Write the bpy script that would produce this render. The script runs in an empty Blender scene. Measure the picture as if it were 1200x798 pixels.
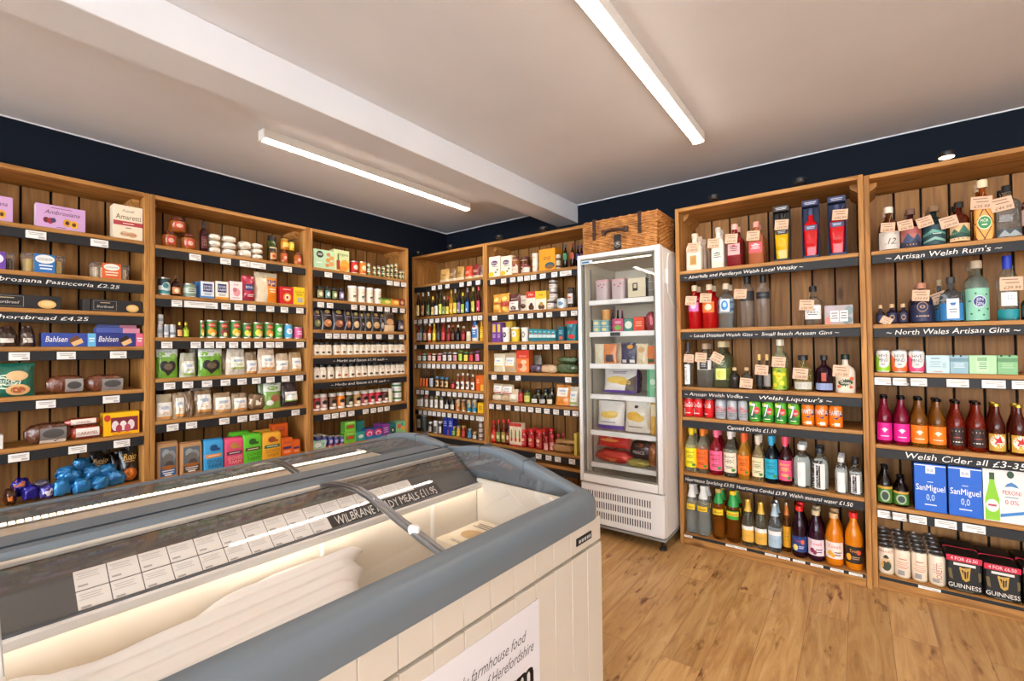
EMIT_TUBE, EMIT_LED, EMIT_FRIDGE, EMIT_PUCK = 34., 3.6, 4., 9.
WORLD, EXPOSURE = 14.0, 0.08
import bpy, math, random
from mathutils import Vector, Matrix, noise
random.seed(11)
scene = bpy.context.scene
COL = scene.collection
PI = math.pi

# ------------------------------------------------------------------ camera (solved from the vanishing points of the two walls)
CAM_H = 1.22
FPX = 540.16
RX = Vector((0.80001242, -0.01876243, -0.59969))
RY = Vector((0.59987402, 0.00592468, 0.80007254))
RZ = Vector((-0.01145834, -0.99980642, 0.01599492))   # rows: world axes in camera coordinates (right, down, forward)

def camco(P):
    return RX * P[0] + RY * P[1] + RZ * (P[2] - CAM_H)

cam_data = bpy.data.cameras.new('camera')
cam = bpy.data.objects.new('camera', cam_data)
COL.objects.link(cam)
cam_data.sensor_width = 36.0
cam_data.lens = FPX * 36.0 / 1200.0
cam_data.clip_start = 0.02
right = Vector((RX[0], RY[0], RZ[0])); down = Vector((RX[1], RY[1], RZ[1])); fwd = Vector((RX[2], RY[2], RZ[2]))
mw = Matrix((right, -down, -fwd)).transposed().to_4x4()
mw.translation = (0, 0, CAM_H)
cam.matrix_world = mw
scene.camera = cam

# ------------------------------------------------------------------ materials
def lin(c):
    if isinstance(c, str):
        c = c.lstrip('#')
        c = [int(c[i:i + 2], 16) / 255 for i in (0, 2, 4)]
        c = [x / 12.92 if x <= .04045 else ((x + .055) / 1.055) ** 2.4 for x in c]
    return (c[0], c[1], c[2], 1.0)

_M = {}
def mat(c, rough=.45, metal=0., trans=0., ior=1.45, bump=0., coat=0., bscale=60., emit=0.):
    key = (c, rough, metal, trans, ior, bump, coat, bscale, emit)
    if key in _M:
        return _M[key]
    m = bpy.data.materials.new('surface')
    m.use_nodes = True
    nt = m.node_tree
    b = nt.nodes['Principled BSDF']
    b.inputs['Base Color'].default_value = lin(c)
    b.inputs['Roughness'].default_value = rough
    b.inputs['Metallic'].default_value = metal
    b.inputs['IOR'].default_value = ior
    b.inputs['Transmission Weight'].default_value = trans
    b.inputs['Coat Weight'].default_value = coat
    b.inputs['Coat Roughness'].default_value = .12
    if emit:
        b.inputs['Emission Color'].default_value = lin(c)
        b.inputs['Emission Strength'].default_value = emit
    if bump:
        tc = nt.nodes.new('ShaderNodeTexCoord')
        n = nt.nodes.new('ShaderNodeTexNoise'); n.inputs['Scale'].default_value = bscale; n.inputs['Detail'].default_value = 3
        bp = nt.nodes.new('ShaderNodeBump'); bp.inputs['Strength'].default_value = bump; bp.inputs['Distance'].default_value = .01
        nt.links.new(tc.outputs['Object'], n.inputs['Vector'])
        nt.links.new(n.outputs['Fac'], bp.inputs['Height'])
        nt.links.new(bp.outputs['Normal'], b.inputs['Normal'])
    _M[key] = m
    return m

def paper(c): return mat(c, .5)
def gloss(c): return mat(c, .25, coat=.3)
def foil(c): return mat(c, .2, metal=.35, coat=.6, bump=.5, bscale=50.)
def film(c): return mat(c, .22, coat=.6, bump=.5, bscale=70.)
def glass(c, t=1., ior=1.36): return mat(c, .03, trans=t, ior=ior)
def metal(c='c8c8c8', r=.3): return mat(c, r, metal=1.)

def node_mat(name):
    m = bpy.data.materials.new(name); m.use_nodes = True
    nt = m.node_tree
    return m, nt, nt.nodes['Principled BSDF'], nt.nodes.new, nt.links.new

def ramp(nt, stops):
    r = nt.nodes.new('ShaderNodeValToRGB')
    e = r.color_ramp.elements
    while len(e) < len(stops): e.new(.5)
    for q, (p, c) in zip(e, stops):
        q.position = p; q.color = lin(c)
    return r

def wood(axis, dark, mid, light, rough=.55):
    m, nt, b, N, L = node_mat('wood_' + axis)
    tc = N('ShaderNodeTexCoord'); oi = N('ShaderNodeObjectInfo'); ge = N('ShaderNodeNewGeometry')
    add = N('ShaderNodeVectorMath'); add.operation = 'ADD'
    sc = N('ShaderNodeVectorMath'); sc.operation = 'SCALE'
    s1 = N('ShaderNodeMath'); s1.operation = 'ADD'
    L(oi.outputs['Random'], s1.inputs[0]); L(ge.outputs['Random Per Island'], s1.inputs[1])
    cmb = N('ShaderNodeCombineXYZ')
    for i in range(3): L(s1.outputs[0], cmb.inputs[i])
    L(cmb.outputs[0], sc.inputs[0]); sc.inputs['Scale'].default_value = 17.3
    L(tc.outputs['Object'], add.inputs[0]); L(sc.outputs[0], add.inputs[1])
    mp = N('ShaderNodeMapping')
    mp.inputs['Scale'].default_value = {'x': (1.2, 16, 16), 'y': (16, 1.2, 16), 'z': (16, 16, 1.2)}[axis]
    L(add.outputs[0], mp.inputs['Vector'])
    n = N('ShaderNodeTexNoise'); n.inputs['Scale'].default_value = 2.2; n.inputs['Detail'].default_value = 5; n.inputs['Distortion'].default_value = .9
    L(mp.outputs[0], n.inputs['Vector'])
    r = ramp(nt, [(.3, dark), (.5, mid), (.7, light)])
    L(n.outputs['Fac'], r.inputs[0])
    mp2 = N('ShaderNodeMapping'); mp2.inputs['Scale'].default_value = {'x': (2.2, 7, 7), 'y': (7, 2.2, 7), 'z': (7, 7, 2.6)}[axis]
    L(add.outputs[0], mp2.inputs['Vector'])
    v = N('ShaderNodeTexVoronoi'); v.inputs['Scale'].default_value = 1.
    L(mp2.outputs[0], v.inputs['Vector'])
    kr = ramp(nt, [(.05, '5a3a20'), (.13, 'ffffff')])
    L(v.outputs['Distance'], kr.inputs[0])
    mx = N('ShaderNodeMixRGB'); mx.blend_type = 'MULTIPLY'; mx.inputs[0].default_value = .6
    L(r.outputs[0], mx.inputs[1]); L(kr.outputs[0], mx.inputs[2])
    hv = N('ShaderNodeHueSaturation')
    mr = N('ShaderNodeMapRange'); mr.inputs['To Min'].default_value = .82; mr.inputs['To Max'].default_value = 1.12
    L(ge.outputs['Random Per Island'], mr.inputs['Value']); L(mr.outputs[0], hv.inputs['Value'])
    L(mx.outputs[0], hv.inputs['Color']); L(hv.outputs[0], b.inputs['Base Color'])
    b.inputs['Roughness'].default_value = rough; b.inputs['Specular IOR Level'].default_value = .3
    bp = N('ShaderNodeBump'); bp.inputs['Strength'].default_value = .15; bp.inputs['Distance'].default_value = .004
    L(n.outputs['Fac'], bp.inputs['Height']); L(bp.outputs[0], b.inputs['Normal'])
    return m
WD = ('875a2c', 'b37d40', 'c48f50')
wood_x = wood('x', *WD); wood_z = wood('z', *WD)
wood_shaded = wood('z', '80592f', '97693a', 'a9793f')  # same wood, darkened to put the shade of the recess into its colour
BLACK = mat('1b1a1b', .6)
STRIP = mat('1a1a1d', .6)
CHALK = mat('f2efe8', .8)
TICKET = mat('f0ece6', .6)
WHITE = mat('f0eee9', .4)

def pane_mat(name, tint, refl=1.0, rough=0.):
    """a thin glass sheet: clear, with a Fresnel reflection"""
    m, nt, b, N, L = node_mat(name)
    nt.nodes.remove(b)
    out = [n for n in nt.nodes if n.type == 'OUTPUT_MATERIAL'][0]
    t = N('ShaderNodeBsdfTransparent'); t.inputs[0].default_value = lin(tint)
    g = N('ShaderNodeBsdfGlossy'); g.inputs['Roughness'].default_value = rough
    fr = N('ShaderNodeFresnel')
    ge = N('ShaderNodeNewGeometry'); io = N('ShaderNodeMapRange'); io.inputs['To Min'].default_value = 1.5; io.inputs['To Max'].default_value = 1 / 1.5
    L(ge.outputs['Backfacing'], io.inputs['Value']); L(io.outputs[0], fr.inputs['IOR'])
    mu = N('ShaderNodeMath'); mu.operation = 'MULTIPLY'; mu.inputs[1].default_value = refl
    L(fr.outputs[0], mu.inputs[0])
    mx = N('ShaderNodeMixShader'); L(mu.outputs[0], mx.inputs[0]); L(t.outputs[0], mx.inputs[1]); L(g.outputs[0], mx.inputs[2])
    L(mx.outputs[0], out.inputs['Surface'])
    return m
PANE = pane_mat('glass_pane', 'fafbfb')
PANE_LID = pane_mat('lid_glass', 'fdfdfd', .62)

# ------------------------------------------------------------------ mesh builder
class MB:
    def __init__(self):
        self.v = []; self.f = []; self.m = []; self.mats = []
    def mi(self, m):
        if m not in self.mats: self.mats.append(m)
        return self.mats.index(m)
    def face(self, pts, m):
        b = len(self.v); self.v.extend(tuple(p) for p in pts)
        self.f.append(tuple(range(b, b + len(pts)))); self.m.append(self.mi(m))
    def raw(self, vs, fs, m):
        b = len(self.v); self.v.extend(tuple(p) for p in vs); k = self.mi(m)
        for q in fs:
            self.f.append(tuple(b + i for i in q)); self.m.append(k)
    def box(self, x0, x1, y0, y1, z0, z1, m, b=.0015, T=None):
        b = min(b, abs(x1 - x0) * .4, abs(y1 - y0) * .4, abs(z1 - z0) * .4)
        lo, hi = (x0, y0, z0), (x1, y1, z1)
        idx = {}; vs = []
        for a in range(3):
            for sx in (0, 1):
                for sy in (0, 1):
                    for sz in (0, 1):
                        s = (sx, sy, sz)
                        p = [(hi[i] - (b if i != a else 0)) if s[i] else (lo[i] + (b if i != a else 0)) for i in range(3)]
                        idx[(a, s)] = len(vs); vs.append(p)
        fs = []
        def S(**k): return (k['x'], k['y'], k['z'])
        for a in range(3):
            o = [i for i in range(3) if i != a]
            for sv in (0, 1):
                c = []
                for (p, q) in ((0, 0), (1, 0), (1, 1), (0, 1)):
                    s = [0, 0, 0]; s[a] = sv; s[o[0]] = p; s[o[1]] = q
                    c.append(idx[(a, tuple(s))])
                flip = (sv == 1) == (a == 1)
                fs.append(tuple(reversed(c)) if flip else tuple(c))
                # orientation is fixed below by the centre test
        for a in range(3):
            for c_ in range(a + 1, 3):
                t = 3 - a - c_
                for sa in (0, 1):
                    for sc in (0, 1):
                        s0 = [0, 0, 0]; s0[a] = sa; s0[c_] = sc; s1 = list(s0); s0[t] = 0; s1[t] = 1
                        s0, s1 = tuple(s0), tuple(s1)
                        fs.append((idx[(a, s0)], idx[(a, s1)], idx[(c_, s1)], idx[(c_, s0)]))
        for sx in (0, 1):
            for sy in (0, 1):
                for sz in (0, 1):
                    s = (sx, sy, sz); fs.append((idx[(0, s)], idx[(1, s)], idx[(2, s)]))
        ce = Vector(((x0 + x1) / 2, (y0 + y1) / 2, (z0 + z1) / 2))
        out = []
        for q in fs:
            P = [Vector(vs[i]) for i in q]
            n = (P[1] - P[0]).cross(P[2] - P[0])
            fc = sum(P, Vector()) / len(P)
            out.append(tuple(reversed(q)) if n.dot(fc - ce) < 0 else q)
        if T is not None: vs = [T @ Vector(p) for p in vs]
        self.raw(vs, out, m)
    def loft(self, rings, m, seg=20, cap0=True, cap1=True, cx=0, cy=0):
        """stack of superellipse rings (rx, ry, z, n)"""
        b = len(self.v); k = self.mi(m)
        for (rx, ry, z, n) in rings:
            for i in range(seg):
                t = 2 * PI * (i + .5) / seg
                c, s = math.cos(t), math.sin(t)
                e = 2. / n
                self.v.append((cx + rx * math.copysign(abs(c) ** e, c), cy + ry * math.copysign(abs(s) ** e, s), z))
        for j in range(len(rings) - 1):
            for i in range(seg):
                a = b + j * seg + i; c = b + j * seg + (i + 1) % seg
                self.f.append((a, c, c + seg, a + seg)); self.m.append(k)
        if cap0: self.f.append(tuple(b + i for i in reversed(range(seg)))); self.m.append(k)
        if cap1:
            o = b + (len(rings) - 1) * seg
            self.f.append(tuple(o + i for i in range(seg))); self.m.append(k)
    def tube(self, pts, r, m, seg=8, closed=False):
        P = [Vector(p) for p in pts]; n = len(P); b = len(self.v); k = self.mi(m)
        prev = None
        for i in range(n):
            d = (P[(i + 1) % n] - P[i - 1]) if closed else (P[min(i + 1, n - 1)] - P[max(i - 1, 0)])
            d.normalize()
            up = prev if prev is not None else (Vector((0, 0, 1)) if abs(d.z) < .9 else Vector((1, 0, 0)))
            x = d.cross(up)
            if x.length < 1e-5: x = d.cross(Vector((0, 1, 0)))
            x.normalize(); y = x.cross(d); prev = y
            for j in range(seg):
                t = 2 * PI * j / seg
                self.v.append(tuple(P[i] + (x * math.cos(t) + y * math.sin(t)) * r))
        for i in range(n if closed else n - 1):
            for j in range(seg):
                a = b + i * seg + j; a2 = b + i * seg + (j + 1) % seg
                q = ((i + 1) % n) * seg
                self.f.append((a, a2, b + q + (j + 1) % seg, b + q + j)); self.m.append(k)
        if not closed:
            self.f.append(tuple(b + j for j in range(seg))); self.m.append(k)
            self.f.append(tuple(b + (n - 1) * seg + j for j in reversed(range(seg)))); self.m.append(k)
    def grid(self, fn, nu, nv, m):
        vs = [fn(i / nu, j / nv) for j in range(nv + 1) for i in range(nu + 1)]
        fs = [(j * (nu + 1) + i, j * (nu + 1) + i + 1, (j + 1) * (nu + 1) + i + 1, (j + 1) * (nu + 1) + i) for j in range(nv) for i in range(nu)]
        self.raw(vs, fs, m)
    def sweep(self, prof, path, m, closed=False):
        """profile points (list of Vectors functions of path index) -> skin between successive rings"""
        n = len(prof(path[0])); b = len(self.v); k = self.mi(m)
        for s in path: self.v.extend(tuple(p) for p in prof(s))
        for i in range(len(path) - 1):
            for j in range(n if closed else n - 1):
                a = b + i * n + j; c = b + i * n + (j + 1) % n
                self.f.append((a, c, c + n, a + n)); self.m.append(k)
        if closed:
            self.f.append(tuple(b + j for j in reversed(range(n)))); self.m.append(k)
            self.f.append(tuple(b + (len(path) - 1) * n + j for j in range(n))); self.m.append(k)
    def build(self, name, parent=None, ang=38):
        me = bpy.data.meshes.new(name)
        me.from_pydata(self.v, [], self.f)
        for m in self.mats: me.materials.append(m)
        me.polygons.foreach_set('material_index', self.m)
        me.polygons.foreach_set('use_smooth', [True] * len(self.f))
        me.update()
        me.set_sharp_from_angle(angle=math.radians(ang))
        o = bpy.data.objects.new(name, me)
        COL.objects.link(o)
        if parent is not None: o.parent = parent
        return o

def empty(name, loc=(0, 0, 0), rz=0.):
    o = bpy.data.objects.new(name, None); COL.objects.link(o)
    o.empty_display_size = .05
    o.location = loc; o.rotation_euler = (0, 0, rz)
    return o
def tag(o, label=None, cat=None, group=None, kind=None):
    if label: o['label'] = label
    if cat: o['category'] = cat
    if group: o['group'] = group
    if kind: o['kind'] = kind
    return o
def copy_tree(o, parent=None):
    c = o.copy(); COL.objects.link(c)
    if parent is not None: c.parent = parent
    for ch in list(o.children): copy_tree(ch, c)
    return c

# ------------------------------------------------------------------ lettering
_T = {}
def glyphs(s, shear=0.):
    key = (s, shear)
    if key in _T: return _T[key]
    cu = bpy.data.curves.new('lettering', 'FONT')
    cu.body = s; cu.size = 1.; cu.resolution_u = 2; cu.shear = shear
    o = bpy.data.objects.new('lettering', cu)
    me = bpy.data.meshes.new_from_object(o)
    vs = [(v.co.x, v.co.y) for v in me.vertices]; fs = [tuple(p.vertices) for p in me.polygons]
    bpy.data.objects.remove(o); bpy.data.curves.remove(cu); bpy.data.meshes.remove(me)
    if vs:
        x0 = min(v[0] for v in vs); x1 = max(v[0] for v in vs)
        c = (x0 + x1) / 2
        vs = [((x - c) / .7, y / .7) for x, y in vs]; w = (x1 - x0) / .7
    else: w = .01
    _T[key] = (vs, fs, w)
    return _T[key]

def decal(mb, surf, W, H, els, base=.0004, nx=10, ny=4):
    """print on a surface: surf(x, z, off) in metres (x centred, z up from the print's foot); els in fractions of W and H"""
    off = base
    for e in els:
        k = e[0]
        off += .00013
        if k == 'r':
            _, u0, v0, u1, v1, c = e
            fx = max(1, int(math.ceil(nx * (u1 - u0)))); fy = max(1, int(math.ceil(ny * (v1 - v0))))
            mb.grid(lambda a, b: surf((u0 + (u1 - u0) * a) * W, (v0 + (v1 - v0) * b) * H, off), fx, fy, paper(c))
        elif k == 'e':
            _, cu, cv, ru, rv, c = e
            n = 16; K = (.3, .55, .8, 1.) if nx > 1 and ru > .1 else (1.,)
            pts = [surf((cu + k2 * ru * math.cos(2 * PI * i / n)) * W, (cv + k2 * rv * math.sin(2 * PI * i / n)) * H, off) for k2 in K for i in range(n)]
            fs = [(0, 1 + i, 1 + (i + 1) % n) for i in range(n)]
            for j in range(len(K) - 1):
                b0 = 1 + j * n; fs += [(b0 + i, b0 + n + i, b0 + n + (i + 1) % n, b0 + (i + 1) % n) for i in range(n)]
            mb.raw([surf(cu * W, cv * H, off)] + pts, fs, paper(c))
        elif k == 'p':
            _, P, c = e
            if nx <= 1:
                mb.face([surf(x * W, y * H, off) for x, y in P], paper(c)); continue
            y0 = min(q[1] for q in P); y1 = max(q[1] for q in P)
            ys = sorted(set([y0 + (y1 - y0) * i / 8 for i in range(9)] + [q[1] for q in P]))
            def cuts(y):
                r_ = []
                for (xa, ya), (xb, yb_) in zip(P, P[1:] + P[:1]):
                    if (ya <= y) != (yb_ <= y): r_.append(xa + (xb - xa) * (y - ya) / (yb_ - ya))
                return sorted(r_)
            for ya, yb_ in zip(ys, ys[1:]):
                if yb_ - ya < 1e-5: continue
                e = (yb_ - ya) * 1e-3; lo_, hi_ = cuts(ya + e), cuts(yb_ - e)
                if len(lo_) != len(hi_): lo_ = hi_ = cuts((ya + yb_) / 2)
                for i in range(0, len(lo_) - 1, 2):
                    m_ = max(1, int(max(lo_[i + 1] - lo_[i], hi_[i + 1] - hi_[i]) * nx + .99))
                    mb.grid(lambda a, b: surf(((lo_[i] + (lo_[i + 1] - lo_[i]) * a) * (1 - b) + (hi_[i] + (hi_[i + 1] - hi_[i]) * a) * b) * W, (ya + (yb_ - ya) * b) * H, off), m_, 1, paper(c))
        elif k == 't':
            _, s, cu, cv, h, c = e[:6]
            mw = e[6] if len(e) > 6 else .92
            sh = e[7] if len(e) > 7 else 0.
            rot = e[8] if len(e) > 8 else 0.
            vs, fs, w = glyphs(s, sh)
            off += .0004 if nx > 1 else 0
            sy = h * H; sx = sy if rot == 90 else min(sy, mw * W / w)
            sx = max(sx, .15 * sy)
            if rot == 90:
                sx = min(sx, mw * H / w)
                mb.raw([surf(cu * W - y * sy, cv * H + x * sx, off) for x, y in vs], fs, paper(c))
            else:
                mb.raw([surf(cu * W + x * sx, cv * H + (y - .5) * sy, off) for x, y in vs], fs, paper(c))
        elif k == 'l':        # rows of small print
            _, cu, cv, wd, ht, n, c = e
            for i in range(n):
                v1 = cv + ht / 2 - ht * (i + .2) / n; v0 = v1 - ht / n * .45
                ww = wd * (1 - .25 * ((i * 37 + 11) % 5) / 4)
                mb.grid(lambda a, b: surf((cu - ww / 2 + ww * a) * W, (v0 + (v1 - v0) * b) * H, off), 3, 1, paper(c))

def rint(rings, z):
    if z <= rings[0][2]: return rings[0]
    for a, b in zip(rings, rings[1:]):
        if a[2] <= z <= b[2]:
            t = (z - a[2]) / max(b[2] - a[2], 1e-6)
            return tuple(a[i] + (b[i] - a[i]) * t for i in range(4))
    return rings[-1]
def surf_of(rings, z0=0., cx=0., cy=0.):
    def f(x, z, off):
        rx, ry, zz, n = rint(rings, z0 + z)
        rx += off; ry += off
        q = min(abs(x) / rx, .995)
        return (cx + math.copysign(q * rx, x), cy - ry * (1 - q ** n) ** (1. / n), z0 + z)
    return f
def flat_surf(y, z0=0., cx=0.):
    return lambda x, z, off: (cx + x, y - off, z0 + z)
# ------------------------------------------------------------------ goods: every builder returns the thing's root, origin at the middle of its foot, front towards -y
def carton(w, h, n='carton', d=.06, col='dddddd', side=None, els=(), top=None, sels=(), b=.0012, mt=None):
    mb = MB()
    m = mt or paper(col)
    mb.box(-w / 2, w / 2, -d / 2, d / 2, 0, h, m, b)
    if side: 
        e = .0003
        for s in (-1, 1):
            x = s * (w / 2 + e)
            mb.face([(x, -d / 2 + b, b), (x, d / 2 - b, b), (x, d / 2 - b, h - b), (x, -d / 2 + b, h - b)], paper(side))
    if top:
        z = h + .0003
        mb.face([(-w / 2 + b, -d / 2 + b, z), (w / 2 - b, -d / 2 + b, z), (w / 2 - b, d / 2 - b, z), (-w / 2 + b, d / 2 - b, z)], paper(top))
    # closing flaps: a thin seam across the lid and a tuck line on the ends
    z = h + .0005
    mb.box(-w / 2 + .004, w / 2 - .004, -.0006, .0006, h - .001, z, m, .0001)
    decal(mb, flat_surf(-d / 2), w, h, els, nx=1, ny=1)
    if sels:
        sf = lambda x, zz, off: (w / 2 + off + .0004, x, zz)
        decal(mb, sf, d, h, sels, nx=1, ny=1)
    return mb.build(n)

def can(w, h, n='drink_can', col='cc2222', els=(), wrap=None, lidc='c9c9c9', big=True, d=None, seg=24):
    r = w / 2
    rings = [(r * .80, r * .80, 0, 2), (r * .84, r * .84, h * .012, 2), (r, r, h * .075, 2), (r, r, h * .875, 2), (r * .86, r * .86, h * .955, 2)]
    mb = MB()
    mb.loft(rings[:2], metal(lidc), seg, True, False)
    mb.loft(rings[1:], gloss(col), seg, False, not big)
    if wrap:
        mb.loft([(r + .0002, r + .0002, h * wrap[0], 2), (r + .0002, r + .0002, h * wrap[1], 2)], gloss(wrap[2]), seg, False, False)
    decal(mb, surf_of(rings), 2 * r, h, els, base=.0005)
    o = mb.build(n)
    l = MB(); mm = metal('8f8f8f', .38)
    l.loft([(r * .87, r * .87, h * .955, 2), (r * .89, r * .89, h * .97, 2), (r * .89, r * .89, h, 2), (r * .83, r * .83, h, 2), (r * .82, r * .82, h * .975, 2)], mm, seg, True, True)
    if big:
        l.loft([(r * .28, r * .2, h * .976, 2), (r * .28, r * .2, h * .988, 2)], mm, 10, True, True, 0, -r * .15)
    l.build('lid', o)
    return o

def tin(w, h, n='food_tin', col='dddddd', els=(), bands=(), lidc='cfcac0', d=None, seg=20):
    r = w / 2; mb = MB()
    mm = metal(lidc, .32)
    rings = [(r, r, 0, 2), (r, r, h * .05, 2), (r * .965, r * .965, h * .07, 2), (r * .965, r * .965, h * .93, 2), (r, r, h * .95, 2), (r, r, h, 2), (r * .92, r * .92, h, 2), (r * .91, r * .91, h * .965, 2)]
    mb.loft(rings, mm, seg)
    q = r * .968
    mb.loft([(q, q, h * .075, 2), (q, q, h * .925, 2)], paper(col), seg, False, False)
    for a, b, c in bands:
        mb.loft([(q + .0003, q + .0003, h * a, 2), (q + .0003, q + .0003, h * b, 2)], paper(c), seg, False, False)
    decal(mb, surf_of([(q, q, 0, 2), (q, q, h, 2)]), 2 * q, h, els, base=.0006)
    return mb.build(n)

STY = {   # (radius fraction, height fraction) up to the neck's top, neck radius fraction, cap height fraction
    'spirit': ([(.93, 0), (1, .012), (1, .60), (.97, .64), (.80, .70), (.52, .745), (.36, .775)], .34, .12),
    'tall': ([(.93, 0), (1, .01), (1, .62), (.95, .67), (.70, .74), (.44, .79)], .40, .20),
    'wine': ([(.93, 0), (1, .012), (1, .52), (.93, .60), (.66, .68), (.42, .75), (.36, .80)], .34, .14),
    'beer': ([(.92, 0), (1, .015), (1, .50), (.95, .58), (.70, .70), (.48, .80), (.42, .86)], .40, .05),
    'soda': ([(.80, 0), (.97, .03), (1, .10), (1, .50), (.96, .60), (.70, .76), (.42, .88)], .38, .07),
    'squash': ([(.82, 0), (.98, .03), (1, .09), (.98, .30), (1, .52), (.90, .64), (.62, .76), (.42, .84)], .40, .09),
    'sauce': ([(.92, 0), (1, .015), (1, .50), (.9, .58), (.60, .66), (.42, .72)], .40, .12),
    'flask': ([(.94, 0), (1, .012), (1, .50), (.98, .56), (.84, .64), (.50, .70), (.30, .74)], .28, .13),
    'mini': ([(.92, 0), (1, .02), (1, .55), (.85, .62), (.5, .68), (.38, .72)], .36, .16),
    'taper': ([(.66, 0), (.70, .012), (1, .66), (.98, .70), (.60, .75), (.36, .78)], .36, .14),
}
def bottle(w, h, n='bottle', sty='spirit', g='e8efee', t=.95, cap='cfa77a', label=None, neckl=None, capr=1.25, sq=2, flat=1., d=None, liquid=None, ior=1.36, seg=22, capm=None, lm=None, wire=False, foilc=None):
    prof, nr, ch = STY[sty]
    r = w / 2
    mk = lambda f, z, s=sq: (r * f, r * f * flat if f > .6 else r * f * max(flat, min(1, nr * 1.2 / max(f, .01))), z * h, s if f > .6 else 2)
    rings = [mk(f, z) for f, z in prof] + [(r * nr, r * nr, h * (1 - ch), 2), (r * nr * .98, r * nr * .98, h * (1 - ch) + .001, 2)]
    mb = MB()
    if t > .88: t, ior = .94, min(ior, 1.3)
    gm = glass(g, t, ior)
    mb.loft(rings, gm, seg)
    o = mb.build(n, ang=50)
    if liquid:   # filled to a line: the drink is a slightly smaller body inside the glass
        top = liquid[1]
        zr = [(a[0] * .94, a[1] * .94, max(a[2], h * .02), a[3]) for a in rings if a[2] < top * h]
        e = rint(rings, top * h); zr.append((e[0] * .94, e[1] * .94, top * h, e[3]))
        if zr[0][2] == zr[1][2]: zr = zr[1:]
        q = MB(); q.loft(zr, glass(liquid[0], liquid[2] if len(liquid) > 2 else .5, 1.33), seg); q.build('drink', o, ang=50)
    c = MB(); cr = r * nr * capr
    z0 = h * (1 - ch) - .002
    cm = capm or mat(cap, .4)
    if sty in ('beer',):
        c.loft([(cr * 1.02, cr * 1.02, z0, 2), (cr * 1.05, cr * 1.05, z0 + .3 * (h - z0), 2), (cr * .9, cr * .9, h, 2)], metal(cap, .3), 16)
    else:
        c.loft([(cr, cr, z0, 2), (cr, cr, h - .15 * (h - z0), 2), (cr * .92, cr * .92, h, 2)], cm, 16)
    c.build('cap', o)
    if wire:      # swing-top wire
        q = MB(); q.tube([(-cr * 1.3, 0, z0 - .012), (-cr * 1.35, -.004, z0 + .008), (-cr * .9, -.002, h + .001), (cr * .9, -.002, h + .001), (cr * 1.35, -.004, z0 + .008), (cr * 1.3, 0, z0 - .012)], .0011, metal('a0a0a0'), 5)
        q.build('swing_wire', o)
    if foilc:
        q = MB(); za = foilc[1] * h
        zs = [za + (z0 - za) * i / 4 for i in range(5)]
        q.loft([(rint(rings, z)[0] + .0006, rint(rings, z)[1] + .0006, z, 2) for z in zs], mat(foilc[0], .35), 16, False, False); q.build('neck_sleeve', o)
    for lb, nm in ((label, 'label'), (neckl, 'neck_label')):
        if not lb: continue
        z0_, z1_, W, lc = lb[:4]
        els = [('r', -.5, 0, .5, 1, lc)] + list(lb[4] if len(lb) > 4 else [])
        q = MB()
        R0 = rint(rings, (z0_ + z1_) / 2 * h)[0]
        decal(q, surf_of(rings, z0_ * h), 2 * R0 * W, (z1_ - z0_) * h, els, base=.0005, nx=12, ny=3)
        q.build(nm, o)
    return o

def jar(w, h, n='jar', g='7a3018', lid='1d1d1f', label=None, t=.25, lh=.16, sq=2, lr=.9, d=None, seg=20, cloth=None):
    r = w / 2; mb = MB()
    rings = [(r * .9, r * .9, 0, sq), (r, r, h * .05, sq), (r, r, h * (.78 - lh * .3), sq), (r * lr * .92, r * lr * .92, h * (1 - lh), 2)]
    mb.loft(rings, mat(g, .08, trans=t, ior=1.4, coat=.3), seg)
    o = mb.build(n, ang=50)
    l = MB(); q = r * lr
    l.loft([(q, q, h * (1 - lh), 2), (q, q, h * .97, 2), (q * .94, q * .94, h, 2)], mat(lid, .35), seg)
    l.build('lid', o)
    if label:
        z0, z1, W, lc = label[:4]
        s = MB()
        decal(s, surf_of(rings, z0 * h), 2 * r * W, (z1 - z0) * h, [('r', -.5, 0, .5, 1, lc)] + list(label[4] if len(label) > 4 else []), base=.0005, nx=10, ny=2)
        s.build('label', o)
    return o

def tub(w, h, n='tub', col='eeeae2', lid='f6f4ee', els=(), taper=.85, d=None, sq=2, lh=.10, flat=1.):
    r = w / 2; mb = MB()
    rings = [(r * taper, r * taper * flat, 0, sq), (r * .97, r * .97 * flat, h * (1 - lh), sq)]
    mb.loft(rings, mat(col, .4), 24)
    decal(mb, surf_of(rings), 2 * r * taper, h * (1 - lh), els, base=.0005)
    o = mb.build(n)
    l = MB(); l.loft([(r, r * flat, h * (1 - lh), sq), (r, r * flat, h * .985, sq), (r * .95, r * .95 * flat, h, sq)], mat(lid, .35), 24); l.build('lid', o)
    return o

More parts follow.
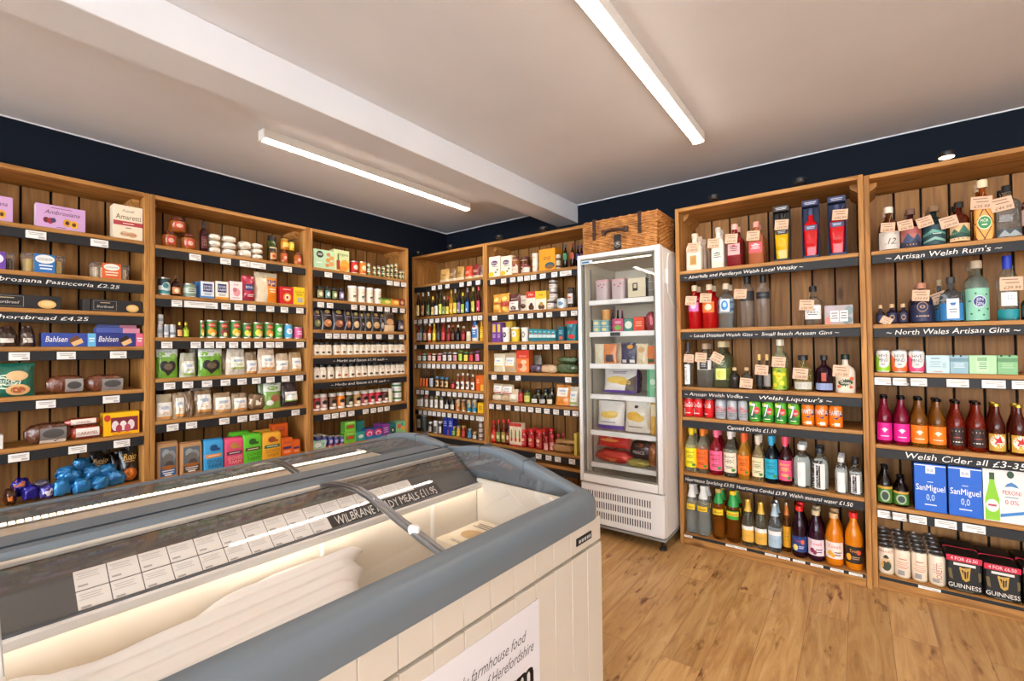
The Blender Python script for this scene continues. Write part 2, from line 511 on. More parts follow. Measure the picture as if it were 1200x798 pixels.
def pouch(w, h, n='pouch', d=.05, col='d8d0c0', els=(), label=None, stand=True, seed=None, crump=.003, lean=0., mt=None, neck=1., top=None):
    sd = random.random() * 50 if seed is None else seed
    def th(u, v):
        a = max(0., 1 - abs(2 * u) ** 2.8) ** .65
        if stand: b = min(1, .62 + 1.6 * v) * max(0., 1 - max(0, (v - .28) / .68) ** 1.7) if v < .96 else 0
        else: b = max(0., 1 - abs(2 * v - 1) ** 2.6) ** .7
        return a * b
    def hw(v):
        return w / 2 * (1 - (1 - neck) * max(0, (v - .55) / .45) ** 1.2) * (1 - .04 * math.sin(PI * v))
    def P(u, v, s, off):
        x = 2 * u * hw(v)
        t = th(u, v)
        nz = noise.noise(Vector((u * 5 + sd, v * 5, s * 3.1))) * crump * (.3 + t) + noise.noise(Vector((u * 15 + sd, v * 13, s * 2.3))) * crump * .45
        return (x, s * (d / 2 * t + .0009 + off) + nz + (.004 * math.sin(u * 9 + sd) * max(0, v - .9) * 10), v * h)
    mb = MB(); m = mt or film(col)
    NU, NV = 16, 18
    mb.grid(lambda a, b: P(a - .5, b, -1, 0), NU, NV, m)
    mb.grid(lambda a, b: P(.5 - a, b, 1, 0), NU, NV, m)
    # side, foot and top seams
    for e in (-.5, .5):
        mb.grid(lambda a, b, e=e: P(e, b, -1 + 2 * a, 0), 1, NV, m)
    for vv in (0, 1):
        mb.grid(lambda a, b, vv=vv: P(a - .5, vv, -1 + 2 * b, 0), NU, 1, m)
    surf = lambda x, z, off: P(max(-.5, min(.5, x / w)), z / h, -1, off + .0004)
    decal(mb, surf, w, h, els, base=.0009, nx=16, ny=18)
    o = mb.build(n, ang=60)
    if label:
        u0, v0, u1, v1, lc = label[:5]
        q = MB()
        W2, H2 = (u1 - u0) * w, (v1 - v0) * h
        sf = lambda x, z, off: surf((u0 + u1) / 2 * w + x, v0 * h + z, off)
        decal(q, sf, W2, H2, [('r', -.5, 0, .5, 1, lc)] + list(label[5] if len(label) > 5 else []), base=.0016, nx=14, ny=14)
        q.build('label', o)
    if lean: o.rotation_euler.x = lean
    return o

def block(w, h, n='flour_bag', d=.075, col='d8b040', els=(), fold='top', side=None):
    """a paper bag with a block foot and a folded top"""
    mb = MB()
    rings = [(w * .49, d * .49, 0, 9), (w / 2, d / 2, h * .03, 9), (w * .505, d * .52, h * .45, 7), (w * .5, d / 2, h * .88, 8), (w * .48, d * .40, h * .95, 7), (w * .46, d * .10, h, 5)]
    m = mat(col, .5, bump=.25, bscale=30.)
    mb.loft(rings, m, 32)
    mb.box(-w * .45, w * .45, -d * .34, d * .02, h * .975, h * 1.004, m, .001)   # folded-over flap
    decal(mb, surf_of(rings), w, h, els, base=.0008, nx=8, ny=6)
    return mb.build(n, ang=50)

def lump(w, h, n='wrapped_sweet', d=None, col='2a70b8', seed=None, amp=.16, els=(), mt=None, ears=False):
    d = d or w * .6
    sd = random.random() * 90 if seed is None else seed
    mb = MB(); m = mt or foil(col)
    NU, NV = 30, 18
    def P(a, b):
        t = 2 * PI * a; p = PI * (b - .5)
        x = math.cos(p) * math.cos(t); y = math.cos(p) * math.sin(t); z = math.sin(p)
        x, y, z = (math.copysign(abs(q) ** .75, q) for q in (x, y, z))
        k = 1 + amp * noise.noise(Vector((x * 2.1 + sd, y * 2.1, z * 2.1))) + amp * .55 * noise.noise(Vector((x * 5 + sd, y * 5, z * 5))) + amp * .4 * abs(noise.noise(Vector((x * 9 + sd, y * 9, z * 9))))
        return (x * w / 2 * k, y * d / 2 * k, max(0., (z * .5 * k + .5)) * h)
    mb.grid(P, NU, NV, m)
    if ears:
        for s in (-1, 1):
            mb.grid(lambda a, b, s=s: (s * (w * .46 + a * w * .14), (b - .5) * d * (.25 + .5 * a), h * (.5 + .1 * math.sin(b * 9 + sd))), 3, 6, m)
    sf = lambda x, z, off: (x, -d / 2 * math.sqrt(max(0., 1 - min(1, (2 * x / w) ** 2 + (2 * z / h - 1) ** 2 * .9))) * 1.06 - off, z)
    if els: decal(mb, sf, w, h, els, base=.0015)
    return mb.build(n, ang=70)

def tray_pack(w, h, n='biscuit_tray', d=.09, inner='d9b36a', band='2470b0', els=(), bw=.42):
    """clear tray of biscuits with a paper band"""
    mb = MB()
    mb.loft([(w * .46, d * .42, 0, 8), (w * .5, d * .5, h * .82, 8), (w * .5, d * .5, h, 8)], mat('efe9e2', .1, trans=.9, ior=1.15), 28)
    o = mb.build(n)
    q = MB()
    k = max(4, int(w / .026))
    for i in range(k):
        x = (i + .5) / k * w * .84 - w * .42
        q.loft([(w * .36 / k, d * .30, h * .06, 4), (w * .40 / k, d * .36, h * .4, 4), (w * .34 / k, d * .28, h * .72, 3)], mat(inner, .6), 10, True, True, x, 0)
    q.build('biscuits', o)['kind'] = 'stuff'
    s = MB(); bw_ = w * bw / 2; e = .0015
    s.box(-bw_, bw_, -d / 2 - e, d / 2 + e, h + .0003, h + e, paper(band), .0003)
    s.box(-bw_, bw_, -d / 2 - e - .001, -d / 2 - e, 0, h + e, paper(band), .0003)
    decal(s, flat_surf(-d / 2 - e - .001), 2 * bw_, h, els, nx=1, ny=1)
    s.build('label', o)
    return o

def bar_pack(w, h, n='bread_pack', d=.07, col='5a2e1c', els=(), label=None, seed=None):
    """a lying flow-wrapped loaf: rounded, with crimped ends"""
    sd = random.random() * 50 if seed is None else seed
    mb = MB(); m = film(col)
    def P(a, b):
        t = 2 * PI * b
        u = 2 * a - 1
        k = max(0., 1 - abs(u) ** 4) ** .5
        k = max(k, .12) if abs(u) < .95 else .42
        y = math.copysign(abs(math.cos(t)) ** .7, math.cos(t)) * d / 2 * k
        z = math.copysign(abs(math.sin(t)) ** .7, math.sin(t)) * h / 2 * k
        nz = 1 + .13 * noise.noise(Vector((a * 11 + sd, math.cos(t) * 2, math.sin(t) * 2))) + .09 * noise.noise(Vector((a * 26 + sd, math.cos(t) * 5, math.sin(t) * 5)))
        return (u * w / 2, y * nz, max(0, h / 2 + z * nz))
    mb.grid(P, 34, 24, m)
    o = mb.build(n, ang=60)
    if label:
        q = MB()
        sf = lambda x, z, off: (x, -d / 2 * 1.12 * max(.3, 1 - abs(2 * z / h - 1) ** 2.6) ** .5 - .002 - off, z)
        u0, v0, u1, v1, lc = label[:5]
        decal(q, lambda x, z, off: sf((u0 + u1) / 2 * w + x, v0 * h + z, off), (u1 - u0) * w, (v1 - v0) * h, [('r', -.5, 0, .5, 1, lc)] + list(label[5] if len(label) > 5 else []), nx=4, ny=4)
        q.build('label', o)
    return o

TAGM = mat('dcb596', .7)
def neck_tag(text, w=.062, h=.052, lines=3):
    """kraft price tag on a loop of string"""
    mb = MB()
    mb.box(-w / 2, w / 2, -.0006, .0006, 0, h, TAGM, .0003)
    els = [('l', -.06, .80, .74, .16, 1, '8a6a58'), ('l', .04, .56, .62, .14, 1, '7a5c4c'), ('t', text + '.99', .03, .22, .22, '4a3832', .8, .25)]
    decal(mb, flat_surf(-.0006), w, h, els, base=.0003, nx=1, ny=1)
    return mb.build('price_tag')
# ------------------------------------------------------------------ the room
WX, WY, CZ = -3.36, 3.38, 2.40          # left wall, back wall, ceiling
RXW, FY = 3.4, -4.2                      # right and front walls, out of frame

def structure(name, mb):
    o = mb.build(name); o['kind'] = 'structure'; return o

def plaster(name, c, rough=.7, bump=.04):
    m, nt, b, N, L = node_mat(name)
    tc = N('ShaderNodeTexCoord'); n = N('ShaderNodeTexNoise'); n.inputs['Scale'].default_value = 3.; n.inputs['Detail'].default_value = 6
    L(tc.outputs['Object'], n.inputs['Vector'])
    r = ramp(nt, [(.3, c), (.7, c)])
    e = r.color_ramp.elements
    e[0].color = [x * .95 for x in e[0].color[:3]] + [1]
    L(n.outputs['Fac'], r.inputs[0]); L(r.outputs[0], b.inputs['Base Color'])
    n2 = N('ShaderNodeTexNoise'); n2.inputs['Scale'].default_value = 90.
    L(tc.outputs['Object'], n2.inputs['Vector'])
    bp = N('ShaderNodeBump'); bp.inputs['Strength'].default_value = bump; bp.inputs['Distance'].default_value = .01
    L(n2.outputs['Fac'], bp.inputs['Height']); L(bp.outputs[0], b.inputs['Normal'])
    b.inputs['Roughness'].default_value = rough
    return m
NAVY = plaster('navy_paint', '131a25', .85)
NAVY.node_tree.nodes['Principled BSDF'].inputs['Specular IOR Level'].default_value = .15
CEIL = plaster('white_ceiling_paint', 'e9ebf0', .8)

def floor_mat():
    m, nt, b, N, L = node_mat('wood_plank_floor')
    tc = N('ShaderNodeTexCoord'); mp = N('ShaderNodeMapping')
    mp.inputs['Rotation'].default_value = (0, 0, PI / 2)
    mp.inputs['Location'].default_value = (.31, .055, 0)
    L(tc.outputs['Object'], mp.inputs['Vector'])
    br = N('ShaderNodeTexBrick')
    br.inputs['Scale'].default_value = 1.; br.inputs['Brick Width'].default_value = 1.1; br.inputs['Row Height'].default_value = .147
    br.inputs['Mortar Size'].default_value = .0012; br.inputs['Mortar Smooth'].default_value = .2; br.inputs['Bias'].default_value = 0
    br.offset = .37; br.offset_frequency = 2
    br.inputs['Color1'].default_value = (0, 0, 0, 1); br.inputs['Color2'].default_value = (1, 1, 1, 1); br.inputs['Mortar'].default_value = (.5, .5, .5, 1)
    L(mp.outputs[0], br.inputs['Vector'])
    # every plank takes its own piece of grain
    sc = N('ShaderNodeVectorMath'); sc.operation = 'SCALE'; sc.inputs['Scale'].default_value = 23.
    L(br.outputs['Color'], sc.inputs[0])
    ad = N('ShaderNodeVectorMath'); ad.operation = 'ADD'
    L(mp.outputs[0], ad.inputs[0]); L(sc.outputs[0], ad.inputs[1])
    m2 = N('ShaderNodeMapping'); m2.inputs['Scale'].default_value = (1.6, 15, 15)
    L(ad.outputs[0], m2.inputs['Vector'])
    n = N('ShaderNodeTexNoise'); n.inputs['Scale'].default_value = 1.5; n.inputs['Detail'].default_value = 7; n.inputs['Distortion'].default_value = 1.2; n.inputs['Roughness'].default_value = .65
    L(m2.outputs[0], n.inputs['Vector'])
    r = ramp(nt, [(.28, '9c7040'), (.46, 'bd9058'), (.60, 'cca26a'), (.78, 'd8b480')])
    L(n.outputs['Fac'], r.inputs[0])
    m3 = N('ShaderNodeMapping'); m3.inputs['Scale'].default_value = (7., 26, 26)
    L(ad.outputs[0], m3.inputs['Vector'])
    n3 = N('ShaderNodeTexNoise'); n3.inputs['Scale'].default_value = 1.3; n3.inputs['Detail'].default_value = 3
    L(m3.outputs[0], n3.inputs['Vector'])
    r3 = ramp(nt, [(.58, 'ffffff'), (.72, '8a6238')])
    L(n3.outputs['Fac'], r3.inputs[0])
    n4 = N('ShaderNodeTexNoise'); n4.inputs['Scale'].default_value = 2.6
    L(ad.outputs[0], n4.inputs['Vector'])
    r4 = ramp(nt, [(.46, '000000'), (.58, 'ffffff')]); L(n4.outputs['Fac'], r4.inputs[0])
    mx = N('ShaderNodeMixRGB'); mx.blend_type = 'MULTIPLY'
    L(r4.outputs[0], mx.inputs[0]); L(r.outputs[0], mx.inputs[1]); L(r3.outputs[0], mx.inputs[2])
    hv = N('ShaderNodeHueSaturation'); mr = N('ShaderNodeMapRange'); mr.inputs['To Min'].default_value = .88; mr.inputs['To Max'].default_value = 1.08
    L(br.outputs['Color'], mr.inputs['Value']); L(mr.outputs[0], hv.inputs['Value']); L(mx.outputs[0], hv.inputs['Color'])
    mx2 = N('ShaderNodeMixRGB'); mx2.blend_type = 'MIX'; mx2.inputs[2].default_value = lin('7a5430')
    mm = N('ShaderNodeMath'); mm.operation = 'MULTIPLY'; mm.inputs[1].default_value = .7
    L(br.outputs['Fac'], mm.inputs[0]); L(mm.outputs[0], mx2.inputs[0]); L(hv.outputs[0], mx2.inputs[1])
    L(mx2.outputs[0], b.inputs['Base Color'])
    b.inputs['Roughness'].default_value = .38
    bp = N('ShaderNodeBump'); bp.inputs['Strength'].default_value = .08; bp.inputs['Distance'].default_value = .003
    L(n.outputs['Fac'], bp.inputs['Height']); L(bp.outputs[0], b.inputs['Normal'])
    return m

mb = MB(); mb.box(WX - .12, RXW + .12, FY - .12, WY + .12, -.1, 0, floor_mat()); structure('floor', mb)
mb = MB(); mb.box(WX - .12, RXW + .12, FY - .12, WY + .12, CZ, CZ + .1, CEIL); structure('ceiling', mb)
mb = MB(); mb.box(WX - .12, WX, FY - .12, WY + .12, 0, CZ, NAVY); structure('wall_left', mb)
mb = MB(); mb.box(WX, RXW + .12, WY, WY + .12, 0, CZ, NAVY); structure('wall_back', mb)
BEAM_X0, BEAM_X1, BEAM_Z = -2.03, -1.835, 2.246
mb = MB(); mb.box(BEAM_X0, BEAM_X1, FY, WY, BEAM_Z, CZ, CEIL, .003); structure('ceiling_beam', mb)
# thin line of white filler where ceiling meets the navy paint
mb = MB(); mb.box(WX, WX + .004, FY, WY, CZ - .007, CZ, CEIL, .0005); structure('trim_1', mb)
mb = MB(); mb.box(BEAM_X1, RXW, WY - .004, WY, CZ - .007, CZ, CEIL, .0005); mb.box(WX, BEAM_X0, WY - .004, WY, CZ - .007, CZ, CEIL, .0005); structure('trim_2', mb)
# the walls out of frame, with unseen windows added and sized to light the room
PALE = plaster('pale_wall_paint', 'dcd8d2', .7)
mb = MB()
mb.box(RXW, RXW + .12, FY - .12, -2.9, 0, CZ, PALE); mb.box(RXW, RXW + .12, -1.2, WY, 0, CZ, PALE)
mb.box(RXW, RXW + .12, -2.9, -1.2, 0, 1.0, PALE); mb.box(RXW, RXW + .12, -2.9, -1.2, 2.25, CZ, PALE)
structure('wall_right', mb)
mb = MB()
mb.box(WX, -2.6, FY - .12, FY, 0, CZ, PALE); mb.box(2.9, RXW, FY - .12, FY, 0, CZ, PALE)
mb.box(-2.6, 2.9, FY - .12, FY, 0, .5, PALE); mb.box(-2.6, 2.9, FY - .12, FY, 2.25, CZ, PALE)
structure('wall_front', mb)
FRAMEM = mat('e8e6e2', .4)
mb = MB()
for y in (-2.9, -2.07, -1.25): mb.box(RXW + .03, RXW + .09, y, y + .05, 1.0, 2.25, FRAMEM)
for z in (1.0, 2.2): mb.box(RXW + .03, RXW + .09, -2.9, -1.2, z, z + .05, FRAMEM)
structure('window_1', mb)
mb = MB()
for x in (-2.6, -.8, 1.02, 2.85): mb.box(x, x + .05, FY - .09, FY - .03, .5, 2.25, FRAMEM)
for z in (.5, 2.2): mb.box(-2.6, 2.9, FY - .09, FY - .03, z, z + .05, FRAMEM)
structure('window_2', mb)

# ------------------------------------------------------------------ lamps
TUBE = mat('ffeedd', .4, emit=EMIT_TUBE)
def tube_light(x, y0, y1, label):
    o = empty('tube_light', (x, (y0 + y1) / 2, CZ))
    tag(o, label, 'ceiling light', 'ceiling tube lights')
    L = (y1 - y0) / 2
    mb = MB(); mb.box(-.031, .031, -L, L, -.05, 0, WHITE, .003)
    for s in (-1, 1): mb.box(-.032, .032, s * L - .006, s * L + .006, -.061, 0, WHITE, .004)
    mb.build('housing', o)
    mb = MB(); n = 10
    prof = lambda y: [Vector((.027 * math.cos(PI + PI * i / n), y, -.0502 + .010 * math.sin(PI + PI * i / n))) for i in range(n + 1)]
    mb.sweep(prof, [-L + .007, L - .007], TUBE, closed=True); mb.build('diffuser', o)
tube_light(-2.52, 1.16, 2.78, 'white tube light with lit diffuser on ceiling left of the beam')
tube_light(-.685, 1.0, 2.66, 'white tube light with lit diffuser on ceiling right of the beam')
tube_light(1.5, .9, 2.5, 'added white tube light on the ceiling beyond the frame, towards the window')  # this and the next three: unseen tubes added for more room light
tube_light(-2.52, -2.4, -.8, 'added white tube light on the ceiling behind the viewer, left of the beam')
tube_light(-.685, -2.4, -.8, 'added white tube light on the ceiling behind the viewer, right of the beam')
tube_light(1.5, -2.4, -.8, 'added white tube light on the ceiling behind the viewer, by the window')

# ------------------------------------------------------------------ racks
class Bay:
    def __init__(s, ox, oy, rot, width, depth, name):
        s.o = Vector((ox, oy, 0)); s.rot = rot; s.w = width; s.d = depth; s.name = name
        s.e = Vector((math.cos(rot), math.sin(rot), 0)); s.n = Vector((-math.sin(rot), math.cos(rot), 0))
        s.sh = []
    def pt(s, x, d, z): return s.o + s.e * x + s.n * d + Vector((0, 0, z))
    def xcol(s, px, d, z):
        """x along the front at depth d and height z that shows in picture column px"""
        a = camco(s.pt(0, d, z)); b = camco(s.pt(1, d, z)) - a
        k = (px - 600) / FPX
        return (k * a.z - a.x) / (b.x - k * b.z)
    def zrow(s, x, d, py):
        a = camco(s.pt(x, d, 0)); b = camco(s.pt(x, d, 1)) - a
        k = (py - 399) / FPX
        return (k * a.z - a.y) / (b.y - k * b.z)
    def zline(s, px, py, d=0.):
        z = 1.
        for _ in range(5):
            x = s.xcol(px, d, z); z = s.zrow(x, d, py)
        return z
    def cosang(s, x, d):
        P = s.pt(x, d, CAM_H); v = Vector((P.x, P.y, 0)).normalized()
        return abs(v.dot(s.n))

L90 = PI / 2
BAYS = {
    1: Bay(-3.045, -.09, L90, .905, .27, 'leftmost rack'),
    2: Bay(-3.045, .815, L90, .905, .27, 'second rack from left'),
    3: Bay(-3.045, 1.72, L90, .885, .27, 'third rack from left'),
    4: Bay(-3.305, 2.87, 0, .885, .30, 'corner rack'),
    5: Bay(-2.42, 2.87, 0, .92, .30, 'rack left of fridge'),
    6: Bay(-.90, 2.913, 0, .938, .36, 'rack right of fridge'),
    7: Bay(.038, 2.945, 0, .94, .36, 'rightmost rack'),
}
TOPZ = 2.075
ROWS = {   # two points on each shelf's front lip in the photograph, top shelf first
    1: [(85, 270.6), (85, 322.3), (85, 363.4), (85, 406.2), (85, 460.9), (85, 517)],
    2: [(273, 299.2), (273, 351.3), (273, 396), (273, 439.5), (273, 484)],
    3: [(422, 320.5), (422, 354), (422, 387.7), (422, 415.4), (422, 442), (422, 476.5)],
    4: [(525, 329.7), (525, 369), (525, 400.4), (525, 423.7), (525, 456), (525, 480.8), (566, 517)],
    5: [(624, 318.4), (624, 363.3), (624, 400), (624, 437), (624, 473.6), (645, 530)],
    7: [(1112, 285.1), (1112, 377.5), (1112, 438), (1112, 528), (1112, 604)],
}
FIXZ = {6: [1.682, 1.323, .967, .783, .446, .067]}
LOWZ = {1: [.525, .06], 2: [.52, .06], 3: [.52, .06], 4: [.30, .06], 5: [.36, .06], 7: [.067]}
for k, B in BAYS.items():
    B.sh = list(FIXZ[k]) if k in FIXZ else [B.zline(*p) for p in ROWS[k]] + LOWZ[k]
print({k: [round(z, 3) for z in B.sh] for k, B in BAYS.items()})

STH = .02
def rack(k, label, strips):
    """strips: {shelf index: (writing or None, [ticket centre columns], ticket width)}"""
    B = BAYS[k]; t = .024
    o = empty('shelving_rack', B.o, B.rot); tag(o, label, 'shelving', 'wooden shelving racks')
    for s in (0, 1):
        mb = MB(); x0 = s * (B.w - t) 
        mb.box(x0 + .0004, x0 + t - .0004, 0, .045, 0, TOPZ, wood_z, .002)                    # front stile
        mb.box(x0 + .003, x0 + t - .003, .0455, B.d, 0, TOPZ, wood_z, .002)
        mb.build('side_panel', o)
    mb = MB(); mb.box(t, B.w - t, 0, B.d, TOPZ - .022, TOPZ, wood_x, .002); mb.build('top_board', o)
    n = 8; mb = MB(); pw = (B.w - 2 * t) / n
    for i in range(n):
        mb.box(t + i * pw + .0048, t + (i + 1) * pw - .0048, B.d - .016, B.d - .002, .03, TOPZ - .026, wood_shaded, .0015)
    mb.build('back_boards', o)
    mb = MB(); mb.box(t, B.w - t, B.d - .001, B.d + .004, .03, TOPZ - .03, mat('18120e', .9)); mb.build('backing_sheet', o)
    for s in (-1, 1):                                                       # corner blocks under the top
        mb = MB(); xx = t if s < 0 else B.w - t; z = TOPZ - .022
        q = [(xx, z), (xx - s * .034, z), (xx - s * .03, z - .02), (xx, z - .045)]
        yb = B.d - .018
        fr = [(x, .09, zz) for x, zz in q]; bk = [(x, yb, zz) for x, zz in q]
        mb.face(fr, wood_x); mb.face(bk[::-1], wood_x)
        for i in range(4): mb.face([fr[i], fr[(i + 1) % 4], bk[(i + 1) % 4], bk[i]], wood_x)
        mb.build('corner_block', o)
    last = len(B.sh) - 1
    for i, z in enumerate(B.sh):
        mb = MB()
        mb.box(t + .0005, B.w - t - .0005, .001, B.d - .017, z - STH, z, wood_x, .0015)
        if i == last: mb.box(t + .0005, B.w - t - .0005, .004, .024, .001, z - STH - .0005, wood_x, .0015)
        sh = mb.build('shelf', o)
        txt, tk, tw = (list(strips.get(i, ())) + [None, [], .05][len(strips.get(i, ())):])[:3]
        hs = .044 if i < last else .016
        zs = z - STH - .001 if i < last else z - .002
        if i < last or k in (6, 7):
            mb = MB(); y1 = -.0005 if i == last else .0115
            mb.box(t + .003, B.w - t - .003, y1 - .012 if i < last else -.004, y1, zs - hs, zs, STRIP, .001)
            yf = (y1 - .012) if i < last else -.004
            if txt:
                cx = B.w / 2; sfc = flat_surf(yf - .0002, zs - hs, cx)
                W = B.w - 2 * t
                handwrite(mb, sfc, txt, W, hs)
            mb.build('edge_strip', sh)
            for j, px in enumerate(tk):
                w_ = tw
                if isinstance(px, tuple): px, w_ = px
                x = B.xcol(px, yf, zs - hs / 2)
                x0, x1 = max(t + .002, x - w_ / 2), min(B.w - t - .002, x + w_ / 2)
                if x1 - x0 < .01: continue
                q = MB(); hh = .036 if i < last else .013
                q.box(x0, x1, yf - .0022, yf - .0003, zs - hs / 2 - hh / 2, zs - hs / 2 + hh / 2, TICKET, .0005)
                decal(q, flat_surf(yf - .0022, zs - hs / 2 - hh / 2, (x0 + x1) / 2), x1 - x0, hh, [('l', 0, .62, .8, .4, 2, 'a8a29c'), ('r', .12, .12, .42, .34, 'b8b2ac')], base=.0002, nx=1, ny=1)
                q.build('price_ticket', sh)
    return o

def handwrite(mb, sfc, items, W, H, c=None):
    """chalk-pen writing: items = [(text, centre fraction, width fraction, height fraction)]; every letter a little off the line"""
    m = CHALK if c is None else c
    rnd = random.Random(len(items[0][0]))
    for (s, cu, wf, hf) in items:
        vs, fs, w = glyphs(s, .18)
        sx = wf * W / w; sy = min(hf * H, sx * 1.7)
        ph = rnd.random() * 6
        pts = []
        for x, y in vs:
            X = (cu - .5) * W + x * sx
            pts.append(sfc(X + .02 * sy * math.sin(X * 210 + ph), H * .5 + (y - .42) * sy * (1 + .10 * math.sin(X * 130 + ph)) + .05 * sy * math.sin(X * 75 + ph), .0006))
        mb.raw(pts, fs, m)
def squiggle(): return '~'
# ------------------------------------------------------------------ the two island freezers, back to back
TH = math.radians(3.0)
UC, VC = -1.40, .32
def fz(q, v):      # freezer line coordinates -> world
    u = UC + q; return Vector((u * math.cos(TH) + v * math.sin(TH), -u * math.sin(TH) + v * math.cos(TH), 0))
GREY = mat('687178', .4); GREY_D = mat('4c5258', .45); ALU = metal('b9bcc0', .28)
CREAM = mat('c9bfb0', .5); LINER = mat('efe8dc', .35)
FROST = mat('f8f5f1', .55, bump=.12, bscale=25.)
ARCH = [(0, .826), (.06, .832), (.14, .846), (.24, .853), (.32, .846), (.40, .826), (.48, .803), (.55, .782), (.60, .768), (.68, .765)]
def arch(q):
    q = abs(q)
    for (a, za), (b, zb) in zip(ARCH, ARCH[1:]):
        if q <= b: return za + (zb - za) * (q - a) / (b - a)
    return .765
V0, V1, QO = -.68, 1.32, .675

def freezer(sg, label):
    qc = sg * .34
    o = empty('island_freezer', fz(qc, VC), -TH)
    tag(o, label, 'freezer', 'island freezers')
    X = lambda q: sg * q - qc
    Y = lambda v: v - VC
    # rim: one bumper round three sides, rising over the arched ends
    R = .075; path = []
    for v, sy in ((V0, -1), (V1, 1)):
        seq = []
        N_ = 22
        for i in range(N_ + 1):
            q = .012 + (QO - R - .012) * i / N_; seq.append((q, v, 0., sy))
        for i in range(1, 7):
            a = PI / 2 * i / 6; seq.append((QO - R + R * math.sin(a), v - sy * (R - R * math.cos(a)), math.sin(a), sy * math.cos(a)))
        path += seq if sy < 0 else seq[::-1]
    PR = [(.0, .688), (.0, .728), (.004, .744), (.014, .757), (.026, .762), (.062, .768), (.070, .764), (.070, .683), (.006, .683)]
    def prof(s):
        q, v, nx, ny = s; lift = arch(q) - .765 if ny else 0
        return [Vector((X(q - nx * off), Y(v - ny * off), z + (lift if z > .70 else 0))) for off, z in PR]
    mb = MB(); mb.sweep(prof, path, GREY, closed=True)
    for q in (.19, .40):                       # joints of the moulded end
        for off in (1,):
            z = arch(q); mb.box(X(q) - .0015, X(q) + .0015, Y(V1) - .071, Y(V1) + .001, z - .045, z + .0045, GREY_D, .0008)
    mb.build('rim', o)
    mb = MB(); mb.box(X(.008), X(.062), Y(V0) + .09, Y(V1) - .086, .795, .83, GREY, .012)
    mb.box(X(.063), X(.075), Y(V0) + .09, Y(V1) - .086, .806, .818, mat('cfc7ba', .4), .002)
    mb.build('ridge', o)
    # body: board cladding in two tiers with a dark shadow gap
    mb = MB(); 
    cm = mat('3a3836', .7)
    xs = sorted((X(.60), X(.64))); mb.box(xs[0], xs[1], Y(V0) + .02, Y(V1) - .02, .03, .683, cm, .002)
    xs = sorted((X(.01), X(.03))); mb.box(xs[0], xs[1], Y(V0) + .02, Y(V1) - .02, .03, .80, cm, .002)
    xs = sorted((X(.03), X(.60)))
    for ye in (Y(V0) + .02, Y(V1) - .05): mb.box(xs[0], xs[1], ye, ye + .03, .03, .683, cm, .002)
    mb.box(xs[0], xs[1], Y(V0) + .05, Y(V1) - .05, .03, .06, cm, .002)
    mb.build('carcass', o)
    mb = MB(); n = 23; bw = (V1 - V0 - .02) / n
    for i in range(n):
        a, b = Y(V0) + .01 + i * bw, Y(V0) + .01 + (i + 1) * bw
        mb.box(X(.64), X(.664), a + .0006, b - .0006, .611, .684, CREAM, .0012)
        mb.box(X(.64), X(.667), a + .0006, b - .0006, .02, .604, CREAM, .0012)
    for yy, d in ((Y(V1) - .02, .012), (Y(V0) + .02, -.012)):
        for i in range(8):
            a = .012 + i * .0787
            mb.box(min(X(a + .001), X(a + .0775)), max(X(a + .001), X(a + .0775)), min(yy, yy + d), max(yy, yy + d), .02, .604, CREAM, .0015)
            mb.box(min(X(a + .001), X(a + .0775)), max(X(a + .001), X(a + .0775)), min(yy, yy + d), max(yy, yy + d), .616, .684, CREAM, .0025)
    mb.build('board_cladding', o)
    # cold well
    mb = MB(); t = .01; zb = .30
    ya, yb = Y(V0) + .10, Y(V1) - .105
    qa, qb = .21, .59
    for (x0, x1, y0, y1) in ((qa - t, qa, ya, yb), (qb, qb + t, ya, yb)):
        mb.box(min(X(x0), X(x1)), max(X(x0), X(x1)), y0, y1, zb, .722, LINER, .001)
    for y in (ya - t, yb): mb.box(min(X(qa), X(qb)), max(X(qa), X(qb)), y, y + t, zb, .745, LINER, .001)
    mb.box(min(X(qa), X(qb)), max(X(qa), X(qb)), ya, yb, zb - t, zb, LINER, .001)
    mb.build('liner', o)
    if sg > 0:
        for v in (1.0, .62):
            mb = MB(); mb.tube([(X(qa + .006), Y(v), zb + .001), (X(qa + .006), Y(v), .716)], .007, WHITE, 8); mb.build('basket_post', o)
    # sloping fascia under the ridge
    F0, F1 = (.085, .806), (.205, .722)
    mb = MB(); e = Vector((F1[0] - F0[0], 0, F1[1] - F0[1])); L_ = e.length; e.normalize()
    nrm = Vector((-e.z, 0, e.x))             # towards the viewer's side and up
    def fs(s, v, off=0.):
        p = Vector((F0[0], 0, F0[1])) + e * (s * L_) + nrm * off
        return Vector((X(p.x), Y(v), p.z))
    mb.face([fs(0, V0 + .09), fs(0, V1 - .09), fs(1, V1 - .09), fs(1, V0 + .09)], mat('545350', .35))
    mb.face([(X(.062), Y(V0) + .09, .80), (X(.062), Y(V1) - .09, .80), fs(0, V1 - .09), fs(0, V0 + .09)], mat('8e887f', .35))
    mb.build('fascia', o)
    mb = MB()
    mb.box(min(X(.205), X(.222)), max(X(.205), X(.222)), ya, yb, .716, .734, GREY_D, .003); mb.build('fascia_trim', o)
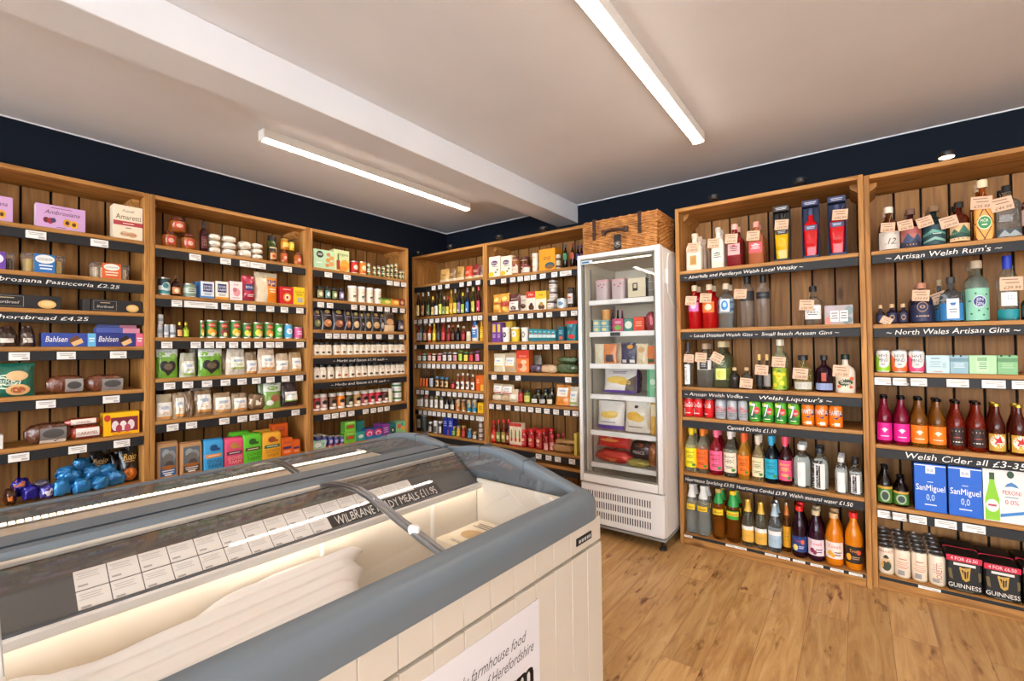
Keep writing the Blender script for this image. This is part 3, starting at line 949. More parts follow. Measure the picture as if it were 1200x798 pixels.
    if sg > 0:
        # two rows of price cards and the chalk sign
        c0, cw = .146, .0515
        for row, n_, sa, sb in ((0, 16, .32, .63), (1, 10, .65, .96)):
            for i in range(n_):
                va = c0 + i * cw + .001; vb = va + cw - .002
                q = MB(); 
                q.face([fs(sb, va, .0015), fs(sb, vb, .0015), fs(sa, vb, .0015), fs(sa, va, .0015)], mat('f1ece5', .5))
                q.face([fs(sb, va, .0004), fs(sb, vb, .0004), fs(sa, vb, .0004), fs(sa, va, .0004)], mat('f1ece5', .5))
                sf = lambda x, z, off: fs(sb - z / L_, (va + vb) / 2 + x, .0016 + off)
                decal(q, sf, vb - va, (sb - sa) * L_, [('l', -.08, .68, .72, .36, 3, 'd3cdc6'), ('r', -.42, .14, -.12, .24, 'b0aaa5')], base=.0003, nx=1, ny=1)
                q.build('price_card', o)
        q = MB(); va, vb, sa, sb = .663, 1.06, .64, .99
        q.face([fs(sb, va, .002), fs(sb, vb, .002), fs(sa, vb, .002), fs(sa, va, .002)], STRIP)
        q.face([fs(sb, va, .0004), fs(sb, vb, .0004), fs(sa, vb, .0004), fs(sa, va, .0004)], STRIP)
        sf = lambda x, z, off: fs(sb - z / L_, (va + vb) / 2 + x, .0022 + off)
        handwrite(q, sf, [('WILBRANE READY MEALS £11.95',   .5, .92, .72)], vb - va, (sb - sa) * L_)
        q.build('chalk_sign', o)
    # curved lids
    G = [(.064, .816), (.10, .826), (.15, .834), (.20, .8385), (.26, .838), (.32, .8295), (.38, .814), (.44, .798), (.50, .783), (.56, .769), (.603, .7595)]
    lids = ((V0 + .092, .035), (.015, .71), (.69, V1 - .087))
    for i, (a, b) in enumerate(lids):
        dz = -.004 if i == 1 else .0
        mb = MB()
        mb.sweep(lambda v: [Vector((X(q), Y(v), z + dz)) for q, z in G] + [Vector((X(q), Y(v), z + dz - .003)) for q, z in G[::-1]], [a, b], PANE_LID, closed=True)
        li = mb.build('glass_lid', o, ang=60)
        if i < 2:
            mb = MB()
            P = [Vector((X(q), Y(b) - .008, z + dz + .002)) for q, z in G]
            for wv in (-.008, .008):
                mb.tube([p + Vector((0, wv, 0)) for p in P], .0055, ALU, 8)
            mb.build('lid_bar', li)
            if sg > 0:
                mb = MB(); q, z = .50, .783
                mb.loft([(.014, .014, z + dz, 2), (.014, .014, z + dz + .014, 2), (.010, .010, z + dz + .017, 2)], WHITE, 16, True, True, X(q), Y(b) - .008)
                mb.build('knob', li)
    led = mat('ffe9cc', .4, emit=EMIT_LED)
    if sg < 0:
        mb = MB(); mb.box(min(X(.47), X(.492)), max(X(.47), X(.492)), ya, yb, .744, .752, ALU, .002)
        k = 110; y0 = ya + .01; y1 = yb - .02
        for i in range(k):
            y = y0 + (y1 - y0) * i / k
            mb.box(min(X(.471), X(.491)), max(X(.471), X(.491)), y, y + (y1 - y0) / k * .78, .7521, .756, led, .0005)
        mb.build('lamp_strip', o)
    else:
        led = mat('ffecd4', .4, emit=EMIT_LED * 2.4)  # hidden lamp added to brighten the well
        mb = MB(); mb.box(X(.2225), X(.237), ya + .002, yb - .002, .728, .733, WHITE, .001); mb.box(X(.237), X(.2395), ya + .002, yb - .002, .716, .733, mat('d8d4cc', .35), .001)  # lip screens the added lamp; its pale colour stands for an edge highlight
        mb.box(X(.224), X(.236), ya + .01, yb - .01, .7235, .7278, led, .0005)
        mb.build('lamp_strip', o)
    if sg > 0:
        # maker's badge
        q = MB(); q.box(X(.664), X(.6675), Y(1.165), Y(1.25), .632, .655, BLACK, .001)
        sf = lambda x, z, off: (X(.6675) + off, Y(1.2075) + x, .632 + z)
        decal(q, sf, .085, .023, [('r', -.38, .3, -.25, .7, 'b9b9b9'), ('r', -.2, .3, -.08, .7, 'b9b9b9'), ('r', -.03, .3, .1, .7, 'b9b9b9'), ('r', .15, .3, .26, .7, 'b9b9b9'), ('r', .3, .3, .4, .7, 'b9b9b9')], nx=1, ny=1)
        q.build('badge', o)
        # poster on the boards
        q = MB(); pa, pb, pz0, pz1 = .315, .975, .03, .565
        q.box(X(.667), X(.6685), Y(pa), Y(pb), pz0, pz1, mat('d9d6da', .45), .0005)
        sf = lambda x, z, off: (X(.6685) + off, Y((pa + pb) / 2) + x, pz0 + z)
        Hh = pz1 - pz0; W = pb - pa
        decal(q, sf, W, Hh, [('t', 'Lovely farmhouse food', .20, .872, .050, '55555a', .43, .35), ('t', 'the heart of Herefordshire', .232, .80, .050, '55555a', .455, .35)], nx=1, ny=1)
        for dx in (-.003, -.0015, 0, .0015, .003):
            decal(q, lambda x, z, off, dx=dx: sf(x + dx, z, off), W, Hh, [('t', 'farm', .326, .688, .123, '1c1c1e', .30)], nx=1, ny=1)
        q.build('poster', o)
    return o
fa = freezer(1, 'cream boarded island freezer with white poster, nearer of the two')
fb = freezer(-1, 'island freezer with lit strip behind the cream poster freezer')

# things inside the near freezer
def in_freezer(o, q, v, z, rz=0.):
    p = fz(q, v); o.location = (p.x, p.y, z); o.rotation_euler.z = -TH + rz
def pl(x, P):
    if x <= P[0][0]: return P[0][1]
    for (a, ya), (c, yc) in zip(P, P[1:]):
        if x <= c:
            t = (x - a) / (c - a); t = t * t * (3 - 2 * t); return ya + (yc - ya) * t
    return P[-1][1]
def sheet():  # made-up sheet giving the white area under the lid
    mb = MB()
    def fn(a, b):
        ve = pl(a, [(0, .71), (.4, .64), (.7, .565), (1, .50)]) + .012 * math.sin(a * 22)
        v = -.555 + b * (ve + .555)
        q0 = pl(v, [(-.6, .27), (.05, .27), (.16, .315), (.30, .285), (.42, .232), (.5, .225), (.75, .232)])
        q = q0 + (.583 - q0) * a
        e = min(1, (ve - v) / .05)
        z = .690 + .0045 * math.sin(q * 120 + .9 * math.sin(v * 3)) + .004 * math.sin(v * 6 + q * 9) - .022 * (1 - e) ** 2 - .012 * (1 - min(1, a / .12)) ** 2
        return (q, v - .05, z - .60)
    mb.grid(fn, 60, 70, FROST)
    o = mb.build('white_sheet', ang=80)
    md = o.modifiers.new('thick', 'SOLIDIFY'); md.thickness = .005; md.offset = -1
    return o
s_ = sheet(); p = fz(0, .05); s_.location = (p.x, p.y, .60); s_.rotation_euler.z = -TH
tag(s_, 'rippled white stand-in sheet over food inside near freezer', 'cover sheet')
def meal_stack(q, v, n, col, lab, print_=True):
    h = .045
    for i in range(n):
        mb = MB(); w, d = .145, .205
        mb.box(-w / 2, w / 2, -d / 2, d / 2, 0, h - .001, paper(col), .002)
        sf = lambda x, z, off: (x, z - d / 2, h - .001 + off)
        decal(mb, sf, w, d, [('r', -.5, .0, .5, .2, 'e8dcc0'), ('e', 0, .45, .3, .16, 'caa56c'), ('l', 0, .78, .7, .18, 3, '5a4a38'), ('t', 'MEALS', 0, .12, .07, '4a3a28')], nx=1, ny=1)
        o = mb.build('meal_carton'); in_freezer(o, q, v, .3005 + i * h)
        nth = ['bottom', 'second', 'third', 'fourth', 'fifth', 'sixth', 'topmost'][i if i < n - 1 else 6]
        tag(o, f'{lab}, {nth} carton of its stack, inside near freezer', 'meal carton', 'frozen meal cartons in the near freezer')
meal_stack(.33, 1.08, 7, 'efe3cc', 'cream meal carton by end wall')
meal_stack(.49, 1.08, 6, 'f1e8d6', 'cream meal carton by front end corner')
meal_stack(.40, .835, 6, 'f0e6d4', 'cream meal carton under the lid bar')
for i in (0, 1, 3):
    o = lump(.15, .06, 'frozen_bag', d=.11, col=['e6dcc8', 'd8c8b0', 'efe8da', 'caa78a', 'e9e2d6'][i], seed=3 + i)
    in_freezer(o, [.30, .48, .48, .30, .30][i], [.60, .64, .53, .72, .49][i], [.301, .301, .301, .301, .301][i] )
    tag(o, ['cream', 'beige', 'off-white', 'tan', 'ivory'][i] + ' frozen bag under the edge of white sheet in near freezer', 'frozen bag', 'frozen bags in the near freezer')
for i in range(12):
    mb = MB(); mb.box(-.08, .08, -.075, .075, 0, .325, paper('e4d3b4'), .003)
    decal(mb, lambda x, z, off: (x, z - .075, .325 + off), .16, .15, [('e', 0, .5, .3, .3, 'c79a63'), ('r', -.4, .1, .4, .2, 'f0e9da')], nx=1, ny=1)
    o = mb.build('frozen_box'); in_freezer(o, [.31, .49][i % 2], -.48 + .155 * (i // 2) + (.0), .3005)
    tag(o, ('far' if i % 2 == 0 else 'near') + '-side frozen food box under white sheet, ' + ['first', 'second', 'third', 'fourth', 'fifth', 'sixth'][i // 2] + ' from the camera end', 'frozen box', 'frozen boxes under the sheet')
# goods in the rear freezer
for i in range(11):
    mb = MB(); mb.box(-.165, .165, -.07, .07, 0, .34, paper(['d9b98a', 'e3cda6', 'cfa87a'][i % 3]), .003)
    decal(mb, lambda x, z, off: (x, z - .07, .34 + off), .33, .14, [('r', -.45, .2, -.1, .8, 'efe2c8'), ('e', .2, .5, .18, .3, 'a8703c')], nx=1, ny=1)
    o = mb.build('frozen_box'); in_freezer(o, -.40, -.46 + .15 * i, .3005)
    tag(o, ['tan', 'cream', 'light brown'][i % 3] + ' frozen food box in the rear freezer, number ' + ['one', 'two', 'three', 'four', 'five', 'six', 'seven', 'eight', 'nine', 'ten', 'eleven'][i] + ' from camera end', 'frozen box', 'frozen boxes in the rear freezer')

# ------------------------------------------------------------------ upright display fridge
FB = Bay(-1.478, 2.70, 0, .553, .55, 'display fridge')
FSH = [FB.zline(*p, .07) for p in ((730, 350), (730, 388.5), (730, 426.7), (733, 464), (733, 508), (733, 547))]
def fridge():
    o = empty('display_fridge', FB.o, 0); tag(o, 'tall white glass-door display fridge with wicker hamper on top', 'fridge')
    w, d, z0, z1 = FB.w, FB.d, .075, 1.82
    WH = mat('ecebea', .3)
    mb = MB(); t = .035; y0 = .05
    mb.box(0, t, y0, d, z0, z1, WH, .006); mb.box(w - t, w, y0, d, z0, z1, WH, .006)
    mb.box(t, w - t, y0, d, z1 - t, z1, WH, .004); mb.box(t, w - t, d - .03, d, z0, z1 - t, WH, .004)
    mb.box(t, w - t, y0, d - .03, z0, .335, WH, .004)
    mb.build('cabinet', o)
    LN = mat('ded3bf', .4); mb = MB(); e = .004
    for x in (t, w - t - e): mb.box(x, x + e, y0, d - .03, .336, z1 - t - .001, LN, .001)
    mb.box(t + e, w - t - e, d - .036, d - .031, .336, z1 - t - .001, LN, .001)
    mb.box(t + e, w - t - e, y0, d - .037, .336, .342, LN, .001); mb.box(t + e, w - t - e, y0, d - .037, z1 - t - .006, z1 - t - .001, LN, .001)
    for x in (t + e, w - t - e - .006):          # slotted shelf rails
        mb.box(x, x + .006, y0 + .05, y0 + .07, .36, z1 - .08, ALU, .001); mb.box(x, x + .006, d - .09, d - .07, .36, z1 - .08, ALU, .001)
    mb.build('inner_lining', o)
    for i, z in enumerate(FSH):
        mb = MB(); xs0, xs1 = t + e + .008, w - t - e - .008
        for k in range(26):
            x = xs0 + (xs1 - xs0) * k / 25
            mb.box(x - .0014, x + .0014, .075, d - .05, z - .006, z - .0015, WHITE, .0004)
        for y in (.075, .25, d - .06): mb.box(xs0, xs1, y, y + .005, z - .008, z - .004, WHITE, .0005)
        s = mb.build('wire_shelf', o)
        mb = MB(); mb.box(xs0, xs1, .068, .074, z - .03, z + .002, WHITE, .001)
        for (a, b, c) in ((.04, .30, 'f7f5f1'), (.33, .48, '3a3a3c' if i == 1 else 'e9e5de'), (.52, .95, 'f7f5f1')):
            mb.box(xs0 + (xs1 - xs0) * a, xs0 + (xs1 - xs0) * b, .0665, .068, z - .027, z - .003, paper(c), .0003)
        mb.build('price_rail', s)
    lm = MB(); lm.box(t + .04, w - t - .04, .056, .066, z1 - t - .012, z1 - t - .006, mat('fff1d8', .4, emit=EMIT_FRIDGE), .002); lm.build('interior_lamp', o)
    # door
    D = MB(); zb, zt = .345, z1 + .004
    fl, fr, ft, fb_ = .024, .034, .03, .05
    D.box(0, fl, 0, .044, zb, zt, WH, .005); D.box(w - fr, w, 0, .044, zb, zt, WH, .005)
    D.box(fl, w - fr, .001, .044, zt - ft, zt, WH, .004); D.box(fl, w - fr, .001, .044, zb, zb + fb_, WH, .004)
    D.box(w - .008, w + .001, -.004, .044, zb, zt, WH, .003)
    dr = D.build('door', o)
    g = MB(); q = .012; gm = mat('8d887f', .6)
    for (a, b, c, dd) in ((fl, fl + q, zb + fb_, zt - ft), (w - fr - q, w - fr, zb + fb_, zt - ft), (fl + q, w - fr - q, zb + fb_, zb + fb_ + q), (fl + q, w - fr - q, zt - ft - q, zt - ft)):
        g.box(a, b, .012, .04, c, dd, gm, .002)
    g.build('gasket', dr)
    g = MB(); g.box(fl + .001, w - fr - .001, .0075, .0115, zb + fb_ + .001, zt - ft - .001, PANE, .0003); g.build('glass', dr)
    g = MB(); g.box(fl + .003, fl + .085, .0062, .0073, zt - ft - .032, zt - ft - .008, mat('bcd3e2', .4), .0002)
    decal(g, flat_surf(.0062, zt - ft - .032, fl + .044), .082, .024, [('r', -.42, .3, .2, .7, '2c5d86'), ('r', .26, .2, .42, .8, 'e9f1f5')], nx=1, ny=1); g.build('sticker', dr)
    # grille panel: three rows of slots
    mb = MB(); gz0, gz1 = .082, .335
    mb.box(.002, w - .002, .012, .049, gz0, gz1, WH, .005)
    dk = mat('2b2b2d', .7)
    for r in range(3):
        for k in range(28):
            x = .035 + k * .0158
            zz = .122 + r * .064
            mb.box(x, x + .0066, .0112, .0121, zz, zz + .042, dk, .0003)
    mb.build('grille_panel', o)
    mb = MB(); mb.box(.0, w, .02, d, .060, .0745, mat('8e8c8a', .5), .002); mb.build('base_rail', o)
    for x in (.03, w - .03):
        for y in (.06, d - .05):
            mb = MB(); mb.loft([(.021, .021, 0, 2), (.019, .019, .012, 2), (.011, .011, .018, 2), (.010, .010, .0598, 2)], BLACK, 14, True, True, x, y); mb.build('foot', o)
    mb = MB(); x = w + .007
    mb.box(w + .0005, w + .016, .09, .125, 1.60, 1.69, WHITE, .004)
    mb.tube([(x, .105, 1.69), (x, .108, 1.75), (x, .14, 1.79), (x, .20, 1.80), (x, .3, 1.75), (x, .34, 1.5)], .0035, WHITE, 8)
    mb.tube([(x, .105, 1.60), (x, .108, 1.55), (x, .16, 1.50), (x, .24, 1.46)], .0035, WHITE, 8)
    mb.build('power_lead', o)
    return o
fridge()

# ------------------------------------------------------------------ wicker hamper on the fridge
def hamper():
    bx0, bx1, by, dp, z0, h = -1.45, -.955, 2.757, .30, 1.8245, .222
    o = empty('wicker_hamper', ((bx0 + bx1) / 2, by + dp / 2, z0), 0); tag(o, 'brown wicker hamper with dark leather straps on top of fridge', 'basket')
    w = bx1 - bx0
    m, nt, b, N, L = node_mat('wicker')
    tc = N('ShaderNodeTexCoord'); n = N('ShaderNodeTexNoise'); n.inputs['Scale'].default_value = 25.
    L(tc.outputs['Object'], n.inputs['Vector']); r = ramp(nt, [(.3, '9a622e'), (.5, 'b67a3e'), (.7, 'cb9250')]); L(n.outputs['Fac'], r.inputs[0]); L(r.outputs[0], b.inputs['Base Color'])
    b.inputs['Roughness'].default_value = .4
    def weave(mb, P0, U, Vv, Nn, lu, lv, sw=.030, sh=.0118):
        nu = int(lu / sw * 8); nv = int(lv / sh * 6)
        def fn(a, c):
            x, y = a * lu, c * lv
            row = int(y / sh); t = (y / sh) % 1
            ph = x / sw * PI + (row % 2) * PI
            hgt = .0042 * math.sin(ph) + .0055 * math.sqrt(max(0, math.sin(PI * t))) - .002
            return P0 + U * x + Vv * y + Nn * hgt
        mb.grid(fn, nu, nv, m)
    lid_h = .050; hb = h - lid_h - .003
    def shell(mb, za, zb_, topface):
        X0, X1, Y0, Y1 = -w / 2, w / 2, -dp / 2, dp / 2
        Z = Vector((0, 0, 1))
        weave(mb, Vector((X0, Y0, za)), Vector((1, 0, 0)), Z, Vector((0, -1, 0)), w, zb_ - za)
        weave(mb, Vector((X1, Y0, za)), Vector((0, 1, 0)), Z, Vector((1, 0, 0)), dp, zb_ - za)
        weave(mb, Vector((X0, Y1, za)), Vector((0, -1, 0)), Z, Vector((-1, 0, 0)), dp, zb_ - za)
        weave(mb, Vector((X1, Y1, za)), Vector((-1, 0, 0)), Z, Vector((0, 1, 0)), w, zb_ - za)
        if topface: weave(mb, Vector((X0, Y0, zb_)), Vector((1, 0, 0)), Vector((0, 1, 0)), Z, w, dp)
        for z in ((za + .005, zb_ - .004)):
            for tw in (0, PI):
                pts = []
                per = [(X0, Y0), (X1, Y0), (X1, Y1), (X0, Y1)]
                for i in range(4):
                    a, c = per[i], per[(i + 1) % 4]; L_ = math.hypot(c[0] - a[0], c[1] - a[1]); k = int(L_ / .006)
                    for j in range(k):
                        s = j / k; q = (j * .006) / .02 * 2 * PI + tw
                        nx, ny = [(0, -1), (1, 0), (0, 1), (-1, 0)][i]
                        pts.append((a[0] + (c[0] - a[0]) * s + nx * (.003 + .003 * math.cos(q)), a[1] + (c[1] - a[1]) * s + ny * (.003 + .003 * math.cos(q)), z + .003 * math.sin(q)))
                mb.tube(pts, .0036, m, 6, closed=True)
    mb = MB(); shell(mb, 0.003, hb, False); mb.box(-w / 2 + .004, w / 2 - .004, -dp / 2 + .004, dp / 2 - .004, .0, .006, m); mb.build('body', o, ang=80)
    mb = MB(); shell(mb, hb + .003, h, True); mb.build('lid', o, ang=80)
    LE = mat('3a211a', .4, bump=.1)
    for x in (-.17, .14):
        mb = MB(); y = -dp / 2 - .012
        mb.box(x - .011, x + .011, y - .003, y, h * .42, h + .010, LE, .001); mb.box(x - .011, x + .011, y, -dp / 2 + .06, h + .007, h + .010, LE, .001)
        for z in (h * .62,):
            mb.tube([(x - .014, y - .005, z - .011), (x + .014, y - .005, z - .011), (x + .014, y - .005, z + .011), (x - .014, y - .005, z + .011)], .002, metal('8a7a5c'), 6, closed=True)
        mb.build('strap', o)
    mb = MB(); y = -dp / 2 - .014; z = h * .60; xs = [-.10 + .15 * i / 12 for i in range(13)]
    mb.tube([(x, y - .020 * math.sin(PI * min(1, max(0, (x + .10) / .15))) ** .5, z + .004 * math.sin(PI * (x + .1) / .15)) for x in xs], .010, LE, 10)
    for x in (-.10, .05):
        mb.loft([(.016, .016, z - .016, 2), (.017, .017, z, 2), (.016, .016, z + .016, 2)], LE, 14, True, True, x, y)
    mb.build('handle', o)
    mb = MB(); yt = by - .046
    t = empty('swing_tag', (-1.195, yt, z0 + .004), 0)
    mb.box(-.024, .024, -.001, .001, 0, .098, BLACK, .001)
    decal(mb, flat_surf(-.001), .048, .098, [('e', 0, .36, .40, .19, 'b9b5ae'), ('e', 0, .36, .36, .172, '1b1a1b'), ('e', 0, .42, .20, .05, 'b9b5ae'), ('r', -.25, .30, .25, .335, 'b9b5ae')], nx=1, ny=1)
    mb.build('card', t)
    q = MB(); q.tube([(0, 0, .094), (0, .004, .116), (0, .012, .142)], .0012, mat('2a2320', .6), 5); q.build('string', t)
    tag(t, 'black swing tag with round emblem hanging from hamper handle', 'tag')
hamper()

# ------------------------------------------------------------------ puck lamps on top of the racks
def puck(k, px, py, lit, label):
    B = BAYS[k]; d = .06; z = TOPZ
    x = B.xcol(px, d, z + .05)
    o = empty('puck_light', B.pt(x, d, z), B.rot); tag(o, label, 'lamp', 'puck lamps along the rack tops')
    mb = MB(); dk = mat('141416', .4)
    mb.loft([(.022, .022, 0, 2), (.022, .022, .006, 2)], dk, 16); mb.loft([(.006, .006, .006, 2), (.006, .006, .04, 2)], dk, 8, True, True, 0, .012)
    mb.build('stand', o)
    mb = MB(); mb.loft([(.030, .030, .024, 2), (.032, .032, .027, 2), (.031, .031, .046, 2), (.024, .024, .049, 2)], dk, 24, True, True, 0, -.03); mb.build('lamp_head', o)
    mb = MB(); mb.loft([(.027, .027, .0215, 2), (.028, .028, .0238, 2)], mat('ffdcae', .4, emit=EMIT_PUCK) if lit else mat('3a3836', .3), 24, True, True, 0, -.03); mb.build('lens', o)
puck(4, 493, 298, False, 'dark puck lamp on the corner rack, nearer the corner')
puck(4, 531, 289, False, 'dark puck lamp on the corner rack, farther from the corner')
puck(5, 588, 277, False, 'dark puck lamp on rack left of fridge, left one')
puck(5, 639, 267, False, 'dark puck lamp on rack left of fridge, near the beam')
puck(6, 838, 235, False, 'dark puck lamp on rack right of fridge, near the hamper')
puck(6, 938, 212, False, 'dark puck lamp on rack right of fridge, above red bottles')
puck(7, 1108, 182, True, 'glowing warm puck lamp on top of the rightmost rack')
# ------------------------------------------------------------------ racks with their strips
def C(ox, s, *xs): return [ox + x / s for x in xs]
A, Bc, Cc, D1, D2, E1, E2, G, Hh1, Hh2 = (0, 3.627), (170, 4.435), (350, 5.7), (475, 6.65), (475, 6.14), (565, 5.7), (565, 4.98), (790, 5.217), (1010, 4.99), (1010, 5.32)
rack(1, 'leftmost wooden rack with biscuit boxes and foil-wrapped sweets', {
    0: (None, C(*A, 153, 423), .068), 1: ([('Ambrosiana Pasticceria £2.25', .60, .56, .42)],), 2: ([('Traditional Shortbread £4.25', .43, .62, .42)],),
    3: (None, C(*A, 82, 282, 503), .066), 4: (None, C(*A, 195, 473), .066), 5: (None, C(*A, 80, 330, 518), .066)})
rack(2, 'second wooden rack from left with tins and bright flour bags', {
    0: (None, C(*Bc, 260, 418, 518) + [(C(*Bc, 587)[0], .095), C(*Bc, 740)[0]], .058), 1: (None, C(*Bc, 165) + [(C(*Bc, 292)[0], .17)] + C(*Bc, 420, 487, 553, 650, 724, 804), .05),
    2: (None, C(*Bc, 113, 263, 333, 392, 460, 524, 590, 650, 697, 806), .05), 3: (None, C(*Bc, 127, 222, 322, 418, 504, 578, 651, 730, 802), .052),
    4: (None, C(*Bc, 143, 241, 412, 505, 567, 640, 782), .055)})
rack(3, 'third wooden rack from left with rows of spice jars', {
    0: (None, C(*Cc, 198, 324, 608, 655, 702), .058), 1: (None, C(*Cc, 147, 209, 370, 428, 482, 541, 591, 641, 693), .05), 2: (None, C(*Cc, 200, 252, 303, 354, 405, 471, 535, 616, 687), .05),
    3: ([('~ Herbs and Spices £1.95 each ~', .47, .58, .40)],), 4: ([('~ Herbs and Spices £1.95 each ~', .47, .62, .40)],), 5: (None, C(*Cc, 189, 243, 296, 351, 447, 499, 546, 590), .052)})
rack(4, 'wooden corner rack with sauce bottles and jars', {
    0: (None, C(*D1, 221, 271, 328, 439, 499, 567), .048), 1: (None, C(*D1, 77, 115, 160, 205, 250, 295, 340, 385, 430, 497, 543, 583), .048),
    2: (None, C(*D2, 70, 157, 194, 231, 268, 304, 341, 376, 412, 450), .043), 3: (None, C(*D2, 68, 103, 137, 170, 204, 238, 275, 310, 349, 397, 433, 470, 507, 543), .042),
    4: (None, C(*D2, 90, 122, 156, 235, 277, 316, 355, 394, 433, 472, 511, 548), .043), 5: (None, C(*D2, 109, 142, 176, 208, 242, 277, 318, 361, 398, 440, 482, 524, 552), .043)})
rack(5, 'wooden rack left of the fridge with cartons and red bottles', {
    0: (None, C(*E1, 71, 144, 205, 255, 300, 343, 406, 483) + [(C(*E1, 558)[0], .095)], .05), 1: (None, C(*E1, 84, 194, 258, 323, 387, 448, 545, 615), .05),
    2: (None, C(*E2, 131, 187, 246, 292, 336, 378, 432, 498), .047), 3: (None, C(*E2, 70, 140, 210, 503), .05), 4: (None, C(*E2, 55, 97, 152, 204, 241, 284, 328, 378, 432, 495, 545), .047),
    5: (None, C(*E2, 330, 388, 442, 525), .05)})
rack(6, 'wooden rack right of the fridge with spirits and soft drinks', {
    0: ([('~ Aberfalls and Penderyn Welsh Local Whisky ~', .38, .70, .44)],), 1: ([('~ Local Distilled Welsh Gins ~', .27, .42, .42), ('Small batch Artisan Gins ~', .70, .40, .42)],),
    2: ([('~ Artisan Welsh Vodka ~', .22, .40, .46), ("Welsh Liqueur's ~", .67, .38, .46)],), 3: ([('Canned Drinks £1.10', .43, .28, .48)],),
    4: ([('Heartsease Sparkling £3.95', .17, .31, .45), ('Heartsease Cordial £3.99', .48, .28, .45), ('Welsh mineral water £1.50', .79, .31, .45)],),
    5: (None, C(*G, 83, 347, 410, 590, 672, 763, 872, 995, 1110), .056)})
rack(7, 'rightmost wooden rack with ciders and beer packs', {
    0: ([("~ Artisan Welsh Rum's ~", .29, .45, .55)],), 1: ([('~ North Wales Artisan Gins ~', .315, .51, .55)],), 2: (None, C(*Hh1, 125, 227, 320, 560, 770, 950), .075),
    3: ([('Welsh Cider all £3-35', .353, .45, .62)],), 4: (None, C(*Hh1, 124, 219, 318, 490, 655), .075), 5: (None, C(*Hh1, 395), .08)})

# ------------------------------------------------------------------ daylight through the windows, and the picture's tone
w = bpy.data.worlds.new('daylight'); scene.world = w; w.use_nodes = True
bg = w.node_tree.nodes['Background']
bg.inputs['Color'].default_value = (.86, .93, 1., 1); bg.inputs['Strength'].default_value = WORLD
scene.view_settings.view_transform = 'Standard'
try: scene.view_settings.look = 'None'
except Exception: pass
scene.view_settings.gamma = 1.0
scene.view_settings.use_curve_mapping = False
scene.view_settings.exposure = EXPOSURE
scene.cycles.max_bounces = 10; scene.cycles.diffuse_bounces = 5; scene.cycles.glossy_bounces = 4; scene.cycles.transmission_bounces = 8; scene.cycles.transparent_max_bounces = 24
scene.cycles.sample_clamp_indirect = 6.0
scene.cycles.use_denoising = True
# ------------------------------------------------------------------ stocking the shelves
ORD = ['first', 'second', 'third', 'fourth', 'fifth', 'sixth', 'seventh', 'eighth', 'ninth', 'tenth', 'eleventh', 'twelfth', 'thirteenth', 'fourteenth', 'fifteenth', 'sixteenth', 'seventeenth']
SHN = ['top shelf', 'second shelf', 'third shelf', 'fourth shelf', 'fifth shelf', 'sixth shelf', 'seventh shelf']
REG = []      # (root, desc, category, place, column x, row, level, group)
ROUND = (can, tin, bottle, jar, tub)

def put(o, B, x, d, z, yaw=0., lift=0.):
    lean = o.rotation_euler.x
    o.location = B.pt(x, d, z + .0006 + abs(math.sin(lean)) * lift)
    o.rotation_euler.z = B.rot + yaw

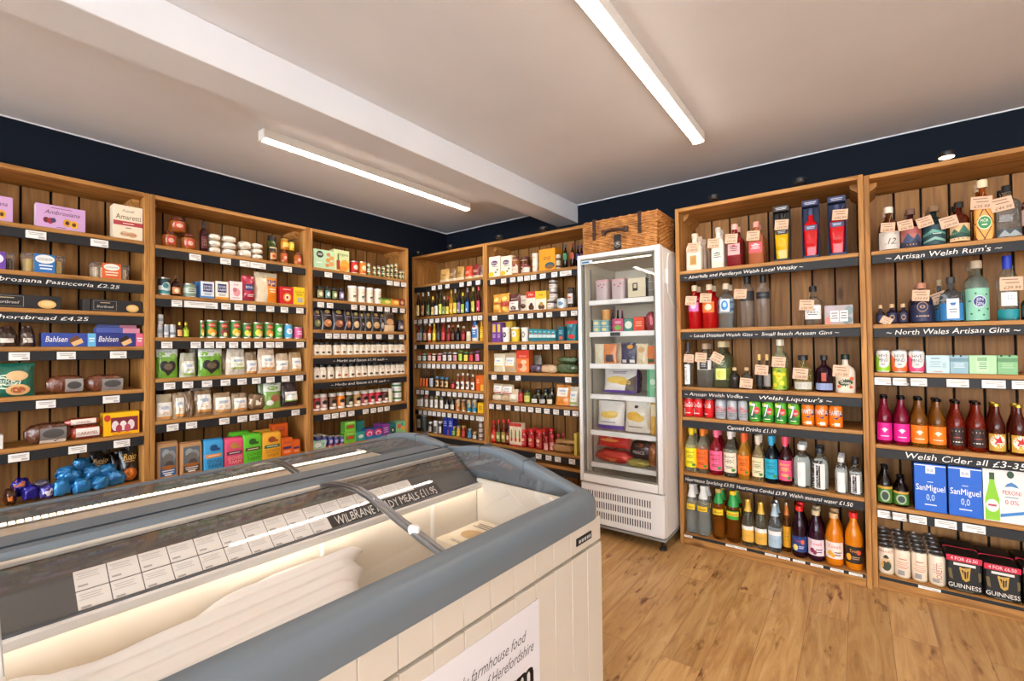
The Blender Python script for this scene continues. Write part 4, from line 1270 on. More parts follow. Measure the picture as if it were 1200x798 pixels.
def stock(k, i, crop, items, shelf_name=None, B=None, z=None):
    """k rack, i shelf; crop = (ox, oy, scale) of the measured view; an item = (builder, left, right, top, description, category, keywords)"""
    B = B or BAYS[k]; zs = B.sh[i] if z is None else z
    ox, oy, s = crop
    nb = len(B.sh)
    place = shelf_name or (('bottom shelf' if i == {1: 6, 2: 5, 3: 6, 4: 6, 5: 5, 6: 5, 7: 5}[k] else SHN[i]) + ' of ' + B.name)
    for it in items:
        fn, a, b, tp, desc, cat = it[:6]
        kw = dict(it[6]) if len(it) > 6 else {}
        dd = kw.pop('at', .016); rows = kw.pop('rows', 1); stack = kw.pop('stack', 1); yb = kw.pop('yb', None)
        tagt = kw.pop('tag', None); yaw = kw.pop('yaw', 0.); gname = kw.pop('grp', None); hm = kw.pop('h', None); rg = kw.pop('rg', .004); tagw = kw.pop('tagw', .066); tagx = kw.pop('tagx', 0.); tagz = kw.pop('tagz', None); tagr = kw.pop('tagr', .08)
        cs = kw.pop('cs', None); sub = kw.pop('sub', None)
        pa, pb, py = ox + a / s, ox + b / s, oy + tp / s
        rnd_ = fn in ROUND
        dep = kw.get('d') or {carton: .06, pouch: .05, block: .075, tray_pack: .09, bar_pack: .07, lump: .06}.get(fn, .06)
        base = zs
        dc = dd + (.035 if rnd_ else .0)
        if yb is not None: base = B.zrow(B.xcol((pa + pb) / 2, dc, zs), dc, oy + yb / s)
        base = max(base, zs)
        h = .1
        for _ in range(3):
            zm = base + h / 2
            x0, x1 = B.xcol(pa, dc, zm), B.xcol(pb, dc, zm)
            xc = (x0 + x1) / 2; w = x1 - x0
            if rnd_:
                w *= B.cosang(xc, dc); dc = dd + w / 2
                if yb is None: base = zs
            h = B.zrow(xc, dc if rnd_ else dd, py) - base
        if hm: h = hm
        if not rnd_: dc = dd + dep / 2
        if h < .01 or w < .005: print('BAD', desc, round(w, 3), round(h, 3)); continue
        if h > .5: print('TALL', desc, h)
        lo, hi = .024 + w / 2 + .001, B.w - .024 - w / 2 - .001
        if k not in BAYS: xc = max(.054 + w / 2, min(B.w - .054 - w / 2, xc))
        if k in BAYS and xc > .1 and fn is not lump: xc = min(xc, hi)
        if k in BAYS and xc < .7: xc = max(xc, lo)
        o = fn(w, h / stack, **kw) if fn in ROUND else fn(w, h / stack, **dict(kw, **({'d': dep} if fn is not lump or 'd' in kw else {})))
        step = (w + rg) if rnd_ else (dep + rg)
        for r in range(rows):
            for l in range(stack):
                c = o if r == l == 0 else copy_tree(o)
                put(c, B, xc, dc + r * step, base + l * (h / stack + .0006), yaw, dep / 2)
                REG.append((c, desc, cat, place, xc, r if rows > 1 else None, (l, stack) if stack > 1 else None, gname))
        if tagt:
            hh = tagw * .85
            tz = base + h * (tagz if tagz is not None else .58)
            t = neck_tag(tagt, tagw, hh)
            put(t, B, xc + tagx, dd - .010, tz)
            t.rotation_euler = (-.10, tagr, B.rot)
            q = MB(); nz = base + h * .90 - tz
            q.tube([(0, -.0, hh * .92), (.004, .008, hh * .98), (.010, min(.03, dc - dd + .006) , nz * .9 if nz > hh else hh)], .0007, mat('c9b48e', .8), 5); q.build('string', t)
            REG.append((t, 'kraft tag on ' + desc, 'price tag', place, xc, None, None, 'kraft price tags on the bottles'))

def finish():
    byk = {}
    for r in REG: byk.setdefault((r[1], r[3]), []).append(r)
    seen = set()
    for (desc, place), L in byk.items():
        xs = sorted({round(r[4], 4) for r in L})
        for o, _, cat, _, x, row, lev, g in L:
            parts = [desc]
            if len(xs) > 1:
                i = xs.index(round(x, 4))
                parts.append('leftmost' if i == 0 else 'rightmost' if i == len(xs) - 1 else ORD[i] + ' from left')
            if row is not None: parts.append('in front' if row == 0 else 'directly behind' if row == 1 else ORD[row] + ' row')
            if lev is not None: parts.append('at bottom' if lev[0] == 0 else 'on top' if lev[0] == lev[1] - 1 else ORD[lev[0]] + ' up')
            bay = place.split(' of ', 1)[-1]
            for cand in (parts + [place.replace(' of ', ', ', 1)], parts + [bay], parts):
                lab = ', '.join(cand)
                if len(lab.split()) <= 16 and lab not in seen: break
            else: print('LONG/DUP', lab)
            seen.add(lab)
            name = o.name.split('.')[0].replace('_', ' ')
            gg = g or ((name + 's on the ' + place) if sum(1 for q in REG if q[3] == place and q[0].name.split('.')[0].replace('_', ' ') == name) > 1 else None)
            tag(o, lab, cat, gg)
A1 = (0, 170, 3.627); A2 = (0, 380, 3.627); B1 = (170, 220, 4.435); B2 = (170, 380, 4.435); C1 = (350, 260, 5.7); C2 = (350, 390, 5.7)
T1 = (475, 280, 6.65); T2 = (475, 390, 6.14); U1 = (565, 260, 5.7); U2 = (565, 390, 4.98); F1 = (670, 240, 3.99); F2 = (670, 430, 3.63)
G1 = (790, 200, 5.217); G2 = (790, 310, 4.987); G3 = (790, 450, 5.217); G4 = (790, 550, 5.217)
H1 = (1010, 170, 5.32); H2 = (1010, 290, 4.99); H3 = (1010, 430, 5.32); H4 = (1010, 560, 4.99)

# ======== leftmost rack
lil = lambda: [('r', -.5, 0, .5, .035, 'a988a8'), ('t', 'Ambrosiana', .02, .70, .17, '4a2038', .72, .35), ('l', 0, .88, .45, .06, 1, '7a4a6a'), ('e', -.30, .34, .06, .12, '6a1f2c'), ('e', -.22, .32, .06, .13, 'a02838'), ('e', -.16, .36, .05, .10, '3c3f63'), ('e', .12, .32, .09, .17, 'd89a2a'), ('e', .12, .32, .045, .085, '4a2a18'), ('e', .26, .28, .09, .17, 'e0a632'), ('e', .26, .28, .045, .085, '54301c'), ('l', 0, .08, .2, .05, 1, '7a4a6a')]
stock(1, 0, A1, [
    (carton, -150, 55, 208, 'lilac biscuit box cut by frame edge', 'biscuit box', dict(n='biscuit_box', col='cfa3cf', d=.05, els=lil())),
    (carton, 152, 363, 262, 'lilac biscuit box with sunflowers', 'biscuit box', dict(n='biscuit_box', col='cfa3cf', d=.05, els=lil(), side='e6d8e4')),
    (carton, 482, 607, 260, 'cream amaretti box with red band', 'biscuit box', dict(n='biscuit_box', col='efe0c6', d=.07, els=[('r', -.5, .40, .5, .53, 'b03c40'), ('t', 'Amaretti', 0, .66, .15, '5a4636', .84), ('t', 'Fratelli', 0, .84, .07, '5a4636', .5, .3), ('l', 0, .46, .4, .05, 1, 'f4e6d8'), ('l', 0, .33, .2, .05, 1, '6a4636'), ('e', -.12, .15, .16, .08, 'd9b58c'), ('e', .12, .14, .17, .08, 'cfa67a'), ('t', 'Amaretti', 0, .15, .08, '8a3a34', .6, .35)])),
])
stock(1, 1, A1, [
    (tray_pack, -120, 70, 452, 'clear biscuit tray with purple band', 'biscuit tray', dict(inner='3a2430', band='6b3fa0', bw=.5, els=[('e', 0, .6, .4, .3, 'efe6f4'), ('l', 0, .6, .5, .2, 2, '5a3a80')])),
    (tray_pack, 94, 282, 466, 'clear tray of yellow biscuits with blue band', 'biscuit tray', dict(inner='e2c25c', band='2b6fb0', bw=.48, els=[('e', 0, .74, .46, .24, 'f1efe8'), ('t', 'LOGGIONI', 0, .74, .15, '4a4a60', .7), ('l', .05, .30, .7, .34, 2, 'e6eef6')])),
    (tray_pack, 388, 556, 505, 'clear tray of pale biscuits with orange band', 'biscuit tray', dict(inner='e6d6b8', band='d9642a', bw=.48, els=[('e', 0, .76, .42, .22, 'f3ede2'), ('t', 'LOGGIONI', 0, .76, .13, '5a4a40', .66), ('l', 0, .32, .74, .34, 2, 'f6dcc0')])),
])
blk = lambda u: [('r', -.46 + u, .12, -.02 + u, .88, '8d8580'), ('r', -.452 + u, .14, -.028 + u, .86, '1d1b1c'), ('t', 'Shortbread', -.24 + u, .42, .2, 'cfc6bb', .32, .2), ('l', -.24 + u, .72, .2, .14, 1, 'b9a27a'), ('e', .30, .36, .13, .32, 'd9ab62'), ('e', .30, .40, .09, .2, 'e8c384')]
stock(1, 2, A1, [
    (carton, -60, 260, 636, 'long black shortbread box with gold biscuit', 'shortbread box', dict(n='shortbread_box', col='232021', d=.06, els=blk(0))),
    (carton, 388, 604, 660, 'shorter black shortbread box by rack side', 'shortbread box', dict(n='shortbread_box', col='211f20', d=.06, els=blk(0), side='2c2829')),
    (carton, 352, 384, 655, 'narrow dark box end beside black shortbread box', 'shortbread box', dict(n='shortbread_box', col='2c2a2c', d=.09)),
])
bl = lambda a, b, right: [('t', 'Bahlsen', -.24, .56, .42, 'f4f0ea', .40, .25), ('p', [(-.02, .55), (.14, .86), (.22, .5), (.02, .14)], a), ('p', [(.02, .28), (.22, .62), (.26, .3), (.08, .02)], 'e2b678'), ('r', .34, .0, .5, 1., right), ('l', .42, .5, .12, .4, 2, 'eef2f4')]
stock(1, 3, A2, [
    (pouch, -20, 80, 10, 'small clear bag of dark cakes, red tie', 'cake bag', dict(n='cake_bag', col='3c2a22', d=.05, neck=.5, crump=.006, label=(-.3, .2, .3, .42, 'd9d2c6'))),
    (pouch, 84, 154, 8, 'small clear bag of brown cakes, red tie', 'cake bag', dict(n='cake_bag', col='47332a', d=.05, neck=.5, crump=.006, label=(-.3, .2, .3, .42, 'd9d2c6'))),
    (carton, 178, 407, 38, 'blue boxed chocolate biscuits', 'biscuit box', dict(n='biscuit_box', col='33499a', d=.06, els=bl('6a3f28', 0, '67b4dc'))),
    (carton, 410, 612, 38, 'navy boxed dark chocolate biscuits, lower', 'biscuit box', dict(n='biscuit_box', col='27327c', d=.06, els=bl('2e1c16', 0, 'dd6a84'))),
    (carton, 408, 594, 16, 'navy boxed dark chocolate biscuits, upper', 'biscuit box', dict(n='biscuit_box', col='4a5aa4', d=.055, yb=37, els=[('r', .1, 0, .5, 1, 'cf8aa0')])),
    (carton, 418, 580, -8, 'pink and blue biscuit box topmost of pile', 'biscuit box', dict(n='biscuit_box', col='59639f', d=.05, at=.035, yb=15, els=[('r', .05, 0, .5, 1, 'c77f92')])),
])
stock(1, 4, A2, [
    (pouch, -60, 152, 166, 'green wafer pack with two round biscuits', 'biscuit pack', dict(n='biscuit_pack', col='1d6a55', d=.045, stand=False, els=[('e', -.10, .45, .30, .22, 'd9e4d2'), ('e', -.10, .45, .27, .18, '16604a'), ('t', 'PREMIER', -.10, .45, .13, 'e9ecdc', .4), ('e', .12, .62, .24, .15, 'e6c08a'), ('e', .14, .2, .26, .17, 'e3b67c'), ('e', .14, .2, .16, .1, 'a8562c')])),
    (bar_pack, 200, 366, 218, 'brown loaf cake in shiny wrap', 'cake pack', dict(n='cake_pack', col='6a3a26', label=(-.05, .08, .42, .8, '98908a', [('e', 0, .5, .4, .3, '4a4644')]))),
    (bar_pack, 364, 530, 216, 'brown loaf cake in shiny wrap, white sticker', 'cake pack', dict(n='cake_pack', col='6e3c28', label=(-.10, .0, .45, .75, '8c8580', [('e', 0, .6, .4, .3, '4a4644'), ('r', -.5, 0, .5, .12, 'eee8e0')]))),
])
stock(1, 5, A2, [
    (carton, -30, 14, 472, 'clear plastic box corner at frame edge', 'plastic box', dict(n='plastic_box', col='d8d4ce', d=.07)),
    (bar_pack, 108, 318, 422, 'large dark loaf cake with white sticker', 'cake pack', dict(n='cake_pack', col='5c3626', d=.085, label=(-.22, .02, .32, .78, '7a736e', [('e', 0, .62, .42, .3, '4a4644'), ('r', -.5, 0, .5, .2, 'efe9e0')]))),
    (bar_pack, 300, 442, 432, 'red and white caramel bar pack, lower', 'biscuit pack', dict(n='bar_pack', col='a63a26', d=.06, els=(), label=(-.35, .1, .35, .85, 'e9dfd4', [('t', 'CARAMEL', 0, .5, .3, '9a3428', .9), ('r', -.5, 0, .5, .14, '7a2a20')]))),
    (bar_pack, 276, 430, 398, 'red and white caramel bar pack, upper', 'biscuit pack', dict(n='bar_pack', col='9c3a24', d=.06, yb=431, label=(-.35, .1, .35, .85, 'eee4d8', [('t', 'CARAMEL', 0, .5, .3, '9a3428', .9), ('r', -.5, 0, .5, .14, '7a2a20')]))),
    (carton, 440, 592, 374, 'yellow chocolate marshmallow box', 'sweet box', dict(n='sweet_box', col='f2b705', d=.07, side='e2a604', els=[('r', -.30, .14, .46, .78, '7a2330'), ('e', -.18, .42, .10, .22, 'e6dad6'), ('e', .04, .40, .10, .22, 'f2e8e4'), ('e', .26, .42, .10, .22, 'e6d6d2'), ('e', -.08, .28, .09, .18, 'a83a48'), ('e', .16, .28, .09, .18, 'b8485a'), ('e', -.40, .78, .09, .15, 'c03a2c'), ('t', 'Super Dickmann', .0, .06, .07, 'b03424', .7)])),
])
bs = [(350, 605, 'upper'), (310, 655, ''), (395, 640, ''), (455, 632, ''), (285, 640, ''), (495, 660, ''), (265, 697, ''), (350, 692, ''), (430, 682, '')]
stock(1, 6, A2, [(lump, x - 40, x + 40, y - 32, 'blue foil-wrapped sweet bag', 'sweet bag', dict(n='sweet_bag', col='2e86c6', yb=y + 34, d=.048, at=.02 + .05 * max(0, (690 - y) / 40), amp=.22, ears=True, grp='blue foil sweet bags', els=[('r', -.2, .42, .2, .62, '1d5c94')])) for x, y, q in bs if not (x, y) == (0, 0)])
stock(1, 6, A2, [
    (lump, 20, 74, 705, 'purple foil sweet bag with orange corner, nearest frame edge', 'sweet bag', dict(n='sweet_bag', col='4a2a20', yb=772, d=.06, at=.03, amp=.25, els=[('r', -.3, .3, .1, .6, 'd0762c')])),
    (lump, 52, 130, 660, 'purple foil sweet bag with orange patch', 'sweet bag', dict(n='sweet_bag', col='2c2496', yb=735, d=.06, at=.09, amp=.25, els=[('r', -.4, .6, .2, .9, 'c8702c')])),
    (lump, 96, 170, 690, 'plain purple foil sweet bag', 'sweet bag', dict(n='sweet_bag', col='2a2390', yb=750, d=.06, at=.02, amp=.25)),
    (lump, 168, 236, 688, 'purple and silver foil sweet bag', 'sweet bag', dict(n='sweet_bag', col='4b46a8', yb=742, d=.06, at=.02, amp=.25, els=[('r', -.3, .2, .35, .8, 'e4e2ea')])),
    (lump, 140, 215, 668, 'grey clear sweet bag', 'sweet bag', dict(n='sweet_bag', col='8a8494', yb=712, d=.05, at=.10, amp=.25)),
    (pouch, 385, 475, 540, 'black biscuit bag with gold lettering, left', 'biscuit bag', dict(n='biscuit_bag', col='1b1614', d=.06, at=.14, els=[('t', 'Rojo', 0, .72, .13, 'd6a75c', .8, .3), ('l', 0, .6, .6, .1, 2, 'b98a4a'), ('r', -.5, .0, .5, .12, '6a3a20')])),
    (pouch, 470, 524, 545, 'plain black biscuit bag between lettered ones', 'biscuit bag', dict(n='biscuit_bag', col='17130f', d=.06, at=.15)),
    (pouch, 524, 604, 522, 'black biscuit bag with orange biscuit, by rack side', 'biscuit bag', dict(n='biscuit_bag', col='1d1612', d=.06, at=.08, els=[('t', 'Rojo', .05, .74, .15, 'f0c258', .7, .3), ('l', 0, .62, .7, .1, 2, 'c08a48'), ('e', .02, .24, .40, .18, 'b85c1c'), ('e', -.05, .26, .26, .12, 'dc8a34'), ('e', -.05, .26, .14, .06, 'b8641c')])),
])

# ======== second rack
rj = dict(n='honey_jar', g='b8652a', t=.3, lid='6a2c1c', lr=.66, label=(.2, .62, .55, 'c23a34', [('e', 0, .5, .34, .3, 'e8c8a8'), ('t', 'PICA', 0, .5, .22, '8a1f24', .5)]))
stock(2, 0, B1, [
    (jar, 84, 166, 228, 'round brown jar with red label', 'jar', rj), (jar, 186, 264, 244, 'round brown jar with red label', 'jar', rj),
    (jar, 118, 214, 160, 'round brown jar stacked on two others', 'jar', dict(rj, yb=232, at=.02)),
    (bottle, 282, 328, 178, 'dark sauce bottle with black cap', 'sauce bottle', dict(n='sauce_bottle', sty='tall', g='3a1414', t=.2, cap='1c1c1e', label=(.12, .5, .8, '5a1c1c', [('l', 0, .5, .7, .6, 4, 'c9b9a0')]))),
    (lump, 333, 400, 238, 'white wrapped meringue pack', 'meringue pack', dict(n='meringue_pack', stack=3, col='ece4d4', d=.07, amp=.1)),
    (lump, 408, 482, 250, 'white wrapped meringue pack', 'meringue pack', dict(n='meringue_pack', stack=3, col='eae2d2', d=.07, amp=.1)),
    (lump, 494, 560, 276, 'white wrapped meringue pack', 'meringue pack', dict(n='meringue_pack', stack=2, col='ece4d4', d=.07, amp=.1)),
    (lump, 562, 620, 288, 'white wrapped meringue pack', 'meringue pack', dict(n='meringue_pack', stack=3, col='eae2d2', d=.07, amp=.1)),
    (jar, 632, 684, 254, 'tall green relish jar with black lid', 'jar', dict(n='relish_jar', g='4a5a2c', t=.3, lid='201d1b', at=.09, label=(.2, .6, .8, 'd9c9a0', [('l', 0, .5, .6, .5, 2, '6a4a30')]))),
    (jar, 640, 682, 318, 'small jar with orange label', 'jar', dict(n='relish_jar', g='5a3a1c', lid='2a201b', label=(.2, .65, .8, 'e0a060', [('e', 0, .5, .3, .3, 'b0402c')]))),
    (jar, 700, 742, 326, 'small round jar with red label', 'jar', dict(rj, n='honey_jar')), (jar, 770, 814, 340, 'small round jar with red label', 'jar', dict(rj, n='honey_jar')),
    (jar, 702, 748, 268, 'orange marmalade jar in the upper pile', 'jar', dict(n='marmalade_jar', g='d98a1c', lid='b08a3a', yb=326, at=.06, label=(.25, .65, .7, 'e8c25c', []))),
    (jar, 746, 776, 276, 'yellow curd jar with black lid in the pile', 'jar', dict(n='marmalade_jar', g='e6c52c', lid='26231f', yb=330, at=.05, label=(.25, .65, .7, 'efd94a', []))),
])
cb = lambda c: [('r', -.5, .0, .5, .12, c), ('r', -.34, .38, .34, .86, '24336e'), ('t', 'DOVES', 0, .70, .12, 'f4f2ee', .56), ('t', 'FARM', 0, .52, .12, 'f4f2ee', .56), ('l', 0, .24, .6, .14, 2, '7a8aa0')]
stock(2, 1, B1, [
    (tin, 66, 132, 470, 'large tin with teal picture label', 'tin', dict(col='dfe8e4', bands=[(.55, .95, '20343a'), (.1, .3, '3a8a8a')], els=[('e', .1, .5, .4, .25, 'cfe0dc'), ('e', 0, .55, .25, .15, '3a7a80')])),
    (bottle, 134, 184, 456, 'dark treacle jug with orange label', 'bottle', dict(n='syrup_bottle', sty='flask', g='2e1710', t=.2, cap='6a4a30', label=(.1, .42, .9, 'c9743a', [('e', 0, .5, .3, .35, 'e9d6b0')]))),
    (tin, 194, 268, 502, 'short silver tin with green label', 'tin', dict(col='7d927c', bands=[(.3, .7, 'c5cfc0')], els=[('l', 0, .5, .6, .3, 2, '3a4a3a')])),
    (carton, 262, 290, 490, 'narrow blue carton behind white one', 'carton', dict(n='flour_carton', col='3f6f9c', d=.05, at=.05)),
    (carton, 290, 360, 488, 'blue and white flour carton', 'carton', dict(n='flour_carton', col='dfe6ee', d=.05, els=cb('4a86c2'), side='3a72b0')),
    (carton, 366, 434, 488, 'orange and white flour carton', 'carton', dict(n='flour_carton', col='f2ead8', d=.05, els=cb('e8982c'), side='e0902a')),
    (carton, 440, 506, 488, 'pink and white jelly carton', 'carton', dict(n='flour_carton', col='f4e6e2', d=.05, els=[('e', .05, .42, .28, .22, 'e29aa0'), ('e', -.1, .55, .16, .12, 'c8707c'), ('t', 'Jelly', 0, .84, .1, 'b03a50', .6, .2), ('l', 0, .12, .6, .08, 1, 'b08a8a')], side='d46a7a')),
    (pouch, 508, 578, 456, 'crimson dried fruit pouch', 'pouch', dict(n='food_pouch', col='b01c3c', d=.05, els=[('r', -.32, .42, .36, .66, '2a2c6a'), ('t', 'DOVES', .02, .54, .09, 'f2efe8', .56), ('r', -.5, .0, .5, .1, '8a1830'), ('l', .05, .22, .5, .12, 2, 'f0d0d0')])),
    (pouch, 580, 698, 440, 'clear bag of grain with orange label', 'pouch', dict(n='food_pouch', col='d8c7a6', d=.07, crump=.005, els=[('r', -.02, .02, .48, .84, 'e88a1c'), ('r', .02, .55, .42, .76, '27306c'), ('t', 'DOVES', .22, .655, .08, 'f2efe8', .34), ('l', .22, .4, .34, .16, 2, 'fdeccc')])),
    (carton, 702, 770, 516, 'red carton with round swirl', 'carton', dict(n='food_carton', col='c81f24', d=.05, els=[('e', .04, .38, .30, .26, 'f0a02c'), ('e', .04, .38, .2, .17, 'f4ead0'), ('e', .04, .38, .1, .09, 'c81f24'), ('l', 0, .84, .6, .1, 1, 'f6d8c0')], side='a0161c')),
    (carton, 772, 830, 518, 'yellow carton with small print', 'carton', dict(n='food_carton', col='f0c71c', d=.05, els=[('r', -.16, .12, .3, .4, 'a8a49a'), ('t', 'Custard', 0, .74, .12, '6a6020', .8, .1), ('l', 0, .56, .6, .1, 2, '8a7a20')])),
])
def fruit(c, c2): return dict(col=c, bands=[(.0, .12, '2c6e34')], els=[('e', 0, .72, .34, .14, 'c43a28'), ('t', 'Del Monte', 0, .72, .1, 'f6efdc', .55, .2), ('e', -.12, .34, .26, .2, c2), ('e', .2, .3, .2, .16, c2), ('e', .05, .2, .2, .12, 'f2e6b0')])
stock(2, 2, B1, [
    (tin, 60, 92, 712, 'small silver spice tin', 'tin', dict(col='b9bcbc', bands=[(.3, .6, '8f9498')])),
    (tin, 64, 96, 660, 'small silver spice tin on another', 'tin', dict(col='c2c5c5', yb=710, bands=[(.3, .6, '8f9498')])),
    (tin, 96, 124, 712, 'small grey spice tin', 'tin', dict(col='aab0b4', bands=[(.2, .4, 'd9dbdb')])), (tin, 126, 160, 712, 'small white spice tin', 'tin', dict(col='c9ccd0', bands=[(.2, .4, '7a8088')])),
    (bottle, 164, 194, 700, 'small essence bottle with yellow cap', 'bottle', dict(n='essence_bottle', sty='mini', g='3a2418', t=.3, cap='e6c832', label=(.08, .5, .9, 'e4a868', []))),
    (bottle, 196, 228, 700, 'small lime essence bottle with yellow cap', 'bottle', dict(n='essence_bottle', sty='mini', g='8aa01c', t=.3, cap='e6c832', label=(.08, .5, .9, 'b4cc30', []))),
    (tin, 284, 308, 692, 'green fruit tin turned sideways', 'tin', fruit('3a7a36', 'd9a82c')), (tin, 309, 373, 690, 'large green peach tin', 'tin', fruit('3f8a3a', 'f0a024')), (tin, 376, 433, 694, 'dark green fruit tin', 'tin', fruit('2f6a34', '8a2a24')),
    (tin, 437, 497, 692, 'green tin of mixed fruit', 'tin', fruit('3c863a', 'f2b428')), (tin, 503, 552, 706, 'small green pineapple tin', 'tin', fruit('3f8438', 'f6cf3a')), (tin, 556, 611, 702, 'green tin with yellow slices', 'tin', fruit('58963a', 'f8d23c')),
    (tin, 615, 667, 702, 'green tin with orange segments', 'tin', fruit('448a38', 'f0881c')), (tin, 669, 715, 708, 'bright green soup tin', 'tin', dict(col='47a83c', els=[('e', 0, .6, .3, .16, 'e8f0dc'), ('l', 0, .3, .6, .2, 2, 'e0f0d0')])),
    (tin, 719, 766, 710, 'sky blue condensed milk tin', 'tin', dict(col='4fa6d2', els=[('e', 0, .5, .36, .2, 'eef4f6'), ('l', 0, .5, .4, .2, 2, '2a6a9a')])), (tin, 768, 818, 726, 'short pink tin', 'tin', dict(col='d85a90', els=[('l', 0, .5, .6, .4, 2, 'f6dce6')])),
])
def wf(c='e0a050'): return [('r', -.5, .82, .5, 1., 'f8f6ee'), ('r', -.5, .0, .5, .14, c), ('l', 0, .66, .7, .2, 2, '8a9ab0'), ('l', 0, .36, .75, .18, 2, c), ('e', 0, .68, .3, .1, 'b9c6d8')]
GP = lambda: [('r', -.5, .64, .5, .97, 'dfe3dc'), ('e', -.28, .72, .16, .07, '7fb23a'), ('e', .26, .66, .17, .08, '8aba44'), ('e', -.16, .36, .21, .16, '2c2622'), ('e', .16, .36, .21, .16, '2c2622'), ('p', [(-.36, .32), (.36, .32), (0, .06)], '2c2622'), ('e', 0, .34, .2, .1, '6a5a44'), ('t', 'seeds', .0, .80, .07, '4a6a2a', .5)]
stock(2, 3, B2, [
    (pouch, 62, 178, 108, 'green seed pouch with dark heart window, left', 'pouch', dict(n='seed_pouch', col='6fa330', d=.05, els=GP())),
    (pouch, 184, 272, 150, 'clear seed bag with green label', 'pouch', dict(n='seed_bag', col='b5b39c', crump=.006, neck=.8, label=(-.3, .08, .34, .66, 'f4f4ec', wf('8ab04a')))),
    (pouch, 236, 282, 110, 'clear bag corner behind green pouch', 'pouch', dict(n='seed_bag', col='a5a598', at=.09, crump=.006)),
    (pouch, 282, 408, 108, 'green seed pouch with dark heart window, right', 'pouch', dict(n='seed_pouch', col='6fa330', d=.05, els=GP())),
    (pouch, 400, 448, 140, 'brown side of oat bag', 'pouch', dict(n='seed_bag', col='a58a6a', at=.05, crump=.006)),
    (pouch, 426, 530, 125, 'clear bag of white grain, green label', 'pouch', dict(n='grain_bag', col='cfc4b2', crump=.006, neck=.8, label=(-.3, .22, .42, .68, 'f3f3e6', wf('a0b850')))),
    (pouch, 524, 590, 146, 'clear bag of seeds, small white label', 'pouch', dict(n='grain_bag', col='9a8468', crump=.006, neck=.8, label=(-.38, .04, .42, .62, 'f5f1e6', wf()))),
    (pouch, 588, 684, 126, 'clear bag of pinkish grain, orange-edged label', 'pouch', dict(n='grain_bag', col='d6bca0', crump=.006, neck=.8, label=(-.3, .16, .44, .72, 'f6f1e6', wf()))),
    (pouch, 682, 756, 152, 'clear bag of flakes, tilted orange-edged label', 'pouch', dict(n='grain_bag', col='c7b294', crump=.006, neck=.8, label=(-.42, .05, .42, .62, 'f5efe2', wf()))),
    (pouch, 750, 822, 146, 'clear bag of brown grain by rack side', 'pouch', dict(n='grain_bag', col='b09468', crump=.006, neck=.8, label=(-.28, .06, .42, .72, 'f5efe2', wf()))),
])
stock(2, 4, B2, [
    (pouch, 60, 150, 365, 'clear bag of flakes with orange-edged label', 'pouch', dict(n='grain_bag', col='bda98c', crump=.006, neck=.85, label=(-.46, .04, .46, .68, 'f5efe2', wf()))),
    (pouch, 146, 216, 356, 'clear bag of nuts with leaning label', 'pouch', dict(n='grain_bag', col='a78c6c', crump=.007, neck=.85, label=(-.3, .08, .4, .8, 'f5efe2', wf()))),
    (pouch, 206, 262, 350, 'clear bag of brown nuts, unlabelled', 'pouch', dict(n='grain_bag', col='7d6148', crump=.008, neck=.8)),
    (pouch, 240, 350, 326, 'empty-topped clear bag standing behind', 'pouch', dict(n='grain_bag', col='a3927c', at=.08, crump=.008, neck=.9)),
    (pouch, 260, 358, 345, 'clear bag of brown nuts with big label', 'pouch', dict(n='grain_bag', col='8b6c4c', crump=.006, neck=.85, label=(-.36, .16, .4, .84, 'f5efe2', wf()))),
    (pouch, 358, 456, 356, 'clear bag of almonds with wide label', 'pouch', dict(n='grain_bag', col='a88b68', crump=.006, neck=.85, label=(-.4, .1, .44, .78, 'f5efe2', wf()))),
    (pouch, 452, 540, 358, 'clear bag of walnuts with small label', 'pouch', dict(n='grain_bag', col='9a8064', crump=.006, neck=.85, label=(-.36, .1, .42, .74, 'f5efe2', wf()))),
    (lump, 536, 632, 362, 'slumped clear bag of mixed nuts', 'pouch', dict(n='nut_bag', col='93795c', d=.08, amp=.22, els=[('r', -.1, .3, .3, .7, 'efe8da')])),
    (pouch, 596, 640, 300, 'green seed pouch seen edge-on', 'pouch', dict(n='seed_pouch', col='8c9c6a', at=.07)),
    (pouch, 622, 714, 292, 'tall green almond pouch', 'pouch', dict(n='seed_pouch', col='79a043', d=.05, els=[('r', -.5, .6, .5, .97, 'dfe3d6'), ('e', 0, .72, .3, .08, '7fae3a'), ('e', .1, .36, .26, .14, 'a5664a'), ('e', -.2, .2, .2, .1, 'e4e9da'), ('l', 0, .86, .6, .08, 2, '5a7a3a')])),
    (pouch, 712, 804, 304, 'dark dried fruit bag with white label', 'pouch', dict(n='seed_bag', col='33262a', d=.06, crump=.008, neck=.75, label=(-.32, .22, .42, .62, 'f2f2ea', wf('8ab04a')))),
])
dv = lambda bandc, txt, ill: [('r', -.5, .40, .5, .52, bandc), ('t', 'DOVES', .04, .28, .12, txt, .72), ('t', 'FARM', .04, .13, .12, txt, .62), ('e', -.02, .72, .2, .11, ill), ('r', -.1, .62, .3, .70, ill), ('l', 0, .46, .6, .05, 1, 'f2ead8')]
kb = lambda sky: [('r', -.36, .07, .36, .86, '5f6a72'), ('e', -.1, .68, .18, .13, '9aa0a2'), ('e', .14, .60, .2, .16, '8b8f90'), ('e', 0, .52, .26, .16, '6e6a66'), ('e', .05, .36, .2, .12, '4a4644'), ('r', -.36, .07, .36, .30, sky), ('e', 0, .30, .34, .06, 'a0602c'), ('l', 0, .18, .6, .12, 2, 'e8e6e0'), ('r', -.16, .08, .16, .12, 'f0eee8')]
